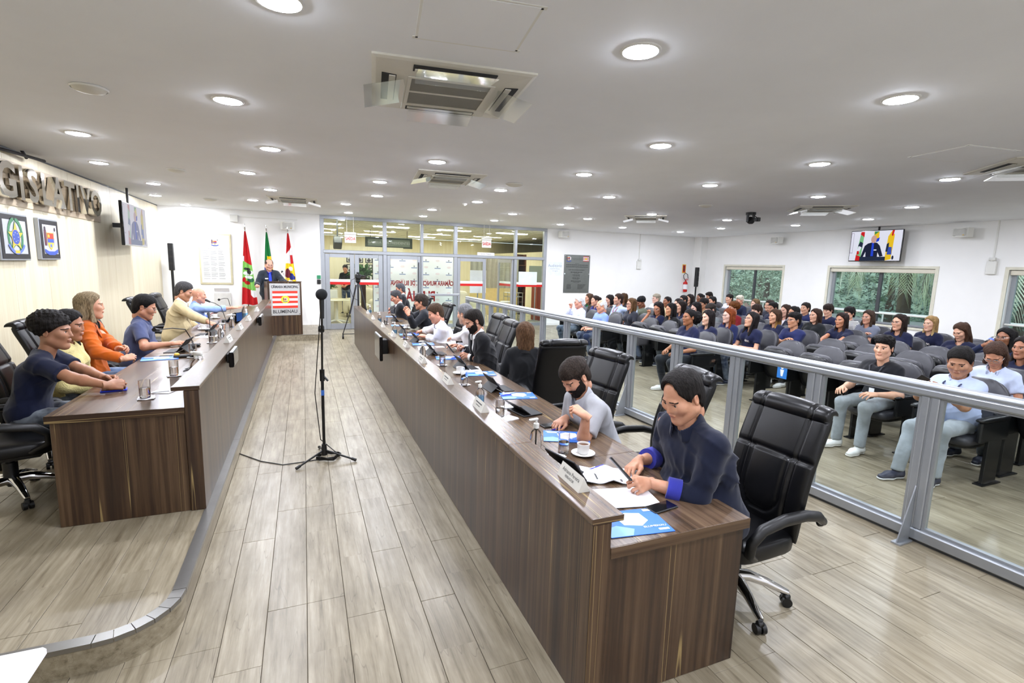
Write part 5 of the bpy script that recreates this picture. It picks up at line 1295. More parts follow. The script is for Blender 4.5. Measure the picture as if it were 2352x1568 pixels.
def person(label,head,face,zf=0,hy=0,hp=0,hr=0,lean=8,side=0,twist=0,head_kind='male',hair='short',hc='1a1412',tip=None,skin='c99a7c',beard=None,beardlen=0,
    top='tee',tc='1b2347',tc2=None,collar=None,sleeve='short',leg='3a4048',legk='denim',shoe='2a2a2e',sole='e8e6e0',girth=1.0,width=1.0,scale=1.0,
    wl=None,wr=None,pl='relax',pr='relax',fl=None,fr=None,el_=None,er_=None,seat=.45,fine=False,glasses=None,tie=None,open_=False,lanyard=None,badge=False,print_=False,
    knees=None,stand=False,cuff=None,female=False,feet=None,ident=None,hscale=1.0,brow=None,lips=None):
    """wrists wl / wr and other joints are given in the person's own axes: x right, y forward, z up from the floor under the pelvis"""
    k=scale; hy_=hy; h_sh=.0085 if fine else .0155; h_hd=.0032 if fine else .0052
    if stand: pel=np.array((0,0,.93*k)); 
    else: pel=np.array((0,0.0,seat+.1))
    sl=rad(lean); sr=rad(side); up1=np.array((sin(sr),sin(sl*.6),1.0)); up1/=np.linalg.norm(up1); up2=np.array((sin(sr*1.1),sin(sl*1.35),cos(sl*1.3))); up2/=np.linalg.norm(up2)
    ch=pel+up1*.27*k; nk=ch+up2*.235*k
    nkd=np.array((sin(sr)*.5,.16+sin(sl)*.6+.0012*hp,1.0)); nkd/=np.linalg.norm(nkd); hd=nk+nkd*.165
    # fit vertically to the wanted head height by stretching the spine a little
    Rw=Matrix.Rotation(face,3,'Z'); want=head[2]-zf; dz=want-hd[2]
    f_=1+dz/(nk[2]-pel[2]); f_=min(1.14,max(.80,f_)); 
    ch=pel+(ch-pel)*f_; nk2=pel+(nk-pel)*f_; hd=hd+(nk2-nk); nk=nk2
    hw=Vector((hd[0],hd[1],0)); o=Rw@hw; base=Vector((head[0]-o.x,head[1]-o.y,zf))
    t=T('person',label,'person',base,face)
    Tw=np.array(Matrix.Rotation(rad(twist),3,'Z')); rt=Tw@np.array((1,0,0)); fw=np.cross(up2,rt); 
    shw=.16*width*k; shR=nk+rt*shw-up2*.055; shL=nk-rt*shw-up2*.055
    shR=shR+fw*.01; shL=shL+fw*.01
    if isinstance(wl,Vector): wl=np.array(Matrix.Rotation(-face,3,'Z')@(wl-base))
    if isinstance(wr,Vector): wr=np.array(Matrix.Rotation(-face,3,'Z')@(wr-base))
    wl=np.array(wl if wl is not None else (-.13,.32,seat+.2)); wr=np.array(wr if wr is not None else (.13,.32,seat+.2))
    Ri=Matrix.Rotation(-face,3,'Z')
    loc=lambda p:np.array(Ri@(p-base)) if isinstance(p,Vector) else p
    el_=loc(el_); er_=loc(er_)
    hl=el_ if el_ is not None else (-.55,-.15,.3); hr_=er_ if er_ is not None else (.55,-.15,.3)
    ua,fa=.285*k,.25*k
    eR,wR=ik(shR,wr,ua,fa,shR*.5+np.array(hr_)*.5 if False else np.array(hr_)); eL,wL=ik(shL,wl,ua,fa,np.array(hl))
    hipx=.088*width
    if stand: kn=[np.array((s*.1,.03,.5*k)) for s in (-1,1)]; an=[np.array((s*.11,-.01,.09)) for s in (-1,1)]
    else:
        kn=[np.array((s*.13,.42*k,seat+.06)) for s in (-1,1)]; an=[np.array((s*.13,.42*k+.02,.09)) for s in (-1,1)]
        if feet: an=[np.array(f) for f in feet]; kn=[ik((s*hipx,0.02,pel[2]-.02),an[i],.43*k,.43*k,(s*.2,.9,1.2))[0] for i,s in enumerate((-1,1))]
        if knees: kn=[np.array(q) for q in knees]
    hip=[np.array((s*hipx,.01,pel[2]-.015)) for s in (-1,1)]
    g=girth
    def torso(P,gr=0):
        def W(Q,c):
            R=Q-A_(c); R=R@A_(Tw); R[...,0]*=.70; return R
        d=el(P,pel+np.array((0,.0,.0)),(.165*width*(.5+.5*g)+gr,.125*g+gr,.125+gr))
        a,b=pel+np.array((0,.005,.06)),ch+up2*.05
        Q=(P-A_(a)); Q=Q@A_(Tw); Q[...,0]*=.72/width; d2=rc(Q,(0,0,0),Tw.T@(b-a),.098*g+gr,.108*(.6+.4*g)+gr) if not female else rc(Q,(0,0,0),Tw.T@(b-a),.095*g+gr,.103*(.6+.4*g)+gr)
        d=smin(d,d2,.06)
        if g>1.12: d=smin(d,el(P,pel+up1*.13+np.array((0,.06*g,0)),(.15*g+gr,.11*g+gr,.14+gr)),.06)
        d=smin(d,rc(P,shL+rt*.03-up2*.02,shR-rt*.03-up2*.02,.058+gr+(.008 if g>1.1 else 0),.058+gr+(.008 if g>1.1 else 0)),.06)
        if female:
            for s in (-1,1): d=smin(d,sp(P,ch+up2*.055+rt*s*.072+fw*.085,.058+gr),.045)
        else: d=smin(d,rc(P,ch+up2*.09-rt*.08+fw*.06,ch+up2*.09+rt*.08+fw*.06,.06+gr,.06+gr),.06)
        d=smin(d,rc(P,nk-up2*.02+rt*.02-fw*.01,shR-rt*.05+up2*.02,.05+gr,.045+gr),.04); d=smin(d,rc(P,nk-up2*.02-rt*.02-fw*.01,shL+rt*.05+up2*.02,.05+gr,.045+gr),.04)
        return d
    am=(.85 if female else 1.0)*(.75+.25*g)
    def arms(P,gr,full=True,cut=None):
        d=None
        for sh,e,w_ in ((shL,eL,wL),(shR,eR,wR)):
            q=rc(P,sh,e,.05*am+gr,.043*am+gr)
            if full: q=smin(q,rc(P,e,w_+(e-w_)*.06,.043*am+gr,.03*am+gr),.025)
            d=q if d is None else np.minimum(d,q)
        return d
    def bound(pts,m): pts=np.array(pts); return pts.min(0)-m,pts.max(0)+m
    parts=[];sk=skinmat(skin)
    R=rotm(hy,hp,hr)
    # ---- body: head, neck, arms, hands, trunk and legs in one mesh
    VV=[];QQ=[];MM=[];n0=0
    def push(V,Q,mi=0):
        nonlocal n0
        VV.append(V); QQ.append(Q+n0); MM.append(np.full(len(Q),mi) if np.isscalar(mi) else mi); n0+=len(V)
    hV,hQ,hM=headmesh(head_kind,h_hd)
    hM=hM.copy()
    if not beard: hM[hM==5]=0
    hs=1.05*hscale; push(hV*hs@R.T+hd,hQ,hM)
    lo,hi=bound([nk-up2*.06,hd],.1); ax=axes(lo,hi,.009 if fine else .014); P=gridP(ax); nr=.056 if not female else .047
    F=rc(P,nk-up2*.05,hd+R@np.array((0,-.004,-.055)),nr*(.7+.3*g)+.004,nr*(.75+.25*g)*.88); push(*snets(F,ax))
    for sh,e,w_ in ((shL,eL,wL),(shR,eR,wR)):
        lo,hi=bound([sh,e,w_],.07); ax=axes(lo,hi,.009 if fine else .015); P=gridP(ax)
        F=smin(rc(P,sh,e,.046*am,.041*am),smin(rc(P,e,e+(w_-e)*.3,.041*am,.04*am),rc(P,e+(w_-e)*.3,w_,.04*am,.0262),.02),.02); push(*snets(F,ax))
    lo,hi=bound([pel-.1,*kn,*an,nk,pel],.13); ax=axes(lo,hi,.026); P=gridP(ax); F=torso(P,-.022)
    for i in (0,1): F=smin(F,smin(rc(P,hip[i],kn[i],.07,.05),rc(P,kn[i],an[i],.048,.036),.02),.04)
    push(*snets(F,ax))
    for sd,w_,e,ps,fd in ((-1,wL,eL,pl,fl),(1,wR,eR,pr,fr)):
        hV,hQ=handmesh(ps,.0034 if fine else .0056); v=hV*A_((1,1,1))*(.92 if female else 1.03); q=hQ
        if sd<0: v=v*np.array((-1,1,1)); q=q[:,::-1]
        if fd is None:
            d=w_-e; d=d/np.linalg.norm(d); f=d; u=np.array((sd*.35,0,1.0))
        else: f,u=fd
        push(v@basis(f,u).T+w_,q)
    mats=[sk,M_eye,M_iris,mat('lips '+(lips or skin),tuple(x*y for x,y in zip(lin(lips or skin)[:3],(.86,.66,.66) if not lips else (1,1,1))),.4,var=0),hairmat(brow or (hc if hc not in('d8d8d6','c9c9c9') else '8f8f8f')),mat('stubble %s %s'%(beard,skin),tuple(a*.66+b*.34 for a,b in zip(lin(skin)[:3],lin(beard or '2a201a')[:3])) if beardlen==0 else lin(beard or '2a201a')[:3],.7,var=.25,scale=150)]
    mesh_obj('body',np.concatenate(VV),np.concatenate(QQ).tolist(),mats,t,180,np.concatenate(MM))
    # ---- hair
    M4=Matrix.Translation(Vector(hd))@Matrix(R.tolist()).to_4x4()@Matrix.Scale(hs,4); ks=dict(male=1,heavy=1.05,female=.97,young=.98)[head_kind]
    if hair:
        hV,hQ=hairmesh(hair,.0048 if fine else .0075)
        hk=('hair',hair,fine)
        if hk not in PEOPLE:
            o=mesh_obj('hair',hV,hQ.tolist(),hairmat(hc,tip),t,180); PEOPLE[hk]=o.data; ob=o
        else: ob=link(bpy.data.objects.new('hair',PEOPLE[hk]),t)
        ob.material_slots[0].link='OBJECT'; ob.material_slots[0].material=hairmat(hc,tip)
        ob.matrix_local=M4@Matrix.Scale(ks,4)
        if hair=='hat': ob.name='knit_cap'
    if beard and beardlen>0:
        kk=('beard',head_kind,beardlen)
        if kk not in PEOPLE:
            ax=axes((-.1,-.02,-.15),(.1,.13,.02),.0045); P=gridP(ax); F=headfield(P,head_kind)-beardlen+wav(P,120,7)*.0016
            S=P.copy(); S[...,0]=np.abs(S[...,0]); y=P[...,1]; zz=np.interp(S[...,0],[0,.012,.03,.05,.07],[-.037,-.038,-.046,-.042,-.012])
            F=smax(F,P[...,2]-zz,.004); F=smax(F,.008-y,.006); F=smax(F,-el(P,(0,.1,-.0585),(.021,.03,.0095)),.003); F=smax(F,-(P[...,2]+.128),.01)
            F=smax(F,-el(S,(.0,.1,-.02),(.036,.05,.018)),.004)
            V,Q=snets(F,ax); PEOPLE[kk]=mesh_obj('beard',V,Q.tolist(),hairmat(beard),None,180).data; ob=[o for o in COL.objects if o.data==PEOPLE[kk]][0]; ob.parent=t
        else: ob=link(bpy.data.objects.new('beard',PEOPLE[kk]),t)
        ob.material_slots[0].link='OBJECT'; ob.material_slots[0].material=hairmat(beard); ob.matrix_local=M4
    # ---- garment for the upper body
    gr=.012 if top in('tee','polo','shirt','blouse') else .020
    longs=sleeve in('long','rolled')
    lo,hi=bound([pel-np.array((0,0,.1)),nk,shL,shR]+([wL,wR,eL,eR] if longs else [eL,eR]),.16); 
    ax=axes(lo,hi,h_sh); P=gridP(ax); F=torso(P,gr)
    sd_=(hash(label)%1000 if False else sum(map(ord,label))%997); fd=folds(P,sd_,.0085 if longs else .0062,26 if longs else 22)+wav(P*A_((1,1,.7)),80,12)*.0012
    sl_=None
    for sh,e,w_ in ((shL,eL,wL),(shR,eR,wR)):
        if longs:
            endw=w_+(e-w_)*(.10 if sleeve=='long' else .42)
            q=smin(rc(P,sh,e,.05*am+gr,.045*am+gr),rc(P,e,endw,.047*am+gr,.034*am+gr),.02); cutn=(endw-e)/np.linalg.norm(endw-e); q=smax(q,(P-A_(endw))@A_(cutn)-.004,.004)
            fold=np.sin(np.linalg.norm(P-A_(e),axis=-1)*95)*np.exp(-(np.linalg.norm(P-A_(e),axis=-1)/.12)**2)*.004; q=q+fold
        else:
            endw=sh+(e-sh)*(.72 if not female else .6); q=rc(P,sh,e,.051*am+gr,.05*am+gr*1.3); cutn=(e-sh)/np.linalg.norm(e-sh); q=smax(q,(P-A_(endw))@A_(cutn),.004)
        sl_=q if sl_ is None else np.minimum(sl_,q)
    F=smin(F,sl_,.028)+fd
    hem=pel[2]-(.06 if top in('tee','polo','shirt','blouse','knit') else .1); F=smax(F,hem-P[...,2],.006)
    nkc=rc(P,nk-up2*.02,nk+nkd*.25,(.062 if top in('tee',) else .058)*(.75+.25*g),.07); F=smax(F,-nkc,.005)
    if top=='tee': F=smax(F,-sp(P,nk+fw*.075-up2*.0,.045),.006)
    inner=None
    if open_:
        # open front: a long wedge cut down to the waist shows the shirt
        c0=nk+fw*.1; dn=-(up2*.6+up1*.4); Q=P-A_(c0); dist=Q@A_(dn); lat=np.abs(Q@A_(rt)); dep=(Q@A_(fw))
        wedge=np.maximum(lat-(.055-.16*np.maximum(dist-.02,0)),np.maximum(dist-.34,-dep-.07)); F=smax(F,-wedge,.006)
    V,Q=snets(F,ax); gname={'tee':'t_shirt','polo':'polo_shirt','shirt':'shirt','blouse':'blouse','blazer':'blazer','knit':'knit_top','hoodie':'hoodie','jacket':'jacket'}[top]
    garment=mesh_obj(gname,V,Q.tolist(),[cloth(tc,.85,tc2)],t,180)
    if open_:
        F2=smax(torso(P,.004),hem-P[...,2],.006); F2=smax(F2,-rc(P,nk-up2*.02,nk+nkd*.25,.056,.066),.004)
        V,Q=snets(F2[::1],ax); mesh_obj('under_shirt',V,Q.tolist(),[cloth(open_)],t,180)
        # lapels
        L=MB()
        for s in (-1,1):
            pts=[]
            for dd,ww in ((.015,.048),(.07,.07),(.15,.075),(.26,.028),(.34,.008)):
                inn_=nk+fw*.1-(up2*.6+up1*.4)*dd+rt*s*(max(.004,.062-.17*max(0,dd-.02))); out=inn_+rt*s*ww+up2*.012; pts.append((inn_,out))
            Vv=[];Ff=[]
            for a,b in pts:
                for p in (a,b):
                    q=np.array(p,f32)[None]; # push on to the garment surface along fw
                    lo_,hi_=-.12,.12
                    for _ in range(14):
                        m=(lo_+hi_)/2
                        if float(torso(q+A_(fw)*m,gr+.003)[0])<0: lo_=m
                        else: hi_=m
                    Vv.append(p+fw*(hi_+.004))
            for i in range(4): Ff.append((2*i,2*i+1,2*i+3,2*i+2) if s>0 else (2*i,2*i+2,2*i+3,2*i+1))
            L.add(Vv,Ff); L.add([v-fw*.006 for v in Vv],[f[::-1] for f in Ff])
        L.build('lapels',[cloth(tc,.85,tc2)],t,60)
    if collar or top in('polo','shirt') or open_:
        lo,hi=bound([nk-up2*.04,nk+nkd*.1],.12); ax=axes(lo,hi,.0065 if fine else .011); P2=gridP(ax); r0=.061*(.75+.25*g)
        Q=P2-A_(nk); F_=Q@A_(fw); c=rc(P2,nk-nkd*.035+fw*.006,nk+nkd*.075,r0+.03,r0+.002); c=np.abs(c)-.0055
        ht=Q@A_(nkd)-(.05-.42*np.maximum(F_,-.05)); c=smax(c,ht,.004); c=smax(c,-(Q@A_(nkd))-.05,.004)
        vg=np.abs(Q@A_(rt))-np.maximum(.0,F_*.6-.02); c=smax(c,np.where(F_>.02,-vg,-1),.003)
        try:
            V,Qd=snets(c,ax); mesh_obj('collar',V,Qd.tolist(),[cloth(open_ or collar or tc,.85,None if open_ else tc2)],t,180)
        except Exception: pass
    if cuff:
        for w_,e,nm_ in ((wL,eL,'cuff'),(wR,eR,'cuff')):
            p=w_+(e-w_)*(.42 if sleeve=='rolled' else .10); d=(e-w_)/np.linalg.norm(e-w_); rr_=.037*am+gr+(.008 if sleeve=='rolled' else -.004)
            MB().cyl(p-d*.012,p+d*(.055 if sleeve=='rolled' else .03),rr_,rr_*1.06,20).build(nm_,[cloth(cuff)],t,50)
    def on_chest(x,down,lift=.013):
        q=(nk-up2*down+rt*x+fw*.0).astype(f32)[None]; lo_,hi_=.0,.3
        for _ in range(16):
            m=(lo_+hi_)/2
            if float(torso(q+A_(fw)*m,gr)[0])<.004: lo_=m
            else: hi_=m
        return q[0]+fw*(hi_+lift)
    if tie:
        mb=MB(); P0=[on_chest(0,d,.006) for d in (.03,.07,.14,.22,.3)]; W_=(.018,.022,.03,.036,.042); Vv=[]
        for p,w_ in zip(P0,W_): Vv+=[p-rt*w_,p+fw*.006,p+rt*w_]
        Ff=[]
        for i in range(4): Ff+=[(3*i,3*i+1,3*i+4,3*i+3),(3*i+1,3*i+2,3*i+5,3*i+4)]
        mb.add(Vv,[f[::-1] for f in Ff]); mb.sph(tuple(P0[0]+up2*.01),(.022,.014,.02),10,8); mb.build('tie',[cloth(tie,.5)],t,60)
    if badge:
        c=on_chest(.085,.15); MB().add([c-rt*.035-up2*.014,c+rt*.035-up2*.014,c+rt*.035+up2*.014,c-rt*.035+up2*.014,c-rt*.035-up2*.014+fw*.004,c+rt*.035-up2*.014+fw*.004,c+rt*.035+up2*.014+fw*.004,c-rt*.035+up2*.014+fw*.004],[(3,2,1,0),(4,5,6,7),(0,1,5,4),(1,2,6,5),(2,3,7,6),(3,0,4,7)]).build('name_badge',M_paper,t,None)
    if lanyard:
        mb=MB()
        for s in (-1,1):
            pts=[nk+rt*s*.07+up2*.012-fw*.03]+[on_chest(s*x,d,.012) for x,d in ((.065,.03),(.045,.1),(.025,.18),(.004,.27))]; mb.tube(pts,.005,6,flat=1.6)
        mb.build('lanyard',mat('lanyard '+lanyard,lanyard,.6),t,60)
        c=on_chest(0,.32,.014); mb=MB().box(-.028,-.002,-.045,.028,.002,.045,0,0,frame_mat(c,rt,-fw)@Matrix.Rotation(rad(90),4,'X')@Matrix.Rotation(rad(90),4,'X')@Matrix.Rotation(rad(-90),4,'X') if False else Matrix(((rt[0],fw[0],up2[0],c[0]),(rt[1],fw[1],up2[1],c[1]),(rt[2],fw[2],up2[2],c[2]),(0,0,0,1)))); mb.build('badge_card',M_paper,t,None)
    if print_:
        me=textmesh('dttc',.062,0,0,'CENTER',.002); Vv=[]
        for v in me.vertices: Vv.append(on_chest(-.055+v.co.x*-1*-1+0 if False else -.055-(-v.co.x),.17-v.co.y,.003))
        # wearer's left chest, readable from the front
        Vv=[on_chest(-.05-v.co.x,.17-v.co.y,.011) for v in me.vertices]
        mesh_obj('shirt_print',np.array(Vv),[tuple(p.vertices)[::-1] for p in me.polygons],[M_fwh],t,None)
    # ---- trousers, shoes
    lo,hi=bound([pel,*kn,*[a-np.array((0,0,.03)) for a in an],pel-.05],.17); ax=axes(lo,hi,.0135 if fine else .02); P=gridP(ax)
    F=el(P,pel+np.array((0,0,-.005)),(.172*width*(.5+.5*g),.132*g,.115))
    for i in (0,1):
        q=smin(rc(P,hip[i],kn[i],.088*(.6+.4*g),.066),rc(P,kn[i],an[i],.064,.056),.02); q=smax(q,(an[i][2]-.01)-P[...,2],.004); q=q+np.sin(np.linalg.norm(P-A_(kn[i]),axis=-1)*70)*np.exp(-(np.linalg.norm(P-A_(kn[i]),axis=-1)/.13)**2)*.004; F=smin(F,q,.04)
    F=F+folds(P,sd_+5,.006,24); F=smax(F,P[...,2]-pel[2]-.05,.005)
    V,Q=snets(F,ax); mesh_obj('trousers',V,Q.tolist(),[cloth(leg,.85,legk)],t,180)
    (uV,uQ),(sV,sQ)=shoemesh()
    if 'shoe' not in PEOPLE:
        PEOPLE['shoe']=mesh_obj('shoe',uV,uQ.tolist(),M_black,None,180); PEOPLE['sole']=mesh_obj('sole',sV,sQ.tolist(),M_black,None,180)
        for o in (PEOPLE['shoe'],PEOPLE['sole']): COL.objects.unlink(o)
    for i in (0,1):
        o=link(bpy.data.objects.new('shoe',PEOPLE['shoe'].data),t); o.location=(an[i][0],an[i][1]+.01,an[i][2]-.09); d=an[i]-hip[i]; o.rotation_euler=(0,0,rad((8,-8)[i]))
        o.material_slots[0].link='OBJECT'; o.material_slots[0].material=mat('shoe '+shoe,shoe,.5)
        q=link(bpy.data.objects.new('sole',PEOPLE['sole'].data),o); q.material_slots[0].link='OBJECT'; q.material_slots[0].material=mat('sole '+sole,sole,.6)
    if glasses:
        mb=MB(); r_=.0016 if glasses!='thick' else .0028; w=.031*ks
        for s in (-1,1):
            pts=[(s*w+.0225*ks*cos(a),.099*1+.0-.012*(abs(cos(a)*.0225+w*1)-w if False else 0),.005+.0175*sin(a)) for a in [2*pi*i/18 for i in range(18)]]; mb.tube(pts,r_,6,closed=True)
            mb.tube([(s*(w+.0225*ks),.099,.01),(s*.076*ks,.07,.012),(s*.083*ks,-.01,.012),(s*.082*ks,-.025,.0)],r_,5)
        mb.tube([(-.009,.1,.01),(0,.103,.012),(.009,.1,.01)],r_,5)
        ob=mb.build('eyeglasses',M_blackg if glasses in('thick','dark') else M_steel,t,60); ob.matrix_local=M4
    t['_j']=[*wL,*wR,*hd]
    return t
def jw(t,i):
    """world position of a stored joint: 0 left wrist, 1 right wrist, 2 head"""
    j=t['_j']; return wm(t)@Vector(j[3*i:3*i+3])
# ------------------------------------------------------------------ the people at the benches
FR,FL=pi/2,-pi/2          # facing -x (right bench, audience) / facing +x (left bench)
dn=(0,0,1)
navy=person('man in a dark navy shirt with blue rolled cuffs looking at his phone',onx(1567,912,1.84),FR,hp=26,hy=4,lean=18,head_kind='heavy',hair='receding',hc='15110f',skin='c08f72',girth=1.42,width=1.2,top='shirt',tc='0d142a',collar='0d142a',sleeve='rolled',cuff='34389c',fine=True,
    wl=onz(1490,1108,.80),wr=onz(1466,1058,.81),pl='grip',pr='type',fl=((-.25,.95,.1),(-.75,.0,.7)),fr=((-.35,.9,-.25),(.3,.2,1)),leg='23262e')
polo=person('bearded man in a grey polo shirt bent over the right bench, typing on a phone',onx(1322,866,1.78),FR+.1,hp=38,hy=6,lean=26,hair='fade',hc='241b15',skin='cc9a7e',top='polo',tc='a2a3a8',collar='a2a3a8',sleeve='short',fine=True,beard='17110e',beardlen=.0035,
    wl=onx(1346,955,1.68),wr=onz(1296,962,.80),pl='grip',pr='type',el_=onz(1354,1000,.74),fl=((.6,.5,.45),(-.55,-.1,.8)),fr=((-.35,.9,-.15),(0,.1,1)),leg='2c3340',girth=1.05)
person('woman with long straight light brown hair in a black blazer, seen from behind',onx(1206,768,2.24),rad(-18),hy=6,hair='long',hc='4e3723',head_kind='female',female=True,skin='d8b090',top='blazer',tc='121316',sleeve='long',open_='1a1a1c',lean=3,fine=True,leg='15161a',legk=None)
person('bearded man in a black suit holding a white phone at the right bench',onx(1088,738,1.86),FR+.05,hp=24,hy=0,lean=17,hair='short',hc='19130f',skin='c4937a',beard='17120f',beardlen=.003,top='blazer',tc='131418',open_='eeeeee',sleeve='long',cuff='eeeeee',fine=True,
    wl=onz(1078,818,.80),wr=onz(1066,800,.84),pl='grip',pr='grip',fl=((-.25,.9,.3),(-.7,0,.7)),fr=((-.2,.9,.35),(.6,0,.7)),leg='15161a',legk=None,girth=1.12)
person('grey haired man in a white shirt turned away, behind the bearded man',onx(1068,722,2.0),FR-.35,hp=8,hy=-35,lean=14,hair='short',hc='6a6a6c',skin='cf9f84',top='shirt',tc='e9e9ee',collar='e9e9ee',sleeve='long',wl=onz(1022,782,.80),wr=(.1,.3,.8),girth=1.15,beard='8a8886',beardlen=0,leg='23262e',legk=None)
person('brown haired man in a white shirt with rolled sleeves leaning on the right bench',onx(1000,720,1.8),FR,hp=22,hy=3,lean=20,hair='short',hc='3a2a1c',head_kind='heavy',skin='cc957c',top='shirt',tc='ececf0',collar='ececf0',sleeve='rolled',cuff='ececf0',wl=onz(975,772,.80),wr=onz(962,762,.80),pl='relax',pr='relax',girth=1.15,leg='23262e',legk=None)
person('man with wavy dark hair in a dark jacket with hands clasped on his elbows',onx(966,694,1.95),FR-.15,hp=6,hy=-6,lean=12,hair='mop',hc='2a221c',skin='c79074',top='jacket',tc='16181f',sleeve='long',wl=onx(938,722,1.66),wr=onx(934,716,1.66),pl='clasp',pr='clasp',el_=(-.25,.3,.6),er_=(.25,.3,.6),fl=((.5,.4,.8),(-.8,.5,.1)),fr=((-.5,.4,.8),(.8,.5,.1)),girth=1.1,leg='23262e',legk=None)
person('short grey haired man in a black suit writing at the far right bench',onx(910,682,1.82),FR,hp=26,hy=4,lean=16,hair='short',hc='39383a',skin='c98f76',top='blazer',tc='131419',open_='ededf0',sleeve='long',wl=onz(893,718,.80),wr=onz(886,712,.80),pl='relax',pr='grip',leg='15161a',legk=None,girth=1.1)
person('man in a black suit half hidden behind the man writing at the far end',onx(919,664,2.2),FR-.1,hp=14,hy=0,lean=12,hair='short',hc='46464a',skin='c08a70',top='blazer',tc='15161b',open_='ededf0',sleeve='long',leg='15161a',legk=None)
LZ=DZ
person('young man with curly black hair in a navy t-shirt, hands clasped on the raised bench',onx(122,762,-1.78),FL+.08,zf=LZ,hp=3,hy=-8,lean=17,head_kind='young',hair='afro',hscale=1.04,hc='120e0c',skin='a2755a',top='tee',tc='0e1530',fine=True,wl=onz(262,876,.945),wr=onz(252,886,.95),pl='clasp',pr='clasp',fl=((.45,.85,-.05),(-.75,.35,.6)),fr=((-.45,.85,-.05),(.75,.35,.6)),el_=(-.45,.25,.6),er_=(.45,.25,.6),leg='23262e')
person('person with long curly black hair in a pale yellow knit top, behind the young man',onx(158,748,-1.9),FL,zf=LZ,hp=6,hy=-4,lean=6,head_kind='female',female=True,hair='curlylong',hc='120e0d',skin='a87558',top='knit',tc='d0c184',tc2='knit',sleeve='long',fine=True,leg='2a2c34',wl=(-.1,.3,.62),wr=(.12,.3,.6))
person('woman with wavy ash blonde hair in an orange blazer, hands clasped at the raised bench',onx(207,703,-1.98),FL+.1,zf=LZ,hp=0,hy=8,lean=2,head_kind='female',female=True,hair='shoulder',hc='7a6a50',tip='a8977a',skin='d09e80',top='blazer',tc='c25c10',open_='2a2a24',sleeve='long',fine=True,wl=onz(294,820,.93),wr=onz(284,824,.92),pl='clasp',pr='clasp',fl=((.4,.85,.2),(-.7,.2,.7)),fr=((-.4,.85,.2),(.7,.2,.7)),leg='4a6488',girth=1.1)
person('man with glasses in a slate blue polo shirt reading at the raised bench',onx(333,706,-1.72),FL+.12,zf=LZ,hp=18,hy=-6,lean=10,head_kind='heavy',hair='short',hc='100d0c',skin='bd8a6d',top='polo',tc='474f70',collar='474f70',glasses='thin',fine=True,girth=1.28,width=1.05,wr=onz(394,789,.925),er_=(.42,-.05,.72),el_=(-.42,-.05,.72),pl='relax',pr='relax',leg='23262e')
person('grey haired man in a beige blazer reading at the raised bench',onx(423,670,-1.70),FL+.05,zf=LZ,hp=20,hy=-8,lean=13,head_kind='heavy',hair='short',hc='3a3838',skin='b98a6e',top='blazer',tc='c0ae86',open_='ecebe6',sleeve='long',fine=True,girth=1.2,wr=onz(486,743,.94),er_=(.42,-.05,.72),el_=(-.42,-.05,.72),pl='grip',pr='relax',leg='2c2e36',legk=None)
person('bald man in a light blue shirt reaching across the far end of the raised bench',onx(457,682,-1.72),FL+.2,zf=LZ,hp=6,hy=-4,lean=12,head_kind='heavy',hair=None,skin='cb9479',top='shirt',tc='8fa8e0',collar='8fa8e0',sleeve='rolled',cuff='8fa8e0',girth=1.15,wl=(-.1,.35,.78),wr=onz(545,706,1.04),pr='flat',leg='23262e',legk=None)
spk_=person('bald man with glasses in a dark suit and blue tie speaking at the lectern',ony(618,608,13.78),pi+.22,zf=DZ,stand=True,hp=14,hy=6,lean=6,head_kind='heavy',hair='bald',hc='3c322c',skin='cf9c84',top='blazer',tc='262d36',open_='1a2470',tie='2340d8',sleeve='long',glasses='thin',badge=True,girth=1.22,width=1.08,wl=ony(660,650,13.45),wr=ony(590,655,13.45),pl='grip',pr='grip',leg='20252c',legk=None)
person('man in a black polo shirt and jeans standing in the lobby behind the glass',ony(793,614,19.6),pi-.3,stand=True,hp=20,hair='short',hc='1a1512',skin='b98468',top='polo',tc='1d2128',wl=(-.06,.3,1.06),wr=(.08,.3,1.06),pl='clasp',pr='clasp',leg='2c3e60')
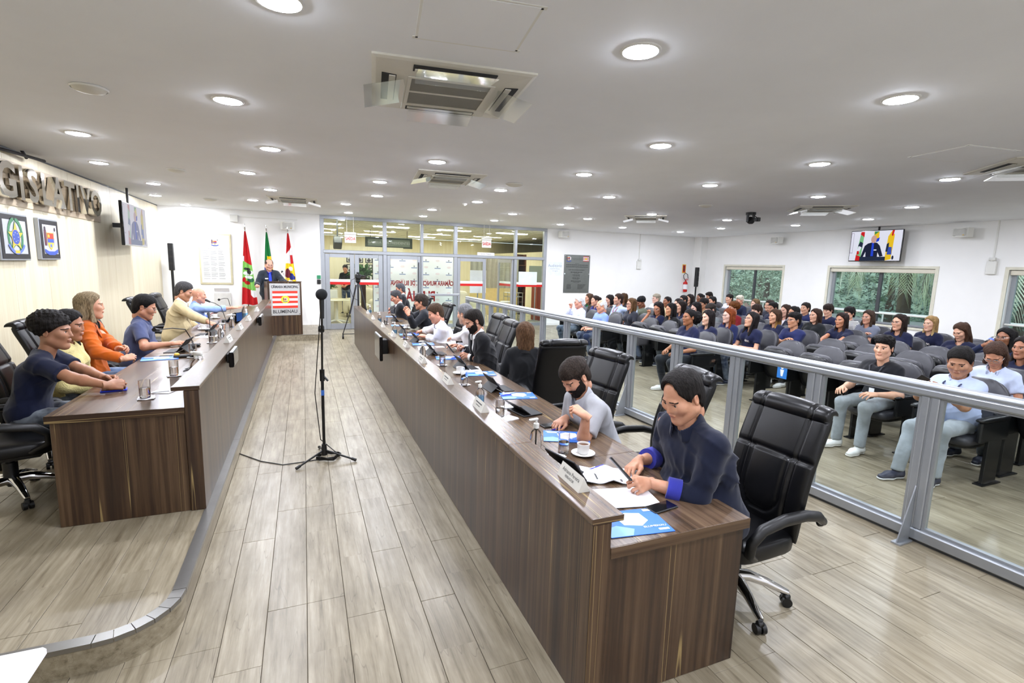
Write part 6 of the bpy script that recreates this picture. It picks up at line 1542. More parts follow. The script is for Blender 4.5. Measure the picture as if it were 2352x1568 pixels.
# ------------------------------------------------------------------ the audience
N='0f1533'
AUD=[ # u,v,label,options
(2205,832,'man in a light blue shirt reading a phone in the front audience row',dict(hair='short',hc='120f0e',skin='a97e62',top='shirt',tc='b4c2e4',collar='b4c2e4',head_kind='heavy',girth=1.22,lean=4,hp=20,hy=14,fine=True,pose='phone',leg='8a9094',sole='e8e8e8',shoe='262a3c',lanyard='20284a')),
(2030,800,'young man with curly black hair in a black t-shirt in the front audience row',dict(hair='curlytop',hc='0f0c0b',skin='d3a68a',top='tee',tc='101218',head_kind='young',lean=1,hy=10,fine=True,leg='878c8e',shoe='dcdcd8',lanyard='23242c',pose='knees')),
(2287,815,'woman with brown fringe and glasses looking down, white and blue shirt, behind the front row',dict(hair='bob',hc='3f2c22',skin='c99274',top='shirt',tc='c6d2ec',collar='c6d2ec',head_kind='female',female=True,hp=38,lean=10,glasses='thin',hy=10)),
(2308,776,'woman with curly black hair drinking from a can at the right edge',dict(hair='curlylong',hc='0e0b0b',skin='96664a',top='tee',tc='16203f',sleeve='long',head_kind='female',female=True,pose='drink',glasses='thin')),
(2350,800,'person in navy partly cut by the right edge of the picture',dict(hair='long',hc='1a1412',skin='b07c60',top='tee',tc=N,head_kind='female',female=True)),
(2208,762,'girl with long brown hair looking down in a navy top by the window wall',dict(hair='long',hc='3a2619',skin='d6a88c',top='tee',tc=N,head_kind='female',female=True,hp=22)),
(2137,744,'girl with very long blonde hair in a navy t-shirt',dict(hair='long',hc='8a6e46',tip='c9ae78',skin='dcb096',top='tee',tc=N,head_kind='female',female=True,print_=True)),
(2065,741,'girl with long dark hair and glasses in a navy t-shirt below the middle window',dict(hair='long',hc='20150f',skin='d2a286',top='tee',tc=N,head_kind='female',female=True,glasses='thin',print_=True)),
(1994,729,'young man with shoulder length brown hair and glasses in a grey t-shirt',dict(hair='shoulder',hc='35261c',skin='cf9c82',top='tee',tc='6c7180',head_kind='male',girth=1.15,glasses='thin',pose='cross')),
(1933,736,'girl with straight dark hair in a navy t-shirt stretching both arms forward',dict(hair='long',hc='20130e',skin='b98262',top='tee',tc=N,head_kind='female',female=True,pose='reach',print_=True)),
(1824,736,'person with short curly black hair and glasses in a navy t-shirt, arms crossed',dict(hair='curlytop',hc='0f0c0c',skin='c79372',top='tee',tc='18214f',head_kind='female',glasses='thin',pose='cross',print_=True)),
(1726,735,'girl with long black hair and glasses looking up in a navy t-shirt, hands folded',dict(hair='long',hc='140f0f',skin='d0a083',top='tee',tc='0f1638',head_kind='female',female=True,hp=-12,glasses='thin',print_=True,girth=1.12,pose='clasp')),
(1626,730,'girl with long straight black hair in a navy t-shirt, right of the hair puff',dict(hair='long',hc='150f0f',skin='d9b097',top='tee',tc='0f1638',head_kind='female',female=True,print_=True,leg='a89f78',legk=None)),
(1583,729,'girl with a large black hair puff in a navy t-shirt',dict(hair='puff',hc='0d0a0a',skin='9a6748',top='tee',tc='0f1638',head_kind='female',female=True,print_=True,leg='1d2026',legk=None)),
(1673,729,'girl with long red wavy hair and glasses in a navy sweatshirt',dict(hair='longwavy',hc='6d3210',skin='e0b8a4',top='tee',tc='17204a',sleeve='long',head_kind='female',female=True,glasses='thin',leg='5a7aa8')),
(1780,727,'girl with brown hair fading to blonde tips in a navy t-shirt',dict(hair='long',hc='3a2618',tip='c09048',skin='d2a080',top='tee',tc=N,head_kind='female',female=True,print_=True,pose='cross')),
(1873,725,'girl with long brown hair in a black jacket',dict(hair='long',hc='2e1d13',skin='d6a88c',top='jacket',tc='15181a',sleeve='long',head_kind='female',female=True)),
(1540,720,'girl with thick black hair in a black top in the second row',dict(z=1.04,hair='shoulder',hc='100c0c',skin='c08a66',top='tee',tc='101114',sleeve='long',head_kind='female',female=True)),
(1511,716,'girl with dark wavy hair resting her chin on her hand in a navy t-shirt',dict(z=1.045,hair='longwavy',hc='181110',skin='b98263',top='tee',tc='0f1638',head_kind='female',female=True,glasses='thin',pose='chin',hp=14,hy=18)),
(1823,719,'girl with long black hair and dark glasses in the middle of the audience',dict(hair='long',hc='0f0b0b',skin='c99878',top='tee',tc='151a30',head_kind='female',female=True,glasses='dark')),
(1950,720,'boy with black hair and glasses in a striped cardigan near the middle window',dict(hair='mop',hc='120e0d',skin='cf9d83',top='jacket',tc='dcdcd8',tc2='stripe',sleeve='long',glasses='thin')),
(1902,713,'boy with a dark mop of hair in a navy t-shirt near the middle window',dict(hair='mop',hc='241913',skin='d8aa90',top='tee',tc='0f1638',print_=True,hp=12)),
(1849,714,'boy with short dark hair in a navy polo between the two windows',dict(hair='short',hc='1c1511',skin='d0a184',top='polo',tc='1a2350',collar='1a2350')),
(1804,714,'girl with long brown hair beside the wall between the windows',dict(hair='long',hc='32211a',skin='d8ab94',top='tee',tc='dcd6de',head_kind='female',female=True)),
(1737,715,'boy with a brown fringe in a dark top in the middle of the audience',dict(hair='mop',hc='2a1b14',skin='dfb29a',top='tee',tc='20222a',sleeve='long')),
(1684,711,'person with curly auburn hair in a dark red top',dict(hair='afro',hc='5c330f',skin='cf9a7c',top='tee',tc='7d1620',hy=-20)),
(1632,712,'man with cropped hair and a grey jacket seen from the side in the middle rows',dict(hair='fade',hc='2c2622',skin='d3a38c',top='jacket',tc='6f7678',sleeve='long',hp=16)),
(1563,712,'girl with long dark hair hiding her cheek behind the girl in black',dict(z=1.05,hair='long',hc='1c1311',skin='d2a48a',top='tee',tc=N,head_kind='female',female=True)),
(1598,712,'girl with long black hair and pale face behind the girl with the puff',dict(z=1.08,hair='long',hc='130f10',skin='e0b6a4',top='jacket',tc='141418',sleeve='long',head_kind='female',female=True,hp=10)),
(1775,708,'boy with short black hair in a navy shirt below the left window, front of two',dict(hair='short',hc='120e0d',skin='bd8a6e',top='tee',tc=N,hp=8)),
(1767,702,'boy with dark hair below the left window, rear of two',dict(hair='short',hc='241914',skin='cf9f86',top='jacket',tc='1a1d2c',sleeve='long')),
(1734,701,'girl with light brown hair below the left window',dict(hair='bob',hc='5d482f',skin='d8ae98',top='tee',tc='2a2f44',head_kind='female',female=True)),
(1330,694,'white haired man with glasses in a checked shirt, hand on chin, front row far end',dict(hair='short',hc='c9c9c9',skin='d39a86',top='shirt',tc='c6d0f0',tc2='check',collar='c6d0f0',sleeve='long',glasses='dark',pose='chin',head_kind='heavy',girth=1.15,leg='2a3a4a',hp=6)),
(1381,703,'bald white haired man with glasses in a blue shirt, front row far end',dict(hair='bald',hc='d8d8d6',skin='d39c80',top='shirt',tc='7f98dc',collar='7f98dc',glasses='dark',hp=12,pose='lap',badge=True,head_kind='heavy',girth=1.12,leg='1f2a48')),
(1420,688,'bearded man in a light blue shirt with a red lanyard, arm stretched along a seat',dict(z=1.2,hair='short',hc='2a1c14',skin='d09e86',top='shirt',tc='aebfdc',collar='aebfdc',sleeve='long',beard='3a281e',beardlen=0,lanyard='b02a48',badge=True,pose='stretch',hp=-4)),
(1353,686,'woman with shoulder length brown hair and a green top at the far wall',dict(hair='shoulder',hc='3d2a1c',skin='c68f72',top='jacket',tc='3a3226',open_='2f8a4a',sleeve='long',head_kind='female',female=True,glasses='thin',lanyard='2a4a9a')),
(1367,693,'woman with dark hair pulled back in a navy top at the far wall',dict(hair='bun',hc='241a16',skin='cf9d84',top='tee',tc='1c2060',head_kind='female',female=True)),
(1400,697,'woman with straight black hair half hidden behind the bearded man',dict(z=1.03,hair='bob',hc='16100f',skin='cfa08a',top='tee',tc='2a2a34',head_kind='female',female=True,hp=12)),
(1432,690,'woman with curly brown hair hidden behind the bearded man',dict(z=1.05,hair='curlylong',hc='3c2814',skin='c89478',top='tee',tc='2a2a30',head_kind='female',female=True)),
(1450,699,'woman with long light brown hair and dark glasses in the far rows',dict(hair='shoulder',hc='523a22',tip='7d5e3a',skin='d0a088',top='tee',tc='282a34',head_kind='female',female=True,glasses='thick')),
(1472,697,'person in a black knit cap and olive jacket looking down',dict(hair='hat',hc='0c0c0e',skin='85573f',top='jacket',tc='565b4c',sleeve='long',hp=24)),
(1507,686,'young man with bleached short hair and glasses in a white hoodie',dict(hair='fade',hc='8c8474',skin='e2b8a6',top='hoodie',tc='e2e0da',sleeve='long',glasses='dark')),
(1532,695,'young man with cropped black hair in a beige hoodie',dict(hair='buzz',hc='15100f',skin='8f5f45',top='hoodie',tc='cbb890',sleeve='long')),
(1558,699,'girl with black hair at the far wall right of the beige hoodie',dict(hair='long',hc='171111',skin='d5a790',top='tee',tc='20222c',head_kind='female',female=True)),
(1569,690,'boy with dark hair near the column loudspeaker',dict(hair='short',hc='1a1413',skin='d0a086',top='tee',tc='2c2e3a')),
(1583,698,'girl with dark wavy hair in front of the column loudspeaker',dict(hair='longwavy',hc='1a1210',skin='d4a68c',top='tee',tc='1c1e28',head_kind='female',female=True)),
(1616,700,'boy with a dark fringe in the rear rows left of the left window',dict(hair='mop',hc='14100f',skin='bb896a',top='tee',tc='8a7a5a')),
(1635,695,'boy with short black hair in a dark jacket in the rear rows',dict(hair='short',hc='12100f',skin='c8967a',top='jacket',tc='22303a',sleeve='long')),
(1607,688,'woman with dark skin, glasses and a hair bun at the rear',dict(hair='bun',hc='0e0b0b',skin='85573e',top='tee',tc='23252e',head_kind='female',female=True,glasses='thin')),
(1629,683,'tall boy with dark hair in an orange top looking down at the rear',dict(hair='quiff',hc='16110f',skin='b98a6e',top='tee',tc='c9712c',hp=20)),
(1675,686,'boy with short dark hair in a white printed t-shirt beside the left window',dict(hair='fade',hc='1a1413',skin='d0a085',top='tee',tc='e4e4ea')),
(1699,690,'boy with bleached white hair leaning his cheek on his hand',dict(hair='curlytop',hc='b8b0a0',skin='c98f78',top='hoodie',tc='161d38',sleeve='long',pose='chin',hp=10)),
]
POSE=dict(lap={},knees=dict(wl=(-.17,.34,.66),wr=(.2,.33,.65)),cross=dict(wl=(.08,.24,.78),wr=(-.08,.27,.80),el_=(-.4,.1,.55),er_=(.4,.1,.55)),clasp=dict(wl=(-.05,.30,.68),wr=(.06,.30,.69),pl='clasp',pr='clasp',fl=((.75,.6,-.1),(-.3,.2,.9)),fr=((-.75,.6,-.1),(.3,.2,.9))),
 reach=dict(wl=(-.12,.52,.78),wr=(.0,.54,.78)),chin=dict(wr=(.07,.2,1.0),er_=(.35,.25,.55),pr='fist',fr=((-.2,.1,1),(.4,-.8,0)),wl=(-.12,.25,.68)),phone=dict(wl=(-.06,.43,.90),wr=(.06,.45,.90),pl='relax',pr='grip',fl=((.4,.85,.2),(-.3,-.1,-.9)),fr=((-.2,.9,.3),(.6,0,.6)),feet=((-.12,.45,.09),(.1,.60,.09))),
 stretch=dict(wl=(-.55,-.02,.88),el_=(-.6,-.3,.9),pl='grip',wr=(.14,.3,.66)),drink=dict(wr=(.09,.27,1.02),er_=(.4,.1,.7),pr='grip',fr=((-.6,.3,.5),(.5,.5,.3)),wl=(-.15,.3,.66)))
placed=[]; SEATED=[]
for n,(u,v,lb,op) in enumerate(AUD):
    op=dict(op); best=None
    for z in ((op.pop('z'),) if 'z' in op else (1.12,1.09,1.15,1.18,1.06,1.21,1.03,1.24,1.0,1.27,.97,1.3)):
        p=onz(u,v,z)
        if p.x>13.0 or p.y>14.2: continue
        md=min([math.hypot((p.x-q.x)*.62,p.y-q.y) for q in placed] or [9])
        if md>.5: best=p; break
        if best is None or md>best[1] if isinstance(best,tuple) else best is None: best=(p,md)
    p=best[0] if isinstance(best,tuple) else best
    placed.append(p); ps=op.pop('pose','lap'); o2=dict(POSE[ps]); o2.update(op); o2.setdefault('lean',RNG.uniform(-3,4)); o2.setdefault('hy',float(RNG.uniform(-14,-2))); o2.setdefault('leg',['3a4660','2a3348','23262e','4c6080','1d2026'][n%5])
    o2.setdefault('sleeve','short'); o2.setdefault('shoe',['2a2a2e','e0e0dc','1c2030'][n%3])
    if n not in (0,1): o2['feet']=((-.12,.30,.09),(.12,.34,.09))
    t=person(lb,p,FR,group=None,**o2) if False else person(lb,p,FR,**o2)
    SEATED.append(t)
    if n==0: phone_man=t
    if ps=='drink': drinker=t
# ------------------------------------------------------------------ auditorium seats
M_vin=mat('grey vinyl','3b3b40',.42,var=.12,scale=14,bump=(150,.15,.002)); M_shell=mat('seat shell black','0e0f11',.35)
def aud_seat(down):
    t=T('auditorium_seat','x','seat',(0,0,0))
    pts=[(-.235-.13*q+.02*sin(q*pi),.42+.52*q) for q in [i/20 for i in range(21)]]
    wf=lambda v:.245*(1 if v<.55 else math.sqrt(max(.05,1-((v-.55)/.47)**2.6)))
    g=lambda x,v:.009*math.exp(-((abs(x)-.15+.05*v)/.01)**2)+.009*math.exp(-(((v-.42)*.52+.6*x*x)/.011)**2)-.01*(1-min(1,abs(x)/.15)**2)
    V,F=padded(pts,wf,lambda v:.075*min(1,math.sqrt(max(.05,1-((v-.5)/.52)**6))),g,36); mesh_obj('backrest',V,F,M_vin,t,180)
    V,F=padded([(y-.045,z-.01) for y,z in pts],lambda v:wf(v)*.97,lambda v:.03,lambda x,v:0,24); mesh_obj('back_shell',V,F,M_shell,t,180)
    if down:
        V,F=superq((0,.02,.415),(.235,.25,.055),.5,.4,24,10); mesh_obj('seat_cushion',V,F,M_vin,t,180)
        V,F=superq((0,.0,.375),(.22,.24,.045),.5,.5,20,8); mesh_obj('seat_shell',V,F,M_shell,t,180)
    else:
        X=Matrix.Translation((0,-.17,.42))@Matrix.Rotation(rad(72),4,'X')
        V,F=superq((0,.2,.03),(.235,.25,.05),.5,.4,24,10); mesh_obj('seat_cushion',[X@Vector(p) for p in V],F,M_vin,t,180)
        V,F=superq((0,.2,-.03),(.235,.25,.06),.6,.5,20,8); mesh_obj('seat_shell',[X@Vector(p) for p in V],F,M_shell,t,180)
    for s in (-1,1):
        mb=MB().box(s*.255,-.2,.0,s*.285,.02,.45,0,.004).box(s*.25,-.28,.42,s*.29,.18,.62,0,.012); mb.build('side_standard',M_shell,t,None)
        V,F=superq((s*.27,-.03,.635),(.035,.25,.022),.6,.4,16,8); mesh_obj('armrest',V,F,M_shell,t,180)
        bx('floor_plate',s*.27-.04,-.24,0,s*.27+.04,.06,.012,M_shell,t)
    return t
sd=aud_seat(True); su=aud_seat(False); used=[False,False]
def seat_at(x,y,rz,down,label):
    k=0 if down else 1; src=(sd,su)[k]
    if not used[k]: used[k]=True; src.location=(x,y,0); src.rotation_euler=(0,0,rz); src['label']=label; src['group']='auditorium seats'; return src
    return dup(src,(x,y,0),rz,label,group='auditorium seats')
occ=[]
for t,(u,v,lb,op) in zip(SEATED,AUD):
    b=t.location; occ.append((b.x,b.y)); seat_at(b.x+.02,b.y,FR,True,'grey auditorium seat of the '+' '.join(lb.split()[:11]).rstrip(','))
EMP=[]
for i,(x,y) in enumerate([(6.28,2.25),(6.28,4.45),(6.28,5.1),(6.2,7.75),(6.2,8.35),(6.2,8.95),(6.2,9.2)]): EMP.append((x,y,'front row by the railing'))
cand=[]
for k,(x,name,y0,y1) in enumerate([(6.25,'front row',1.67,11.3),(7.12,'second row',1.6,11.5),(7.98,'third row',1.6,11.7),(8.84,'fourth row',3.2,11.8),(9.7,'fifth row',3.6,11.8)]):
    row=sorted([o for o in occ if abs(o[0]-x)<.5],key=lambda o:o[1]); y=y0
    while y<y1:
        if all(math.hypot((o[0]-x)*.9,o[1]-y)>.58 for o in occ) and all(math.hypot((o[0]-x)*.85,o[1]-y)>.57 for o in cand) and not (k==0 and 5.5<y<6.2): cand.append((x,y,name)); y+=.575
        else: y+=.05
cnt={}
for x,y,nm in cand:
    cnt[nm]=cnt.get(nm,0)+1; i=cnt[nm]-1
    seat_at(x,y,FR+random.uniform(-.03,.03),False,'empty grey auditorium seat tipped up in the %s, %s from the near end'%(nm,ORD[min(i,19)]))
for i,s_ in enumerate((sd,su)):
    if not used[i]: bpy.data.objects.remove(s_)
# ------------------------------------------------------------------ things on the benches
WZ,LZR=.7505,.8945; WL,LL=DZ+.7505,DZ+.8945

def realglass(n,ior,c=(1,1,1)):
    t=NT(n); g=t.n('ShaderNodeBsdfGlass'); g.inputs[0].default_value=lin(c); g.inputs['IOR'].default_value=ior; g.inputs['Roughness'].default_value=0; t.l(g.outputs[0],t.out.inputs[0]); return t.m
M_gl=realglass('drinking glass',1.45); M_water=realglass('water',1.33); M_plclear=realglass('clear bottle',1.3); M_gel=glassmat('blue gel',(.45,.68,.9),.7,.05)
M_porc=mat('porcelain','f0efec',.15,var=0); M_coffee=mat('coffee','5a3a22',.2); M_blue=mat('folder blue','2b6fd0',.45,var=.05); M_lblue=mat('folder light blue','7fb4ea',.45); M_pen=mat('pen blue','1a22c0',.35); M_tab=mat('tablet case','111114',.55); M_glass_scr=mat('tablet screen','5b5a56',.08,var=0)
def thing(key,build,loc,rz,label,cat,group,name=None):
    if key not in PROTO:
        t=T(name or key,label,cat,loc,rz,group); build(t); PROTO[key]=t; return t
    return dup(PROTO[key],loc,rz,label,group=group)
PROTO={}
def b_glass(t):
    MB().lathe([(.031,0),(.034,.012),(.036,.13),(.034,.13),(.0315,.014),(.001,.012)],24,cap=False).build('tumbler',M_gl,t,50); MB().lathe([(.001,.0125),(.0308,.0125),(.0322,.075),(.001,.075)],20,cap=False).build('water',M_water,t,50)
def b_coaster(t): MB().lathe([(.001,0),(.05,0),(.055,.004),(.05,.006),(.001,.006)],20,cap=False).build('coaster',M_paper,t,30); bx('napkin',-.05,-.05,.006,.05,.05,.008,M_paper,t)
def b_napkin(t): MB().box(-.06,-.055,0,.06,.055,.004).build('lower_fold',M_paper,t,None); MB().box(-.055,-.05,.0045,.058,.05,.0075,0,0,Matrix.Rotation(.12,4,'Z')).build('upper_fold',M_paper,t,None)
def b_gelb(t):
    MB().lathe([(.001,0),(.036,0),(.038,.01),(.038,.085),(.03,.11),(.014,.125),(.014,.135)],22,cap=False).build('bottle',M_plclear,t,60); MB().lathe([(.001,.004),(.034,.004),(.034,.06),(.001,.06)],20,cap=False).build('gel',M_gel,t,60)
    MB().cyl((0,0,.132),(0,0,.155),.017).cyl((0,0,.155),(0,0,.178),.006).box(-.012,-.01,.176,.05,.01,.19,0,.004).build('pump',M_wplast,t,50)
def b_clearb(t):
    MB().lathe([(.001,0),(.034,0),(.038,.012),(.039,.07),(.03,.105),(.014,.12),(.014,.13)],22,cap=False).build('bottle',M_plclear,t,60); MB().cyl((0,0,.01),(0,0,.13),.0035).build('dip_tube',M_wplast,t,50)
    MB().cyl((0,0,.128),(0,0,.158),.018).cyl((0,0,.158),(0,0,.182),.007).box(-.012,-.01,.18,.055,.01,.194,0,.004).build('pump',M_wplast,t,50)
def b_spray(t):
    MB().lathe([(.001,0),(.04,0),(.05,.012),(.054,.045),(.045,.08),(.018,.11),(.015,.125)],24,cap=False).build('bottle',M_plclear,t,60); MB().lathe([(.001,.005),(.046,.008),(.05,.04),(.001,.042)],20,cap=False).build('liquid',M_water,t,60)
    MB().cyl((0,0,.12),(0,0,.145),.02).box(-.03,-.013,.145,.06,.013,.185,0,.008).tube([(.05,0,.16),(.065,0,.135),(.075,0,.11)],.006,6).box(-.055,-.012,.16,-.03,.012,.18,0,.004).build('trigger_head',M_wplast,t,50)
def b_cup(t):
    MB().lathe([(.03,0),(.036,.004),(.074,.014),(.075,.017),(.036,.009),(.001,.008)],28,cap=False).build('saucer',M_porc,t,50)
    MB().lathe([(.001,.01),(.028,.01),(.036,.022),(.04,.075),(.0375,.075),(.033,.024),(.001,.02)],26,cap=False).build('cup',M_porc,t,50); MB().lathe([(.001,.064),(.037,.064)],20,cap=False).build('coffee',M_coffee,t,None)
    MB().tube([(.037,0,.065),(.058,0,.062),(.06,0,.042),(.05,0,.03),(.036,0,.03)],.0045,7).build('handle',M_porc,t,60)
def b_tablet(t):
    # local: screen faces +y, leaning back; folded cover stands behind it
    X=Matrix.Translation((0,-.02,.004))@Matrix.Rotation(rad(38),4,'X')
    MB().box(-.125,-.006,0,.125,.004,.175,0,.003,X).build('tablet',M_tab,t,None); MB().box(-.117,.0041,.008,.117,.0048,.167,0,0,X).build('screen',M_glass_scr,t,None)
    MB().box(-.123,-.004,0,.123,0,.11,0,0,Matrix.Translation((0,-.135,0))@Matrix.Rotation(rad(-48),4,'X')).build('stand_flap',M_tab,t,None); MB().box(-.12,.0,0,.12,.10,.006,0,.002).build('keyboard_cover',M_tab,t,None)
def b_case(t):
    MB().box(-.125,-.09,0,.125,.09,.012,0,.003).build('folded_case',M_tab,t,None)
    V=[(-.12,-.02,.013),(.12,-.02,.013),(.12,-.12,.09),(-.12,-.12,.09),(-.12,-.126,.088),(.12,-.126,.088),(.12,-.027,.012),(-.12,-.027,.012)]
    MB().add(V,[(0,1,2,3),(7,6,5,4)[::-1],(0,3,4,7),(1,6,5,2),(3,2,5,4),(0,7,6,1)]).build('raised_flap',M_tab,t,None)
def b_folder(t):
    MB().box(-.155,-.11,0,.155,.11,.004,0,.001).build('cover',M_blue,t,None)
    X=Matrix.Translation((0,0,.0042)); mb=MB(); it=[([(-.05,-.02),(.03,-.04),(.08,.0),(.07,.07),(.0,.085),(-.06,.05)],0),([(-.155,-.11),(-.05,-.11),(-.02,-.06),(-.09,-.02),(-.155,-.04)],1),(rect(.09,-.09,.14,-.075),0),(rect(-.13,.06,-.06,.075),0),(rect(-.14,.085,-.04,.092),0),(rect(.1,.08,.14,.1),0)]
    for i,(p,m) in enumerate(it): mb.prism(p,i*.0002,i*.0002+.0003,m,X)
    text(mb,'BLUMENAU',.022,Matrix.Translation((.085,-.055,.006)),0)
    mb.build('printed_cover',[M_paper,M_lblue],t,None)
def b_pen(t): MB().cyl((-.065,0,.006),(.05,0,.006),.0048,n=8).build('barrel',M_pen,t,50); MB().cyl((.05,0,.006),(.07,0,.006),.0046,.0012,8).cyl((-.075,0,.006),(-.065,0,.006),.0035,n=8).box(-.062,-.002,.01,-.02,.002,.013).build('tip_and_clip',M_chrome,t,50)
def b_phone(t): MB().box(-.078,-.038,0,.078,.038,.009,0,.003).build('case',M_black,t,None); MB().box(-.073,-.034,.0091,.073,.034,.0096).build('screen',M_blackg,t,None); MB().box(-.07,.02,-.0008,-.045,.033,.0).build('lens',M_alud,t,None)
def b_plate(t):
    MB().add([(-.11,-.028,0),(.11,-.028,0),(.11,.034,0),(-.11,.034,0),(-.11,.0,.068),(.11,.0,.068)],[(3,2,1,0),(0,1,5,4),(1,2,5),(2,3,4,5),(3,0,4)]).build('prism',mat('brushed plate','dcdbd4',.35,.25),t,None)
    X=frame_mat((0,-.0145,.0345),(1,0,0),(0,.38,.925)); mb=MB(); mb.box(-.07,.006,0,.07,.014,.0006,0,0,X).box(-.045,-.012,0,.045,-.007,.0006,0,0,X); mb.build('engraved_lines',M_alud,t,None)
def b_plate2(t):
    MB().add([(-.11,-.028,0),(.11,-.028,0),(.11,.034,0),(-.11,.034,0),(-.11,.0,.068),(.11,.0,.068)],[(3,2,1,0),(0,1,5,4),(1,2,5),(2,3,4,5),(3,0,4)]).build('prism',mat('brushed plate','dcdbd4',.35,.25),t,None)
    X=frame_mat((0,-.0147,.0345),(1,0,0),(0,.38,.925)); mb=MB(); text(mb,'Adriano Pereira',.026,X@Matrix.Translation((0,.01,0))); text(mb,'VEREADOR',.018,X@Matrix.Translation((0,-.014,0))); mb.build('engraved_name',M_alud,t,None)
def b_paper(t): MB().box(-.148,-.105,0,.148,.105,.003).build('sheets',M_paper,t,None)
def b_goose(t,pts):
    pass
def put(key,fn,items,cat,group,z,name=None):
    for u,v,rz,lb in items: thing(key,fn,onz(u,v,z),rad(rz),lb,cat,group,name)
G='water glasses on the benches'
put('coaster',b_coaster,[(1016,839,5,'coaster under the glass before the bearded man in the black suit'),(1066,884,10,'coaster under the glass beside the white coffee cup'),(930,778,3,'coaster under the glass before the man in rolled white sleeves'),(886,744,0,'coaster under a glass near the far end of the right bench'),
 ],'coaster','paper coasters',WZ)
put('coaster',b_coaster,[(336,915,10,'square white coaster under the glass nearest the camera on the raised bench'),(400,863,15,'white coaster under the second glass on the raised bench'),(444,820,0,'white coaster under the glass beside the spray bottle'),(487,787,0,'white coaster under the glass before the man in the beige blazer')],'coaster','paper coasters',WL)
put('drinking_glass',b_glass,[(1016,839,0,'glass of water before the bearded man in the black suit'),(1066,884,0,'glass of water beside the white coffee cup'),(930,778,0,'glass of water before the man in rolled white sleeves'),(886,744,0,'glass of water near the far end of the right bench')],'glass',G,WZ+.008)
put('drinking_glass',b_glass,[(1148,958,0,'glass of water before the empty chair, right of the nameplate'),(1294,1040,0,'glass of water beside the coffee cup of the man in navy')],'glass',G,WZ)
put('drinking_glass',b_glass,[(334,913,0,'glass of water nearest the camera on the raised bench'),(400,862,0,'second glass of water from the camera on the raised bench'),(444,819,0,'glass of water beside the spray bottle'),(487,786,0,'glass of water before the man in the beige blazer')],'glass',G,WL+.008)
put('drinking_glass',b_glass,[(512,757,0,'far glass of water before the man in the beige blazer')],'glass',G,WL)
put('paper_napkin',b_napkin,[(1168,961,20,'folded white napkin beside the glass before the empty chair'),(1272,1050,30,'folded white napkin beside the near tablet'),(1168,934,-15,'white napkin sheets under the folded tablet case'),(1010,797,0,'white napkin before the bearded man in the black suit')],'napkin','paper napkins',WZ)
put('sanitizer_bottle',b_gelb,[(1102,924,200,'pump bottle with blue gel on the right bench, nearest of its kind'),(907,765,200,'pump bottle with blue gel before the man in rolled white sleeves'),(872,738,200,'pump bottle with blue gel far along the right bench'),(850,718,200,'pump bottle with blue gel at the far end of the right bench')],'bottle','hand gel bottles',WZ)
put('clear_pump_bottle',b_clearb,[(1230,1026,190,'clear empty pump bottle with white pump, nearest on the right bench'),(971,817,190,'clear pump bottle with white pump before the bearded man in the black suit')],'bottle','hand gel bottles',WZ)
put('spray_bottle',b_spray,[(453,853,-30,'clear round spray bottle with white trigger on the raised bench')],'bottle',None,WL)
put('clear_pump_bottle',b_clearb,[(508,776,0,'clear bottle with white top before the man in the beige blazer'),(533,752,0,'clear bottle with white top farther along the raised bench')],'bottle','hand gel bottles',WL)
put('coffee_cup',b_cup,[(1339,1044,35,'white coffee cup on a saucer before the man in navy'),(1056,858,20,'white coffee cup beside a water glass in the middle of the right bench'),(933,754,20,'white coffee cup before the man in rolled white sleeves')],'cup','coffee cups',WZ)
put('coffee_cup',b_cup,[(468,757,200,'white coffee cup before the man in the beige blazer'),(494,731,200,'white coffee cup far along the raised bench')],'cup','coffee cups',WL)
TG='tablets standing on the benches'
put('tablet',b_tablet,[(1322,1090,-78,'black tablet leaning on its stand behind the nearest nameplate'),(1148,893,-88,'black tablet on its stand before the empty chair'),(1074,845,-88,'black tablet on its stand right of the bearded man in the black suit'),(1003,812,-88,'black tablet on its stand before the bearded man in the black suit'),(966,785,-88,'black tablet on its stand before the grey haired man in white'),(936,764,-88,'black tablet on its stand before the man in rolled white sleeves'),(915,737,-88,'black tablet on its stand before the man with clasped hands')],'tablet',TG,WZ)
put('tablet_case',b_case,[(1205,946,-80,'folded black tablet case before the man in the grey polo shirt')],'tablet',None,WZ)
put('tablet',b_tablet,[(408,806,85,'black tablet on its stand before the man in the slate polo shirt'),(473,768,85,'black tablet on its stand before the man in the beige blazer'),(520,738,85,'black tablet on its stand far along the raised bench')],'tablet',TG,WL)
FG='blue printed folders on the benches'
put('document_folder',b_folder,[(1452,1200,-8,'blue printed folder half under the white sheets at the near end of the right bench'),(1300,1003,-25,'blue printed folder before the man in the grey polo shirt'),(1190,909,-12,'blue printed folder before the empty chair with its back turned'),(1104,858,-10,'blue printed folder beside the coffee cup in the middle of the right bench'),(1030,822,-10,'blue printed folder before the bearded man in the black suit'),(972,790,-8,'blue and white folder before the grey haired man in white'),(940,768,-8,'blue printed folder before the man in rolled white sleeves'),(918,747,-8,'blue printed folder before the man with clasped hands'),(903,727,-8,'blue printed folder before the man writing at the far end')],'folder',FG,WZ)
put('document_folder',b_folder,[(368,823,10,'blue and white folder before the woman in orange'),(545,737,0,'blue folder far along the raised bench')],'folder',FG,WL)
PG='blue pens on the benches'
put('ballpoint_pen',b_pen,[(1282,985,20,'blue pen beside the phone of the man in the grey polo shirt'),(1372,1074,15,'blue and clear pen above the open booklet')],'pen',PG,WZ)
put('ballpoint_pen',b_pen,[(1163,908,12,'blue pen lying on the folder before the empty chair'),(1048,822,12,'blue pen lying on the folder before the bearded man in black'),(948,766,10,'blue pen lying on the folder before the man in rolled white sleeves')],'pen',PG,WZ+.006)
PH='phones'
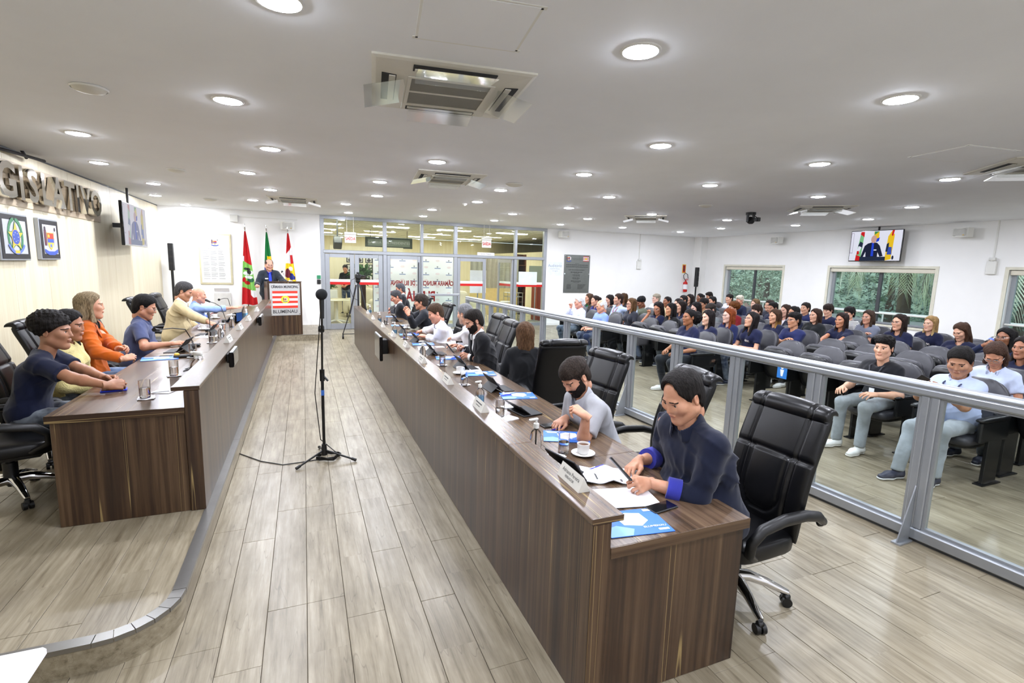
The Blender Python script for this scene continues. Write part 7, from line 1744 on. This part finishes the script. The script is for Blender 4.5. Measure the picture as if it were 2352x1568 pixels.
put('mobile_phone',b_phone,[(1519,1166,8,'black phone lying at the near end of the right bench'),(1266,977,5,'black phone under the typing hand of the man in the grey polo')],'phone',PH,WZ)
put('mobile_phone',b_phone,[(388,817,5,'phone lying beside the folder on the raised bench')],'phone',PH,WL)
o=thing('blue_phone',lambda t:(MB().box(-.08,-.04,0,.08,.04,.012,0,.004).build('blue_case',mat('case blue','1f36c8',.4),t,None),MB().box(-.074,-.035,.0121,.074,.035,.0126).build('screen',M_blackg,t,None)),onz(262,897,WL),rad(12),'phone in a bright blue case under the hands of the young man','phone',PH,'mobile_phone')
def held(loc,n,up,label,white=False):
    t=dup(PROTO['mobile_phone'],loc,0,label,group=PH); z=Vector(n).normalized(); x=Vector(up); x=(x-z*x.dot(z)).normalized(); m=Matrix.Identity(3); y=z.cross(x)
    for i in range(3): m[i][0]=x[i]; m[i][1]=y[i]; m[i][2]=z[i]
    t.rotation_euler=m.to_euler(); return t
held(onz(1424,1078,.875),(.75,-.1,.65),(-.5,.5,.45),'black phone held by the man in the navy shirt')
held(onz(1033,800,.86),(.8,0,.6),(-.5,.1,.7),'white phone held by the bearded man in the black suit')
q=phone_man; held(wm(q)@Vector((.03,.56,.97)),tuple((wm(q).to_3x3()@Vector((0,-.7,.7)))),tuple((wm(q).to_3x3()@Vector((-.6,.5,.5)))),'phone held by the man in the light blue shirt in the front audience row')
q=drinker; c=wm(q)@Vector((.05,.27,1.06)); t=T('drink_can','silver and blue drink can raised by the woman at the right edge','can',c); MB().cyl((-.02,0,0),(.10,.0,.05),.032).build('can_body',M_steel,t,50); MB().cyl((.02,0,.0165),(.06,0,.033),.0325).build('blue_print',M_eblue2,t,50)
t=thing('name_plate_1',b_plate2,onz(1315,1108,LZR),rad(-92),'metal nameplate with an engraved name on the ledge before the man in navy','nameplate','nameplates on the ledges','name_plate')
put('name_plate',b_plate,[(1103,938,-92,'metal nameplate on the ledge before the man in the grey polo shirt'),(1028,877,-92,'metal nameplate on the ledge before the empty chair'),(970,830,-92,'metal nameplate on the ledge before the woman with long hair'),(933,795,-92,'metal nameplate on the ledge before the bearded man in black'),(903,771,-92,'metal nameplate on the ledge before the grey haired man in white'),(880,750,-92,'metal nameplate on the ledge before the man in rolled sleeves'),(857,732,-92,'metal nameplate on the ledge before the man with clasped hands'),(845,719,-92,'metal nameplate at the far end of the right ledge')],'nameplate','nameplates on the ledges',LZR)
put('name_plate',b_plate,[(525,784,88,'metal nameplate nearest on the ledge of the raised bench'),(551,755,88,'second metal nameplate on the ledge of the raised bench'),(571,735,88,'third metal nameplate on the ledge of the raised bench'),(590,714,88,'farthest metal nameplate on the ledge of the raised bench')],'nameplate','nameplates on the ledges',LL)
put('paper_sheets',b_paper,[(1437,1142,-12,'white paper sheets lying before the man in navy'),(475,772,-5,'white paper sheets before the man in the beige blazer')][:1],'paper','papers on the benches',WZ+.004)
put('paper_sheets',b_paper,[(478,772,80,'white paper sheets before the man in the beige blazer'),(540,722,80,'white papers far along the raised bench')],'paper','papers on the benches',WL)
put('paper_sheets',b_paper,[(1058,863,80,'white paper beside the tablet right of the bearded man')][:0]+[(1082,848,80,'white papers under the tablet in the middle of the right bench'),(978,800,80,'white papers before the grey haired man in white')],'paper','papers on the benches',WZ)
# open booklet with a small printed crest
c=onz(1398,1094,WZ); t=T('open_booklet','open white booklet with a small printed crest before the man in navy','booklet',c,rad(-20)); V=[];F=[]
for i in range(13):
    q=i/12; x=-.15+.3*q; z=.005+.022*math.exp(-((q-.5)/.12)**2)+.03*max(0,.25-q)*2
    V+=[(x,-.105,z),(x,.105,z)]
for i in range(12): F.append((2*i,2*i+2,2*i+3,2*i+1))
mesh_obj('pages',V+[(a,b,z-.004) for a,b,z in V],F+[tuple(26+k for k in f[::-1]) for f in F],M_paper,t,60)
MB().box(.03,-.085,.0085,.06,-.055,.0092).box(.03,-.04,.0085,.035,.06,.0092).build('printed_crest',M_edark,t,None)
# white framed card at the near end of the raised bench
t=T('framed_card','white card with a black bar at the near end of the raised bench','card',onz(378,900,WL),rad(-20)); MB().box(-.08,-.05,0,.06,.05,.004).build('card',M_paper,t,None); MB().box(-.075,-.012,.0041,.03,.004,.006,0,0,Matrix.Rotation(.6,4,'Z')).build('black_bar',M_black,t,None)
t=T('eyeglasses_cord','thin black cord lying coiled beside the spray bottle','cord',onz(430,850,WL)); MB().tube([(-.02,-.05,.004),(0,0,.005),(.03,.04,.012),(.0,.07,.008),(-.02,.03,.006),(.04,.0,.006),(.06,.05,.004)],.004,6).build('cord',M_black,t,60)
c=onz(420,820,WL); t=T('voting_unit','black desk unit with a round yellow button on the raised bench','device',c,rad(10)); bx('body',-.08,-.04,0,.1,.04,.025,M_black,t,.01); MB().sph((-.05,-.0,.03),(.025,.03,.018),14,8).build('yellow_button',M_eyel,t,60)
c=onz(549,741,WL); t=T('desk_display','small black desk display with a colour picture far along the raised bench','display',c,rad(70)); bx('casing',-.1,-.01,.01,.1,.02,.17,M_blackg,t,.005); bx('picture',-.09,-.0112,.03,.09,-.01,.16,emat('small screen','3f62a8',.7),t); bx('foot',-.08,-.05,0,.08,.06,.01,M_black,t,.003)
def goose(label,base,head,z=WL):
    b=onz(*base,z); h=Vector(head); t=T('desk_microphone',label,'microphone',b,0,'gooseneck microphones on the raised bench'); d=h-b
    MB().box(-.06,-.05,0,.06,.05,.03,0,.01).build('base',M_black,t,None); mid=Vector((d.x*.25,d.y*.25,d.z*.75)) if d.z>.15 else Vector((d.x*.4,d.y*.4,d.z+.03))
    MB().tube([(0,0,.02),tuple(mid*.5+Vector((0,0,.02))),tuple(mid),tuple((mid+d)*.5+Vector((0,0,.015))),tuple(d)],.0055,7).build('stem',M_black,t,60); e=(d-mid).normalized(); MB().cyl(d-e*.02,d+e*.07,.013,.02).build('microphone_head',M_black,t,50); MB().tube([(0,.0,.02),tuple(mid*.3)],.008,6).build('collar',M_chrome,t,60)
goose('gooseneck microphone bent low before the man in the slate polo shirt',(446,795),onx(362,757,-1.35)); goose('gooseneck microphone standing before the man in the beige blazer, nearer its cup',(483,760),onx(480,728,-1.25))
goose('gooseneck microphone leaning up before the bald man, left of two',(519,738),onx(480,692,-1.45)); goose('gooseneck microphone leaning up before the bald man, right of two',(530,708),onx(504,688,-1.35))
t=T('water_jug','clear water jug under the outstretched hand of the bald man','jug',onz(563,729,WL)); MB().lathe([(.001,0),(.05,0),(.055,.02),(.05,.12),(.03,.17),(.034,.2)],20,cap=False).build('jug',M_plclear,t,60); MB().lathe([(.001,.004),(.046,.004),(.048,.08),(.001,.08)],18,cap=False).build('water',M_gel,t,60)
c=onx(1797,852,6.02); t=T('reserved_sign','blue card with a white figure hanging on an empty seat of the front row','sign',c,FR); MB().box(-.075,0,-.1,.075,.006,.1).build('card',mat('sign blue','2f78c8',.4),t,None)
flat(t,'white_figure',[(ell(0,.047,.02,.02,12),M_fwh),([(-.03,.02),(.03,.02),(.014,-.07),(-.014,-.07)],M_fwh),(rect(-.06,.075,.06,.09),M_fwh)],wm(t)@frame_mat((0,.0062,0),(-1,0,0),(0,0,1)))
for o in bpy.data.objects:
    if '_j' in o.keys(): del o['_j']
bpy.context.view_layer.update()
